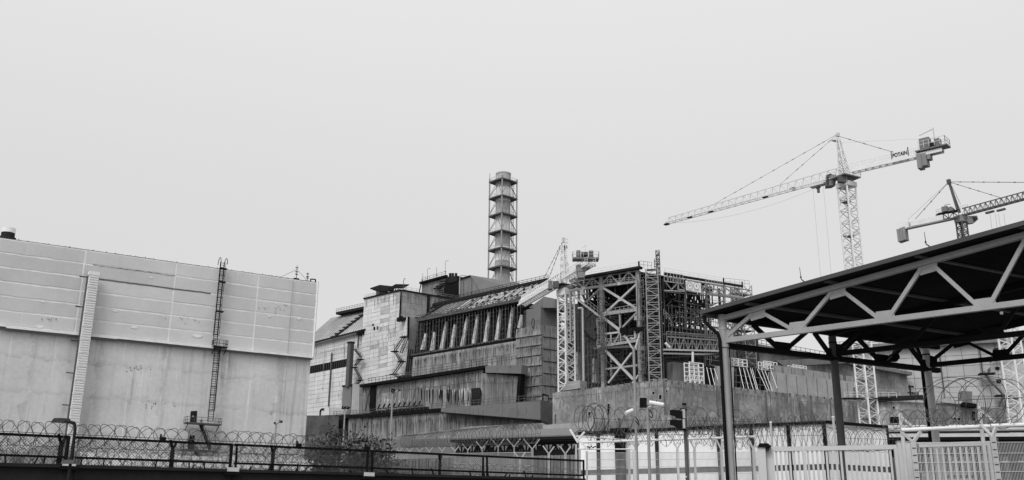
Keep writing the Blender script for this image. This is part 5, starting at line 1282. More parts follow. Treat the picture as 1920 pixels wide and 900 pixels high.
part('ballast_housing', MB().bar(w0.lerp(w1, .73)+Z*.5, w1+Z*.5+aw*.3, 2.2, 2.6), 'crane_white', T3c)
for k in (0, 1, 2): part('counterweight', MB().box(w0.lerp(w1, .93)-aw*(k*1.05-.6)-Z*(3.0-k*.2), aw*.5, sw*1.5, Z*(2.4+k*.05)), 'counterweight', T3c)
part('drum_housing', MB().box(at(1772, 392.5, Y3-3), aw*.95, sw*.8, Z*.95), 'cabin_dark', T3c)
part('winch_drum', MB().tube(at(1784, 392.5, Y3-3)-sw, at(1784, 392.5, Y3-3)+sw, .85, n=12), 'cabin_dark', T3c)
part('winch_deck', MB().bar(at(1757, 402, Y3-2), at(1794, 395, Y3-2), 2.4, .35), 'dark_steel', T3c)
truss(T3c, at(1768, 401, Y3-2), at(1797, 397, Y3-2), 2.0, 3, 'mid_steel', .25, name='winch_support')
mb = MB(); a = at(1772, 389, Y3-3); mb.path([a, a+Z*.9, a+Z*1.3+X_*2], .1, 4); part('davit', mb, 'mid_steel', T3c)
part('deck_rail', rail(rail(MB(), at(1756, 401, Y3), at(1770, 398, Y3), 1.6, 1, .07), at(1801, 395, Y3), at(1815, 391, Y3), 1.6, 1, .07), 'grey_steel', T3c)
cabp = at(1822, 411, Y3-2); mb = MB().prism([at(1814, 405, Y3-2), at(1832, 404, Y3-2), at(1834.5, 411, Y3-2), at(1828, 417, Y3-2), at(1817, 418.5, Y3-2), at(1814, 414, Y3-2)], Vector((0, 2, 0))); part('operator_cab', mb, 'grey_steel', T3c)
part('cab_window', MB().prism([at(1824, 406, Y3-2.1), at(1831, 405.5, Y3-2.1), at(1833, 411, Y3-2.1), at(1826, 416, Y3-2.1)], Vector((0, .08, 0))), 'lens_glass', T3c)
for x in (1856, 1877): part('trolley', MB().box(at(x, 399-(x-1850)*.2, Y3-4), ax3*1.5, s3*.5, Z*.3), 'mid_steel', T3c)
for x in (1856, 1866, 1872, 1882): p = at(x, 400, Y3-4); part('hoist_rope', MB().tube(p, p-Z*30, .05, n=3), 'mid_steel', T3c)
# --- fourth mast, right edge (only the shaft shows under the canopy)
Y4 = 170; a4 = at(1893, 640, Y4)
T4c = thing('crane_mast', 'white lattice crane mast at the right edge seen below the canopy', 'crane', (a4.x, a4.y, 0))
lattice(T4c, (a4.x, a4.y, 0), (a4.x, a4.y, at(1885, 545, Y4).z), 2.5, 'crane_white', 2.5, r=.13, plat=8, d=dx, n=dn)
# ================================================================== K. far panelled hall behind on the right
PK = Plane(103, at(1760, 700, 300)); nk, dk = PK.n, PK.d
TKh = thing('far_panelled_hall', 'large pale panelled hall far behind the canopy posts on the right', 'building', PK.foot(1760, 800))
qk = [PK.w(1560, 690), PK.w(1990, 622)]; zk = PK.w(1760, 655).z
qk = [Vector((qk[0].x, qk[0].y, zk)), Vector((qk[1].x, qk[1].y, zk+2)), Vector((qk[1].x, qk[1].y, 0)), Vector((qk[0].x, qk[0].y, 0))]
part('core', MB().prism([p-nk*.1 for p in qk], -nk*40), 'stained_grey', TKh)
hh = (qk[0]-qk[3]).length; vv = [i*3.2/hh for i in range(0, 13)]; grid_panels(TKh, qk, lin(0, 1, 14), vv, nk, .1, .14, 'far_panel', name='wall_panel')
mb = MB(); mb.bar(qk[0]+Z*.8+nk, qk[1]+Z*.8+nk, 2, 1.8); part('roof_edge', mb, 'stained_grey', TKh); part('railing', rail(MB(), qk[0]+Z*1.6+nk, qk[1]+Z*1.6+nk, 1.5, 3, .14), 'mid_steel', TKh)
for x, y0, y1 in ((1762, 668, 770), (1836, 650, 700), (1877, 680, 760)):
    a = PK.w(x, y0, .6); part('downpipe', MB().bar(a, Vector((a.x, a.y, PK.w(x, y1).z)), .3), 'mid_steel', TKh)
for (x0, y0, x1, y1) in ((1868, 711, 1877, 718), (1866, 688, 1874, 693)):
    part('opening', MB().prism(PK.q([(x0, y0), (x1, y0), (x1, y1), (x0, y1)], .3), nk*.1), 'tar_black', TKh)
for (x0, y0, x1, y1) in ((1868, 653, 1857, 680), (1857, 695, 1852, 700), (1846, 701, 1862, 722), (1862, 720, 1882, 742), (1882, 745, 1874, 762)):
    stairs(TKh, PK.w(x0, y0, 3), PK.w(x1, y1, 3), 1., 'mid_steel', nk, 9)
for (x, y, w_) in ((1850, 701, 2.2), (1873, 655, 1.4), (1881, 742, 2.2)): part('landing', MB().box(PK.w(x, y, 3), dk*w_, nk*1.5, Z*.2), 'dark_steel', TKh)
T = thing('grey_annex', 'plain grey annex with roof railing between the steel frame and the white crane mast', 'building', R3.foot(1500, 700, -40))
q = [R3.w(1400, 648, -40), R3.w(1700, 702, -40)]; part('wall', MB().prism(down(q), -n4*30), 'lowwall', T); 
part('roof_edge', MB().bar(q[0]+n4, q[1]+n4, 2, 1.0), 'stained_grey', T); part('railing', rail(MB(), q[0]+Z*.5, q[1]+Z*.5, 1.8, 2, .12), 'mid_steel', T)
mb = MB(); mb.prism([R3.w(1455, 676, -34), R3.w(1610, 668, -34), R3.w(1610, 679, -34), R3.w(1470, 687, -34)], -n4*3); part('sloping_bridge', mb, 'stained_grey', T)
# low ruined building at right
PJ = Plane(100, at(1750, 770, 225)); nj, dj = PJ.n, PJ.d
TJ = thing('low_ruined_building', 'low weathered concrete building with small black openings behind the right canopy posts', 'building', PJ.foot(1730, 800))
q = down([PJ.w(1640, 752), PJ.w(1803, 757)]); part('wall', MB().prism(q, -nj*12), 'lowwall', TJ)
part('roof_edge', MB().bar(PJ.w(1640, 749, .5), PJ.w(1730, 745, .5), 1.2, 1.0), 'dark_steel', TJ); part('parapet', MB().bar(PJ.w(1714, 745, .4), PJ.w(1803, 755, .4), .8, .9), 'lowwall_far', TJ)
holes(PJ, [(1673, 762, 1678, 767), (1668, 781, 1686, 794), (1787, 782, 1793, 788), (1795, 783, 1801, 789), (1807, 783, 1813, 787), (1725, 759, 1728, 763)], TJ)
part('railing', rail(MB(), PJ.w(1640, 746, 0), PJ.w(1800, 753, 0), 2.0, 3, .12), 'grey_steel', TJ)
q = down([PJ.w(1803, 762, 1), PJ.w(1885, 766, 1)]); part('dark_wall', MB().prism(q, -nj*12), 'stained_grey', TJ)
part('roof_slab', MB().bar(PJ.w(1803, 759, 1.5), PJ.w(1828, 762, 1.5), 3, .9), 'tar_black', TJ)
part('opening', MB().prism(PJ.q([(1822, 772), (1828, 772), (1828, 788), (1822, 788)], 1.1), nj*.1), 'tar_black', TJ)
part('shed', MB().prism(PJ.q([(1803, 733), (1823, 734), (1823, 757), (1803, 757)], -3), -nj*3), 'stained_grey', TJ)
mb = MB()
for k in range(9): a = PJ.w(1822+k*4, 742, -2); mb.bar(a, a-Z*3, .14)
for y in (742, 748, 754): mb.bar(PJ.w(1822, y, -2), PJ.w(1856, y, -2), .14)
part('cage_fence', mb, 'grey_steel', TJ)
T = thing('roof_signal', 'small post with brackets on the low ruined building roof', 'post', PJ.w(1708, 745, 0))
p = PJ.w(1708, 746, 0); part('post', MB().bar(p, p+Z*3, .3), 'dark_steel', T); part('bracket', MB().bar(p+Z*2.6-dj*.3, p+Z*2.6+dj*.9, .4), 'dark_steel', T); part('bracket', MB().bar(p+Z*1.2-dj*.6, p+Z*1.2+dj*.6, .3), 'dark_steel', T)
T = thing('roof_box', 'dark square box beside the post on the low ruined building roof', 'box', PJ.w(1717, 744, 0)); part('box', MB().prism(PJ.q([(1713, 735), (1723, 735), (1723, 745), (1713, 745)], 0), -nj*2), 'mid_steel', T)
# ================================================================== CANOPY (near right)
CA = at(1357, 644, 25); CF = Plane(128.5, CA); CS = Plane(62, CA); nf, df, ds = CF.n, CF.d, CS.d
A0 = Vector((CA.x, CA.y, 0))
TCn = thing('checkpoint_canopy', 'big dark steel canopy on round posts, with a pale front truss, at the right', 'canopy', A0)
ZB = 6.42; ZT = lambda s: 7.02+.130*s
def K(s, t, z): return A0+df*s+ds*t+Z*z
fa, fb = CF.w(1318, 584, .35), CF.w(1920, 417, .35)
sa = (Vector((fa.x, fa.y, 0))-A0).dot(df); sb = (Vector((fb.x, fb.y, 0))-A0).dot(df); kz = (fb.z-fa.z)/(sb-sa)
ZR = lambda s: fa.z+kz*(s-(sa+.35/abs(ds.dot(nf))*ds.dot(df)))                        # roof surface
T0 = -.35/abs(ds.dot(nf)); T1_ = 8.7; S0, S1 = sa-T0*ds.dot(df), 13.0
# roof sheet: one corrugated skin
mb = MB(); NC = 110; vs = []; fs = []
for i in range(NC*2+1):
    t = T0+(T1_-T0)*i/(NC*2); h = .045 if i % 2 else 0
    vs += [K(S0, t, ZR(S0)-.06+h), K(S1, t, ZR(S1)-.06+h), K(S0, t, ZR(S0)-.02+h), K(S1, t, ZR(S1)-.02+h)]
for i in range(NC*2):
    a = i*4; fs += [(a, a+4, a+5, a+1), (a+2, a+3, a+7, a+6)]
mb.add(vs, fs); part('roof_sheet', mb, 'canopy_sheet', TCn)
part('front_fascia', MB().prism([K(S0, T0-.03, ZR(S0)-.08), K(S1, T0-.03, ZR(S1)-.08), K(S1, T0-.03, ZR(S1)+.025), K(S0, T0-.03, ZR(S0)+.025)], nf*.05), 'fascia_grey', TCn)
part('side_fascia', MB().prism([K(S0-.03, T0, ZR(S0)-.13), K(S0-.03, T1_, ZR(S0)-.13), K(S0-.03, T1_, ZR(S0)+.05), K(S0-.03, T0, ZR(S0)+.05)], -df*.05), 'mid_steel', TCn)
topn = [-.25, 1.0, 3.12, 5.30, 7.55, 9.75, 11.9]; botn = [0, 2.05, 4.21, 6.42, 8.65, 10.85]
for s_ in topn[:]:
    part('purlin', MB().prism([K(s_+.06, T0+.03, ZR(s_)-.065), K(s_+.06, T0+.03, ZT(s_)+.075), K(s_+.06, T1_, ZT(s_)+.075), K(s_+.06, T1_, ZR(s_)-.065)], -df*.12), 'mid_steel', TCn)
def canopy_truss(t, m, ms='canopy_truss'):
    o = []
    R_ = TCn
    part('top_chord', MB().bar(K(-.1, t, ZT(-.1)), K(12.4, t, ZT(12.4)), .14, .13), m, R_)
    part('bottom_chord', MB().bar(K(0, t, ZB), K(12.4, t, ZB+.1), .13, .13), m, R_)
    for i, b_ in enumerate(botn):
        if i+1 < len(topn):
            part('diagonal', MB().bar(K(b_+.08, t, ZB+.08), K(topn[i+1]-.14, t, ZT(topn[i+1])-.12), .09), m, R_)
        if i > 0: part('diagonal', MB().bar(K(b_-.14, t, ZB+.08), K(topn[i]+.14, t, ZT(topn[i])-.12), .09), m, R_)
    for i, b_ in enumerate(botn[1:]): part('gusset', MB().prism([K(b_-.24, t, ZB+.03), K(b_+.24, t, ZB+.03), K(b_+.20, t, ZB+.26), K(b_-.20, t, ZB+.26)], nf*.03), m, R_)
    for tp in topn[1:]: part('gusset', MB().prism([K(tp-.24, t, ZT(tp)-.02), K(tp+.22, t, ZT(tp)-.02), K(tp+.20, t, ZT(tp)-.24), K(tp-.18, t, ZT(tp)-.30)], nf*.03), m, R_)
    part('end_gusset', MB().prism([K(-.02, t, ZB-.1), K(.30, t, ZB-.04), K(.30, t, ZB+.22), K(-.02, t, ZB+.34)], nf*.03), m, R_)
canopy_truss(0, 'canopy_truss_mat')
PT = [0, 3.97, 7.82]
for t in PT[1:]: canopy_truss(t, 'canopy_truss_shaded')
# side truss joining the post heads
part('side_chord', MB().bar(K(0, .1, ZB-.12), K(0, 8.3, ZB-.12), .15, .14), 'canopy_truss_shaded', TCn)
part('side_top_chord', MB().bar(K(0, 0, ZT(0)), K(0, 8.4, ZT(0)), .14, .13), 'canopy_truss_shaded', TCn)
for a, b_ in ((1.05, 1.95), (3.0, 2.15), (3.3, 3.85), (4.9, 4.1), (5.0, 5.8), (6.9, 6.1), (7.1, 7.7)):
    part('side_diagonal', MB().bar(K(0, a, ZT(0)-.06), K(0, b_, ZB-.05), .10), 'canopy_truss_shaded', TCn)
for t in (2.05, 3.97, 5.95, 7.82): part('side_gusset', MB().box(K(0, t, ZB), ds*.26, df*.03, Z*.16), 'canopy_truss_shaded', TCn)
for i, t in enumerate(PT):
    p = K(0, t, 0); o = part('post', MB().tube(p, K(0, t, ZT(0)+(.10 if i == 0 else -.1)), .108, n=24), 'canopy_truss_mat' if i == 0 else 'galv' if i == 2 else 'mid_steel', TCn, smooth=False)
    part('collar', MB().tube(K(0, t, ZB-.18), K(0, t, ZB-.10), .135, n=20), 'canopy_truss_mat' if i == 0 else 'canopy_truss_shaded', o)
    part('strap', MB().tube(K(0, t, ZB+.30), K(0, t, ZB+.34), .116, n=20), 'light_steel' if i == 0 else 'canopy_truss_shaded', o)
for t in PT: part('post', MB().tube(K(11.2, t, 0), K(11.2, t, ZT(11)), .108, n=20), 'mid_steel', TCn)
pp = [CF.w(1321, 592, .3), CF.w(1322, 604, .3), CF.w(1347, 627, .22)]; e = CF.w(1350, 640, .2)
pp += [e, Vector((e.x, e.y, 0))]
part('downpipe', MB().path(pp, .045, 8), 'black_paint', TCn)
e = K(-.16, 7.82, 0); part('downpipe', MB().path([K(-.3, 7.9, ZR(0)-.2), K(-.16, 7.82, ZB+.3), e], .05, 8), 'black_paint', TCn)
part('conduit', MB().tube(K(.17, -.02, 0), K(.17, -.02, ZB-.2), .018, n=6), 'black_paint', TCn)
# flood lamp under the canopy, whip aerials on its edge
T = thing('canopy_floodlight', 'black floodlight hanging below the canopy side truss', 'lamp', at(1678, 671, 27.6))
part('body', MB().prism([at(1666, 672, 27.6), at(1670, 664, 27.6), at(1685, 663, 27.6), at(1688, 670, 27.6), at(1683, 677, 27.6), at(1668, 676, 27.6)], Vector((0, .2, 0))), 'black_paint', T)
part('arm', MB().path([at(1663, 676, 27.6), at(1672, 668, 27.6), at(1676, 658, 27.8)], .025, 6), 'mid_steel', T)
for x, y, lb in ((1503, 531, 'thin whip aerial on the canopy edge above the second truss bay'), (1737, 465, 'thin whip aerial on the canopy edge below the distant crane')):
    s_ = (CF.w(x, y, .33)-A0).dot(df); b0 = CF.w(x, y, .33); T = thing('whip_aerial', lb, 'antenna', b0)
    t0 = CF.w(x-4, y-30, .33); part('whip', MB().tube(b0+Z*.1, t0, .010, .006, n=5), 'dark_steel', T); part('base', MB().path([b0+Z*.1, b0+Z*.02+df*.08, b0+df*.2-Z*.02], .014, 5), 'dark_steel', T)
    part('coil', MB().tube(b0.lerp(t0, .32), b0.lerp(t0, .42), .02, n=6), 'dark_steel', T)
T = thing('round_lamp', 'tiny round white lamp under the canopy at the far right', 'lamp', at(1878, 587, 22)); c = at(1878, 587, 22)
part('globe', MB().tube(c-Z*.03, c+Z*.03, .035, n=12), 'white_steel', T); part('stem', MB().bar(c, c+Z*.9, .02), 'dark_steel', T)

# ================================================================== dark wall and chain link fence, left
F4 = Plane(56.6, at(0, 853, 22)); n4_, d4_ = F4.n, F4.d
wt = lambda x: 873+x*.0255
TWl = thing('boundary_wall', 'low dark concrete boundary wall along the bottom left edge', 'wall', F4.foot(500, 880))
wp = [(-180, 868.5), (140, 876.5), (436, 884), (690, 890.5), (906, 896), (1095, 900.8)]
ws = F4.q(wp)
for a, b_ in zip(ws, ws[1:]):
    part('wall_section', MB().prism([a+F4.d*.01, b_-F4.d*.01, Vector((b_.x, b_.y, 0)), Vector((a.x, a.y, 0))], -n4_*.22), 'fence_wall', TWl)
    part('coping', MB().bar(a+n4_*.03-n4_*.11+Z*.02, b_+n4_*.03-n4_*.11+Z*.02, .34, .07), 'fence_wall', TWl)
TFe = thing('chain_link_fence', 'black framed chain link fence with forked posts on the dark boundary wall', 'fence', F4.foot(500, 880))
ty = lambda x: 813.5+x*.0462; my = lambda x: 853+x*.0352
segs = [(-180, 127), (140, 433), (439, 688), (694, 904), (909, 1092)]
for (x0, x1) in segs:
    a, b_ = F4.w(x0, ty(x0)), F4.w(x1, ty(x1)); c_, d__ = F4.w(x0, my(x0)), F4.w(x1, my(x1))
    part('top_rail', MB().bar(a, b_, .05, .058), 'black_paint', TFe); part('lower_rail', MB().bar(c_, d__, .045, .05), 'black_paint', TFe)
    mb = MB(); W = (b_-a).length; H = (a-c_).length; e0, e1 = F4.w(x0, wt(x0)-4), F4.w(x1, wt(x1)-4)
    Hh = (a-e0).length; st = .07; k = -Hh
    q = [a, b_, e1, e0]
    while k < W:
        for sgn in (1, -1):
            u0, v0, u1, v1 = k, 0, k+Hh, Hh
            if u0 < 0: v0 = -u0; u0 = 0
            if u1 > W: v1 = v1-(u1-W); u1 = W
            if v1 > v0:
                P0_, P1_ = bil(q, u0/W, v0/Hh), bil(q, u1/W, v1/Hh)
                if sgn < 0: P0_, P1_ = bil(q, u0/W, 1-v0/Hh), bil(q, u1/W, 1-v1/Hh)
                mb.tube(P0_-n4_*.03, P1_-n4_*.03, .0045, n=3, caps=False)
        k += st
    part('chain_link_mesh', mb, 'wire', TFe, kind='stuff')
for x in (127, 140, 433, 439, 688, 694, 904, 909, 1092):
    if x in (140, 439, 694, 909): continue
    a = F4.w(x+2, ty(x+2)-2); b_ = F4.w(x, wt(x))
    part('frame_post', MB().bar(Vector((a.x, a.y, b_.z)), a, .065), 'black_paint', TFe)
    if x > 130 and x != 1092 or x == 127: part('frame_post', MB().bar(Vector((a.x, a.y, b_.z))+d4_*.15, a+d4_*.13, .045), 'black_paint', TFe)
for x in (115, 324, 512, 825, 1008 if False else 905):
    if x == 905: continue
    a = F4.w(x, ty(x)+15, -.1); pz = Vector((a.x, a.y, F4.w(x, wt(x)).z)); o = part('forked_post', MB().bar(pz, a, .085), 'black_paint', TFe)
    for sg, L_ in ((-1, .24), (1, .22)): part('arm', MB().bar(a, a+Z*.22+(d4_*sg*.55-n4_*sg*.6).normalized()*.16, .05), 'black_paint', o)
for i, x in enumerate((130, 437, 692)):
    c = F4.w(x, my(x)+12, .12); part('clamp_box', MB().box(c, d4_*.14, n4_*.05, Z*.05), 'galv', TFe); part('clamp_foot', MB().box(c-Z*.10, d4_*.2, n4_*.05, Z*.03), 'black_paint', TFe)
for x in (305, 560, 688): 
    c = F4.w(x, ty(x)-4, .0); part('sensor', MB().box(c, d4_*.07, n4_*.05, Z*.05), 'black_paint', TFe); part('sensor', MB().box(c+Z*.07-d4_*.05, d4_*.02, n4_*.02, Z*.05), 'black_paint', TFe)
mb = MB(); random.seed(17)
for k in range(26):
    x = random.uniform(0, 1000); c = F4.w(x, wt(x)-2); mb.bar(c, c+Z*random.uniform(.06, .22)+d4_*random.uniform(-.1, .1), .03)
part('bent_spike', mb, 'black_paint', TFe, kind='stuff')
def coil(lab, a, b_, rad, n_, r=.007, m='wire', jit=.1, nm='razor_wire_coil', sq=1, alt=True, seg=18, face=.45, tilt=.5):
    mid = a.lerp(b_, .5); mb = MB(); helix(mb, a, b_, rad, n_, r, seg, jit, 3, sq, alt, face, tilt)
    return solo(nm, mb, m, lab, 'razor wire', mid)
coil('upper loose coil of razor wire above the left chain link fence', F4.w(-100, 806, -.25), F4.w(640, 838, -.25), .27, 62, .0085)
coil('lower tangled coil of razor wire behind the left chain link fence', F4.w(-100, 852, -.35), F4.w(700, 872, -.35), .20, 84, .0075, jit=.25)
coil('dense low tangle of razor wire just above the dark boundary wall', F4.w(-100, 866, -.6), F4.w(900, 890, -.6), .15, 110, .0065, jit=.35)
coil('fine razor wire sagging between the rails of the left chain link fence', F4.w(-100, 832, -.5), F4.w(620, 856, -.5), .17, 60, .006, jit=.3)
coil('flattened razor wire along the middle of the chain link fence', F4.w(700, 872, -.3), F4.w(1080, 888, -.3), .16, 34, .007, jit=.25)
# street lamp beside the fence
p = at(134, 856, 21.4); T = thing('street_lamp', 'street lamp with flat black head left of the ribbed duct', 'street lamp', (p.x, p.y, 0))
tp = at(135, 796, 21.4); part('pole', MB().path([Vector((p.x, p.y, 0)), Vector((p.x, p.y, tp.z-.1)), Vector((p.x, p.y, tp.z))-Vector((.03, 0, -.03)), at(122, 789.5, 21.4)], .034, 8), 'dark_steel', T)
h = MB().prism([at(94, 792.5, 21.3), at(101, 784, 21.5), at(120, 785, 21.5), at(123, 788, 21.4), at(117, 793, 21.2)], Vector((.02, .22, .03))); part('lamp_head', h, 'dark_steel', T)
part('joint_box', MB().box(at(130, 866, 21.3), Vector((.13, 0, 0)), Vector((0, .05, 0)), Z*.04), 'mid_steel', T)
# dark mounds / arched shelters behind the fence at the far left
for x0, x1, yt, lb in ((-40, 22, 842, 'dark arched shelter cut by the left edge'), (44, 116, 835, 'dark arched shelter behind the fence left of the street lamp')):
    Yd = 60; T = thing('arched_shelter', lb, 'shelter', at(x0+30, 870, Yd)-Z*at(x0+30, 870, Yd).z)
    pts = []; zt = at((x0+x1)/2, yt, Yd).z; xa, xb = at(x0, 870, Yd).x, at(x1, 870, Yd).x
    for i in range(11): a = math.pi*(1-i/10); pts.append(Vector(((xa+xb)/2+(xb-xa)/2*math.copysign(abs(math.cos(a))**.6, math.cos(a)), Yd, (zt-1.2)+1.2*math.sin(a)**.7)))
    pts = [Vector((xa, Yd, 0))]+pts+[Vector((xb, Yd, 0))]; part('skin', MB().prism(pts, Vector((.3, 2, 0))), 'concrete_box', T)
    q = [Vector(((xa+xb)/2-.2, Yd-.02, zt-1.1)), Vector((xb-.4, Yd-.02, zt-1.1)), Vector((xb-.3, Yd-.02, 0)), Vector(((xa+xb)/2-.3, Yd-.02, 0))]; part('opening', MB().prism(q, Vector((0, -.05, 0))), 'recess', T)
T = thing('pale_yard_wall', 'low pale wall across the yard behind the left fence', 'wall', at(350, 860, 80)-Z*at(350, 860, 80).z)
q = [at(-150, 868, 78), at(1000, 868, 78)]; q = [at(116, 846, 78), at(640, 846, 78)]; q[1].z = q[0].z-.6
part('wall', MB().prism(down(q), Vector((0, 3, 0))), 'render_wall', T)
# bush
random.seed(23); mb = MB(); ml = MB(); st = MB()
bc = at(662, 872, 31.5)
def leaf(m_, p, s_):
    a = Vector((random.gauss(0, 1), random.gauss(0, 1), random.gauss(0, 1))).normalized(); b_ = a.cross(Vector((random.gauss(0, 1), random.gauss(0, 1), random.gauss(0, 1)))).normalized()
    m_.add([p-a*s_, p+b_*s_*.5, p+a*s_, p-b_*s_*.5], [(0, 1, 2, 3)])
br = []
for k in range(64):
    x = random.uniform(588, 738); c = at(x, 900, 31.5+random.uniform(-.6, .8)); dxx = (x-665)/80; topy = 830+abs(dxx+.1)**2*14+random.choice((-10, 0, 14, 24))+random.uniform(-8, 10)
    if abs(x-630) < 12: topy -= 14
    t_ = at(x+random.uniform(-8, 8), topy, c.y); c.z = 0; br.append((c, t_)); st.tube(c, t_, .03, .006, n=4, caps=False)
    for j in range(150):
        f = random.uniform(.55, 1.03); p = c.lerp(t_, f)+Vector((random.gauss(0, .17), random.gauss(0, .14), random.gauss(0, .08)))
        leaf(ml if random.random() < .13 else mb, p, random.choice((.025, .035, .05, .075)))
T = thing('bush', 'dark leafy bush growing behind the chain link fence at the middle', 'bush', (bc.x, bc.y, 0))
part('foliage', mb, 'leaf', T, kind='stuff'); part('pale_foliage', ml, 'leaf_light', T, kind='stuff'); part('stem', st, 'bark', T, kind='stuff')
# mid-distance lamp posts
def floodpole(lab, x, y0, Y, heads, r=.07, m='grey_steel', ybase=None):
    p = at(x, y0, Y); T = thing('lamp_post', lab, 'lamp post', (p.x, p.y, 0)); part('pole', MB().tube((p.x, p.y, 0), p, r, r*.8, n=10), m, T)
    for (hx, hy, w_, h_) in heads:
        c = at(hx, hy, Y-.1); k = Y/FPX; o = part('flood_head', MB().prism([at(hx-w_/2, hy+h_*.2, Y-.1), at(hx-w_*.3, hy-h_/2, Y-.1), at(hx+w_/2, hy-h_*.25, Y-.1), at(hx+w_*.3, hy+h_/2, Y-.1), at(hx-w_*.3, hy+h_/2, Y-.1)], Vector((0, w_*k*.7, 0))), 'black_paint', T)
        part('arm', MB().bar(c, p, r*.9), m, T)
    return T
floodpole('lamp post with a pair of small dark floodlights in front of the annex', 647, 767, 75, ((643.5, 764, 7, 6), (651, 764, 9, 5)), .07)
floodpole('taller lamp post with dark floodlights in front of the step walls', 736, 738, 70, ((737, 732, 8, 8), (747, 731, 8, 3)), .075)
floodpole('slim lamp post with a curved head before the panelled block', 518, 795, 60, ((526, 790, 7, 5), (515, 793, 4, 5)), .06)
T = floodpole('tall pale lamp post carrying two black floodlights before the steel frame', 1188, 652, 30, (), .05, 'grey_steel')
for hx, hy, pts in ((1169, 620, ((1163, 615), (1172, 612.5), (1176, 617), (1175, 627), (1169, 626), (1164, 620))), (1203, 616, ((1184, 614), (1198, 613), (1211, 612), (1208, 617), (1199, 622), (1194, 620), (1184, 618)))):
    part('flood_head', MB().prism([at(x, y, 29.9) for x, y in pts], Vector((0, .3, 0))), 'black_paint', T)
part('yoke', MB().path([at(1171, 627, 30), at(1184, 651, 30), at(1188, 655, 30), at(1192, 651, 30), at(1201, 619, 30)], .028, 6), 'galv', T)
part('cross_arm', MB().path([at(1181, 634, 30), at(1186, 636, 30), at(1191, 634, 30), at(1190, 620, 30)], .035, 6), 'light_steel', T)
part('lower_sleeve', MB().tube(Vector((at(1190, 845, 30).x, at(1190, 845, 30).y, 0)), at(1190, 845, 30), .065, n=12), 'galv', T)
def cctv(lab, pts, Y, pole=None, m='white_steel'):
    (x0, y0), (x1, y1), r_ = pts; a, b_ = at(x0, y0, Y), at(x1, y1, Y-.15)
    T = thing('security_camera', lab, 'security camera', a); part('housing', MB().tube(a, b_, r_, n=16), m, T); part('sunshade', MB().tube(a+Z*r_*.25, b_+Z*r_*.25+(b_-a)*.08, r_*1.05, n=16), m, T)
    part('lens', MB().tube(b_, b_+(b_-a)*.03, r_*.7, n=12), 'lens_glass', T); return T
T = cctv('long white security camera on the dark pole left of the traffic light', ((1218, 755), (1243, 759.5), .044), 24)
part('bracket', MB().path([at(1214, 764, 24), at(1218, 763, 24), at(1224, 761, 24), at(1226, 757, 24)], .022, 6), 'light_steel', T); part('cable', MB().path([at(1216, 768, 23.9), at(1221, 772, 23.9), at(1224, 779, 23.9), at(1222, 784, 23.9), at(1217, 779, 23.9)], .012, 5), 'black_paint', T)
T = cctv('short white security camera on the tall pale lamp post', ((1186, 770), (1174, 775), .055), 29.7); part('bracket', MB().path([at(1188, 780, 29.8), at(1182, 777, 29.8), at(1181, 773, 29.8)], .025, 6), 'light_steel', T); part('cable', MB().path([at(1190, 781, 29.7), at(1197, 789, 29.7), at(1198, 797, 29.7), at(1191, 788, 29.7)], .014, 5), 'black_paint', T)
p = at(1214, 762, 24.1); T = thing('camera_pole', 'grey pole carrying the long white security camera', 'pole', (p.x, p.y, 0)); part('pole', MB().tube((p.x, p.y, 0), p, .036, n=12), 'grey_steel', T); part('cap', MB().tube(p-Z*.03, p+Z*.02, .045, n=12), 'dark_steel', T)
# traffic light
p = at(1283, 757, 22); T = thing('traffic_light', 'two lamp traffic light with black hoods facing left on a grey pole', 'traffic light', (p.x, p.y, 0))
part('pole', MB().tube((p.x, p.y, 0), p, .042, n=14), 'mid_steel', T); part('pole_cap', MB().tube(p-Z*.03, p+Z*.01, .05, n=14), 'black_paint', T)
for i, y in enumerate((776.5, 795)):
    c = at(1280.2, y, 21.85); hx = Vector((1, .15, 0)).normalized()
    o = part('lamp_housing', MB().box(c, hx*.026, Vector((-.15, 1, 0)).normalized()*.09, Z*.10), 'light_steel', T)
    part('hood', MB().add(*(lambda P_, n_: (P_, [(k, (k+1) % n_, (k+1) % n_+n_, k+n_) for k in range(n_)]+[tuple(range(n_)), tuple(range(2*n_-1, n_-1, -1))]))([at(x_, y_+y-776.5, Y_) for Y_ in (21.75, 21.98) for x_, y_ in ((1256, 769), (1261, 768), (1278, 769.5), (1279, 785), (1269, 785), (1264, 780), (1256, 778.5))], 7)), 'black_paint', o)
    part('lens', MB().tube(c-hx*.05, c-hx*.04, .08, n=16), 'lens_glass', o)
for y in (768, 806): part('clamp', MB().path([at(1275, y-1, 22), at(1286, y, 21.95), at(1287, y+1, 21.95)], .022, 6), 'black_paint', T)
part('signal_arm', MB().bar(at(1255, 785, 21.9), at(1268, 786, 21.9), .035), 'galv', T); part('sticker', MB().box(at(1286, 894, 21.93), Vector((.02, 0, 0)), Vector((0, .01, 0)), Z*.012), 'white_steel', T)
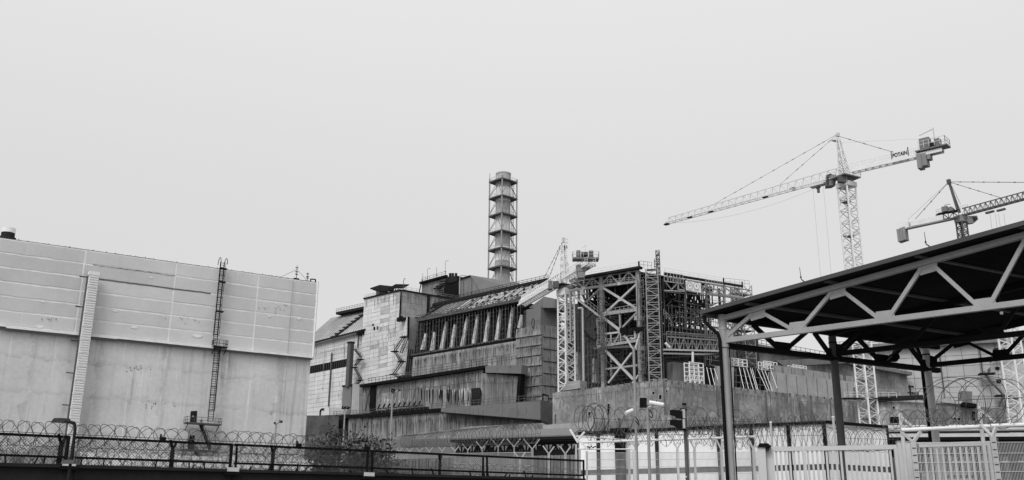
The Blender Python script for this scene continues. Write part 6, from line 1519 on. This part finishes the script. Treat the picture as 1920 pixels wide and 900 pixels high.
# ================================================================== white panel building
W5 = Plane(118, at(1545, 790, 52)); V5 = Plane(58, W5.w(1545, 790)); n5, n6 = W5.n, V5.n
TWb = thing('white_panel_building', 'long low white panel building with black frame posts behind the inner fence', 'building', W5.foot(1400, 860))
l5 = lambda x: 812-(x-1075)*.0468; l6 = lambda x: 789.5+(x-1545)*.083
ql = down([W5.w(1086, l5(1086)), W5.w(1545, l5(1545))]); qr = down([V5.w(1545, l6(1545)), V5.w(1660, l6(1660))]); qr[3] = ql[2].copy(); 
part('core', MB().prism([p-n5*.1 for p in ql], -n5*3), 'joint_dark', TWb); part('end_core', MB().prism([p-n6*.1 for p in qr], -n6*2.6), 'joint_dark', TWb)
part('top_rail', MB().bar(ql[0]-Z*.05, ql[1]-Z*.05, .35, .17), 'black_paint', TWb); part('top_rail', MB().bar(qr[0]-Z*.05, qr[1]-Z*.05, .35, .15), 'black_paint', TWb)
xs5 = [1086, 1123, 1163, 1232, 1290, 1347, 1409, 1478, 1547]; Wd = (ql[1]-ql[0]).length
def us_of(Pl, q, xs_, f): 
    W = Vector((q[1].x-q[0].x, q[1].y-q[0].y, 0)); return [min(1, max(0, (Vector((Pl.w(x, f(x)).x, Pl.w(x, f(x)).y, 0))-Vector((q[0].x, q[0].y, 0))).dot(W)/W.length_squared)) for x in xs_]
u5 = us_of(W5, ql, xs5, l5); 
zb1, zb2 = W5.w(1400, 876).z, W5.w(1400, 885).z; Hq = ql[0].z; vv5 = [.02, 1-zb1/Hq, ]
grid_panels(TWb, ql, u5, [.012, 1-zb1/Hq], n5, .06, .05, 'white_panel', name='wall_panel'); grid_panels(TWb, ql, u5, [1-zb2/Hq, 1], n5, .06, .05, 'white_panel', name='wall_panel')
grid_panels(TWb, ql, u5, [1-zb1/Hq, 1-zb2/Hq], n5, .03, .0, 'mid_steel', name='dark_strip')
u6 = [0, .5, 1]; grid_panels(TWb, qr, u6, [.012, 1-zb1/Hq], n6, .06, .05, 'white_panel', name='end_panel'); grid_panels(TWb, qr, u6, [1-zb2/Hq, 1], n6, .06, .05, 'white_panel', name='end_panel'); grid_panels(TWb, qr, u6, [1-zb1/Hq, 1-zb2/Hq], n6, .03, 0, 'mid_steel', name='dark_strip')
for u, x in zip(u5, xs5):
    if x in (1086, 1290, 1163): continue
    a = bil(ql, u, 0)+n5*.14; part('frame_post', MB().box((a.x, a.y, a.z/2), W5.d*.09, n5*.08, Z*(a.z/2)), 'black_paint' if x > 1400 else 'dark_steel', TWb)
part('frame_post', MB().bar(qr[1]+n6*.1, Vector((qr[1].x, qr[1].y, 0))+n6*.1, .1), 'black_paint', TWb)
a = W5.w(1162, 806, .5); T = thing('dark_column', 'wide black twin column rising in front of the white building', 'column', (a.x, a.y, 0))
for k in (-.16, .16): part('shaft', MB().box((a.x+W5.d.x*k, a.y+W5.d.y*k, a.z/2), W5.d*.14, n5*.1, Z*(a.z/2)), 'black_paint', T)
part('head_plate', MB().box(a+Z*.04, W5.d*.55, n5*.2, Z*.05), 'black_paint', T)
part('aerial', MB().bar(a+Z*.08, a+Z*.62, .12), 'mid_steel', T)
coil('razor wire coil lying along the top edge of the white building', W5.w(1290, l5(1290)-3, .5), W5.w(1545, l5(1545)+2, .5), .42, 42, .014, jit=.2)
coil('dense razor wire loops hanging in front of the white building', W5.w(1330, 820, 2), W5.w(1545, 818, 2), .60, 40, .011, jit=.12, face=.55, tilt=.2, seg=22)
coil('razor wire loops in front of the short end of the white building', V5.w(1545, 822, 1), V5.w(1660, 826, 1), .58, 28, .011, jit=.12, face=.55, tilt=.2, seg=22)
# ================================================================== inner white fence with forked posts
F6 = Plane(111, at(1100, 830, 38)); n7, d7 = F6.n, F6.d
TF6 = thing('white_mesh_fence', 'white welded mesh fence with forked posts running in front of the white building', 'fence', F6.foot(1250, 900))
ry = lambda x: 829.5-(x-1090)*.033
part('top_tube', MB().tube(F6.w(1092, ry(1092)), F6.w(1415, ry(1415)), .045, n=8), 'white_steel', TF6)
part('upper_cable', MB().tube(F6.w(1080, 818, -.6), F6.w(1190, 826, -.6), .03, n=6), 'white_steel', TF6); part('upper_cable', MB().tube(F6.w(1080, 842, 0), F6.w(1190, 842, 0), .022, n=6), 'white_steel', TF6)
for x, m_ in ((1192, 'light_steel'), (1179, 'light_steel'), (1270, 'galv'), (1302, 'light_steel'), (1352, 'light_steel'), (1412, 'light_steel')):
    p = F6.w(x, 842, 0); o = part('forked_post', MB().bar(Vector((p.x, p.y, 0)), p, .085), m_, TF6)
    if x != 1179:
        part('arm', MB().bar(p, F6.w(x-12, 818 if x != 1412 else 812), .055), m_, o); part('arm', MB().bar(p, F6.w(x+6, 829), .05), m_, o)
mb = MB(); x = 1102
while x < 1425: 
    a = F6.w(x, 848.5, .02); mb.bar(a, Vector((a.x, a.y, 1.2)), .012); x += 2.15
for y in (849, 862, 876, 889, 902): mb.bar(F6.w(1102, y, .03), F6.w(1425, y-1.5, .03), .014)
part('welded_mesh', mb, 'light_steel', TF6, kind='stuff')
p = F6.w(1102, 846, 0); 
for x, yt in ((1080, 833), (1087, 842), (1100, 846)):
    p = F6.w(x, yt, .1); part('corner_post', MB().bar(Vector((p.x, p.y, 0)), p, .075), 'light_steel', TF6)
for a, b_ in (((1069, 805), (1084, 830)), ((1084, 824), (1102, 843)), ((1096, 810), (1082, 826)), ((1102, 843), (1109, 832))): part('corner_arm', MB().bar(F6.w(*a, .1), F6.w(*b_, .1), .07), 'white_steel', TF6)
coil('big razor wire coil above the corner of the white mesh fence', F6.w(1092, 786, 0), F6.w(1130, 787, 0), .56, 7, .014, jit=.15, seg=30, face=.95, tilt=.15)
coil('large open razor wire loops along the top of the white mesh fence', F6.w(1118, 789, 0), F6.w(1405, 793, 0), .50, 26, .010, jit=.15, seg=26, face=.7, tilt=.35)
coil('razor wire tangled below the top tube of the white mesh fence', F6.w(1100, 818, -.3), F6.w(1420, 815, -.3), .34, 46, .009, jit=.3)
T = thing('insulator_cluster', 'cluster of small dark insulators beside the fence corner', 'fitting', F6.w(1107, 838, .1))
for k in range(5): c = F6.w(1102+k*3.4, 837.5+(k % 2)*1.6, .15); part('insulator', MB().box(c, d7*.03, n7*.02, Z*.022), 'black_paint', T)
# receding fence behind
pA, pB = at(998, 845, 44), at(717, 848, 92); F9 = Plane(math.degrees(math.atan2(pA.x-pB.x, pA.y-pB.y)), pA); n9, d9 = F9.n, F9.d
TF9 = thing('forked_post_fence', 'pale fence of forked posts receding behind the chain link fence', 'fence', F9.foot(900, 870))
for x, y, h in ((717, 849, 5), (731, 848, 5.5), (749, 847, 6.5), (768, 847, 7), (787, 847, 7.5), (805, 847, 8), (829, 846, 9), (853, 846, 10), (877, 844, 11), (904, 841, 13), (934, 838, 15), (964, 838, 15), (998, 842, 18)):
    p = F9.w(x, y, 0); s_ = h*p.y/FPX; o = part('forked_post', MB().bar(Vector((p.x, p.y, 0)), p, .06 if x < 990 else .11), 'grey_steel', TF9)
    part('arm', MB().bar(p, p+Z*s_-Vector((s_*.9, 0, 0)), .04), 'light_steel', o); part('arm', MB().bar(p, p+Z*s_+Vector((s_*.75, 0, 0)), .045), 'light_steel', o)
mb = MB(); a, b_ = F9.w(998, 848, 0), F9.w(717, 852, 0); L_ = (a-b_).length; k = 0
while k < L_: p = a.lerp(b_, k/L_); mb.bar(p, Vector((p.x, p.y, 0)), .015); k += .16
for dz in (0, -.6, -1.2): mb.bar(a+Z*dz, b_+Z*dz, .03)
part('welded_mesh', mb, 'light_steel', TF9, kind='stuff')
coil('long receding coil of fine razor wire along the retaining strip', F9.w(1000, 812, .4), F9.w(760, 828, .4), .47, 90, .010, jit=.08, alt=True, seg=20)
T9 = thing('second_forked_fence', 'shorter row of forked posts behind the end of the chain link fence', 'fence', at(1050, 870, 40)-Z*at(1050, 870, 40).z)
for x, y in ((975, 862), (1029, 851), (1060, 851)):
    p = at(x, y, 40); o = part('forked_post', MB().bar(Vector((p.x, p.y, 0)), p, .09), 'light_steel', T9); part('arm', MB().bar(p, at(x-11, y-15, 40), .05), 'light_steel', o); part('arm', MB().bar(p, at(x+10, y-14, 40), .05), 'light_steel', o)
# pipe rack behind (centre)
def rack(lab, Pl, x0, x1, f, Htop, dep, m='dark_steel', bays=16, roof='smooth_grey'):
    T = thing('pipe_rack', lab, 'pipe rack', Pl.foot((x0+x1)/2, 840)); a, b_ = Pl.w(x0, f(x0)), Pl.w(x1, f(x1))
    part('deck', MB().bar(a, b_, 2.4, .2), m, T); truss(T, a-Z*.3, b_-Z*.3, dep, bays, m, .16, name='truss_web')
    part('lower_chord', MB().bar(a-Z*dep, b_-Z*dep, .35, .35), m, T)
    if roof: part('walkway_roof', MB().prism([a+Z*.2+Pl.n*1.3, b_+Z*.2+Pl.n*1.3, b_+Z*1.0-Pl.n*1.4, a+Z*1.0-Pl.n*1.4], -Z*.08), roof, T)
    for k in range(5): p = a.lerp(b_, (k+.5)/5); part('leg', MB().bar(Vector((p.x, p.y, 0)), p-Z*.5, .4), m, T)
    return T
PR = Plane(112, at(970, 828, 80)); rack('dark pipe bridge on trusses in the middle distance behind the white corner post', PR, 856, 1082, lambda x: 829-(x-856)*.03, 0, 1.0, 'dark_steel', 22)
T = thing('boarded_fence', 'grey boarded fence between the bush and the white corner post', 'fence', at(960, 880, 60)-Z*at(960, 880, 60).z)
PBd = Plane(100, at(960, 862, 60)); q = down([PBd.w(700, 862), PBd.w(1090, 852)]); part('core', MB().prism([p-PBd.n*.05 for p in q], -PBd.n*.1), 'joint_dark', T); plank_wall(T, q, PBd.n, 60, ['smooth_grey', 'stained'], rows=(0, 1), th=.04, gap=.03, name='board')
T = thing('boundary_mound', 'low rough wall between the retaining strip and the concrete corner', 'wall', L3.foot(1040, 800, 12))
q = L3.q([(1018, 797), (1112, 790)], 9); part('face', MB().prism(down(q), -n3*3), 'lowwall_far', T)
q = L3.q([(1013, 812), (1090, 806)], 12); part('face', MB().prism(down(q), -n3*2), 'smooth_grey', T)
# ================================================================== sliding gate and columns
G1 = Plane(103, at(1500, 836, 19)); ng, dg = G1.n, G1.d
TG1 = thing('sliding_gate', 'pale grey barred sliding gate at the lower right', 'gate', G1.foot(1560, 890))
gy = lambda x: 838.5-(x-1440)*.0155
part('top_rail', MB().bar(G1.w(1438, gy(1438)+4), G1.w(1681, gy(1681)+3.5), .07, .085), 'gate_paint', TG1)
x = 1455; k = 0
while x < 1676:
    a = G1.w(x, gy(x)+7); part('bar', MB().box((a.x, a.y, (a.z)/2+.3), dg*.019, ng*.012, Z*(a.z/2-.3)), 'gate_paint', TG1); x += 8.3+(x-1455)*.006; k += 1
for x, wd in ((1443, .075), (1507, .03), (1679, .035)): a = G1.w(x, gy(x)+3, .03); part('stile', MB().box((a.x, a.y, a.z/2+.02), dg*wd, ng*.04, Z*(a.z/2-.02)), 'gate_paint', TG1)
part('bottom_rail', MB().bar(Vector((G1.w(1440, 880).x, G1.w(1440, 880).y, .35)), Vector((G1.w(1681, 880).x, G1.w(1681, 880).y, .35)), .07, .1), 'gate_paint', TG1)
T = thing('gate_pillar', 'pale square gate pillar with a flat black cap', 'pillar', G1.foot(1427, 890, .1))
a = G1.w(1427, 837, .1); part('shaft', MB().box((a.x, a.y, a.z/2), dg*.075, ng*.09, Z*(a.z/2)), 'gate_paint', T); a2 = G1.w(1434, 840, -.1); part('rear_shaft', MB().box((a2.x, a2.y, a2.z/2), dg*.05, ng*.06, Z*(a2.z/2)), 'grey_steel', T)
part('cap', MB().prism([G1.w(1420, 838, .22), G1.w(1424, 831, .22), G1.w(1440, 831, .22), G1.w(1446, 836, .22), G1.w(1444, 839, .22)], -ng*.26), 'black_paint', T); part('cap_knob', MB().box(G1.w(1435, 829.5, .1), dg*.025, ng*.02, Z*.02), 'grey_steel', T)
part('wheel_box', MB().box(G1.w(1437, 841, .14), dg*.05, ng*.05, Z*.035), 'dark_steel', T)
a = G1.w(1445, 793, -.4); T = thing('slim_white_pole', 'slim pale pole standing behind the gate pillar', 'pole', (a.x, a.y, 0)); part('pole', MB().tube((a.x, a.y, 0), a, .022, n=8), 'light_steel', T); part('tip', MB().tube(a, a+Z*.03, .026, n=8), 'white_steel', T)
a = G1.w(1562, 783, -.8); T = thing('slim_white_pole', 'slim pale pole just left of the middle dark canopy post', 'pole', (a.x, a.y, 0)); part('pole', MB().tube((a.x, a.y, 0), a, .026, n=8), 'light_steel', T); part('tip', MB().tube(a, a+Z*.03, .03, n=8), 'white_steel', T)
for x, wd, lb in ((1688, .068, 'left one of two pale square columns beside the sliding gate'), (1701, .10, 'wider right one of two pale square columns beside the sliding gate')):
    a = G1.w(x, 829+(.6 if x > 1690 else 0), .02 if x < 1690 else .12); T = thing('gate_column', lb, 'column', (a.x, a.y, 0)); part('shaft', MB().box((a.x, a.y, a.z/2), dg*wd, ng*.1, Z*(a.z/2)), 'gate_paint', T); part('cap_plate', MB().box((a.x, a.y, a.z+.008), dg*(wd+.008), ng*.11, Z*.01), 'grey_steel', T)
# mesh fence at the right with second gate behind
F8 = Plane(104, at(1712, 832, 16.5)); n8, d8 = F8.n, F8.d
TF8 = thing('near_mesh_fence', 'near welded mesh fence with notched posts at the lower right corner', 'fence', F8.foot(1800, 890))
for x, yt in ((1712, 829), (1861, 818)):
    a = F8.w(x, yt, .0); o = part('notched_post', MB().box((a.x, a.y, a.z/2), d8*.045, n8*.03, Z*(a.z/2)), 'light_steel', TF8)
    mb = MB(); z = a.z-.1
    while z > 1.5: mb.box((a.x+n8.x*.032, a.y+n8.y*.032, z), d8*.03, n8*.004, Z*.006); z -= .12
    part('notch', mb, 'dark_steel', o, kind='stuff')
    b_ = F8.w(x+7, yt+3, -.08); part('back_post', MB().box((b_.x, b_.y, b_.z/2), d8*.022, n8*.03, Z*(b_.z/2)), 'mid_steel', TF8)
    part('arm', MB().bar(a, F8.w(x-21 if x < 1800 else x-23, yt-22 if x > 1800 else yt-18), .045), 'light_steel' if x < 1800 else 'galv', o); part('arm', MB().bar(a, F8.w(x+14 if x < 1800 else x+7, yt-20, -.1), .045), 'light_steel', o)
part('top_tube', MB().tube(F8.w(1690, 806.5, -.1), F8.w(1856, 799, -.1), .034, n=10), 'white_steel', TF8); part('top_tube', MB().tube(F8.w(1858, 798.5, -.1), F8.w(1990, 794, -.1), .034, n=10), 'white_steel', TF8)
mb = MB(); x = 1720
while x < 1990: a = F8.w(x, 829, .02); mb.bar(a, Vector((a.x, a.y, 1.2)), .0055); x += 2.75
for y in (830, 850.5, 867.5, 885, 902): mb.bar(F8.w(1716, y, .03), F8.w(1990, y-1.5, .03), .009)
part('welded_mesh', mb, 'galv', TF8, kind='stuff')
a = F8.w(1671+0, 776, -.6); 
for x, y, lb in ((1688, 776, 'pale leaning pole rising between the gate columns and the razor wire'), (1835, 762, 'pale leaning pole in front of the low ruined building')):
    a = F8.w(x, y, -1.0); T = thing('slim_white_pole', lb, 'pole', (a.x, a.y, 0)); part('pole', MB().tube((a.x, a.y, 0), a, .035, n=8), 'galv', T); part('stay', MB().bar(a-Z*.05, a-Z*.28+Vector((.24, 0, 0)), .045), 'galv', T); part('tip', MB().tube(a, a+Z*.03, .028, n=8), 'light_steel', T)
G2 = Plane(103, at(1712, 834, 18)); 
TG2 = thing('mesh_covered_gate', 'pale barred gate seen through the near mesh fence at the lower right', 'gate', G2.foot(1790, 890))
part('top_rail', MB().bar(G2.w(1718, 835), G2.w(1856, 831), .06, .075), 'gate_paint', TG2); x = 1722
while x < 1850: a = G2.w(x, 838); part('bar', MB().box((a.x, a.y, a.z/2+.3), G2.d*.02, G2.n*.012, Z*(a.z/2-.3)), 'gate_paint', TG2); x += 11.1
for x, w_ in ((1717, .03), (1856, .05)): a = G2.w(x, 833); part('stile', MB().box((a.x, a.y, a.z/2+.02), G2.d*w_, G2.n*.03, Z*(a.z/2-.02)), 'gate_paint', TG2)
part('bottom_rail', MB().bar(Vector((G2.w(1718, 880).x, G2.w(1718, 880).y, .35)), Vector((G2.w(1856, 880).x, G2.w(1856, 880).y, .35)), .06, .1), 'gate_paint', TG2)
coil('row of small razor wire loops just above the white tube at the right', F8.w(1660, 788, -.2), F8.w(1890, 784, -.2), .165, 22, .0045, jit=.1, seg=22, face=.8, tilt=.3)
coil('tall open razor wire hoops standing at the right side', F8.w(1745, 757, -.6), F8.w(1885, 752, -.6), .36, 8, .0065, jit=.25, seg=30, face=.85, tilt=.2)
# razor wire below the tube and dark truss rack behind the right fences
PR2 = Plane(97, at(1780, 810, 62)); T = rack('dark trussed pipe rack carrying pale pipes at the right edge', PR2, 1655, 2000, lambda x: 826-(x-1655)*.006, 0, .62, 'black_paint', 34, None)
for y, r_, m_ in ((801.5, .09, 'light_steel'), (806, .13, 'light_steel'), (798.5, .07, 'galv')): part('pipe', MB().tube(PR2.w(1655, y+1.5, .2), PR2.w(2000, y-2, .2), r_, n=10), m_, T)
part('pipe_beam', MB().bar(PR2.w(1655, 818, .3), PR2.w(2000, 815.5, .3), .2, .26), 'galv', T); part('cable_tray', MB().bar(PR2.w(1655, 811, .2), PR2.w(2000, 809, .2), .3, .08), 'dark_steel', T)
T = thing('dark_shed', 'dark open shed interior behind the lower right gates', 'shed', PR2.foot(1790, 880, -6))
q = down([PR2.w(1655, 829, -5), PR2.w(2000, 828, -5)]); part('back_wall', MB().prism(q, -PR2.n*3), 'hoarding', T)
for i in range(12): x = 1664+i*27+random.uniform(-6, 6); a = PR2.w(x, 832, -4.5); part('upright', MB().bar(a, Vector((a.x, a.y, 0)), random.uniform(.1, .35)), random.choice(('dark_steel', 'black_paint', 'mid_steel')), T)
for y in (866,): part('pale_rail', MB().bar(PR2.w(1785, y, -4), PR2.w(2000, y-1, -4), .08), 'light_steel', T)
T = thing('low_white_truck', 'pale low parked vehicle roof glimpsed behind the right gate', 'truck', PR2.foot(1760, 890, -1))
a = PR2.w(1738, 884, -1); b_ = PR2.w(1836, 884, -1); hz = a.z
part('body', MB().prism([Vector((a.x, a.y, 1)), Vector((a.x, a.y, hz-.3)), Vector((a.x, a.y, hz-.3)).lerp(Vector((b_.x, b_.y, hz-.3)), .12)+Z*.3, Vector((b_.x, b_.y, hz)), Vector((b_.x, b_.y, 1))], Vector((0, 1.8, 0))), 'light_steel', T)
part('side_windows', MB().prism([a.lerp(b_, u)+Z*z_-Vector((0, .03, 0)) for u, z_ in ((.16, -.22), (.9, -.22), (.9, -.42), (.16, -.42))], Vector((0, .02, 0))), 'lens_glass', T)
for u in (.2, .8): part('wheel', MB().tube(Vector((a.lerp(b_, u).x, a.y-.1, .38)), Vector((a.lerp(b_, u).x, a.y+.2, .38)), .38, n=18), 'black_paint', T)
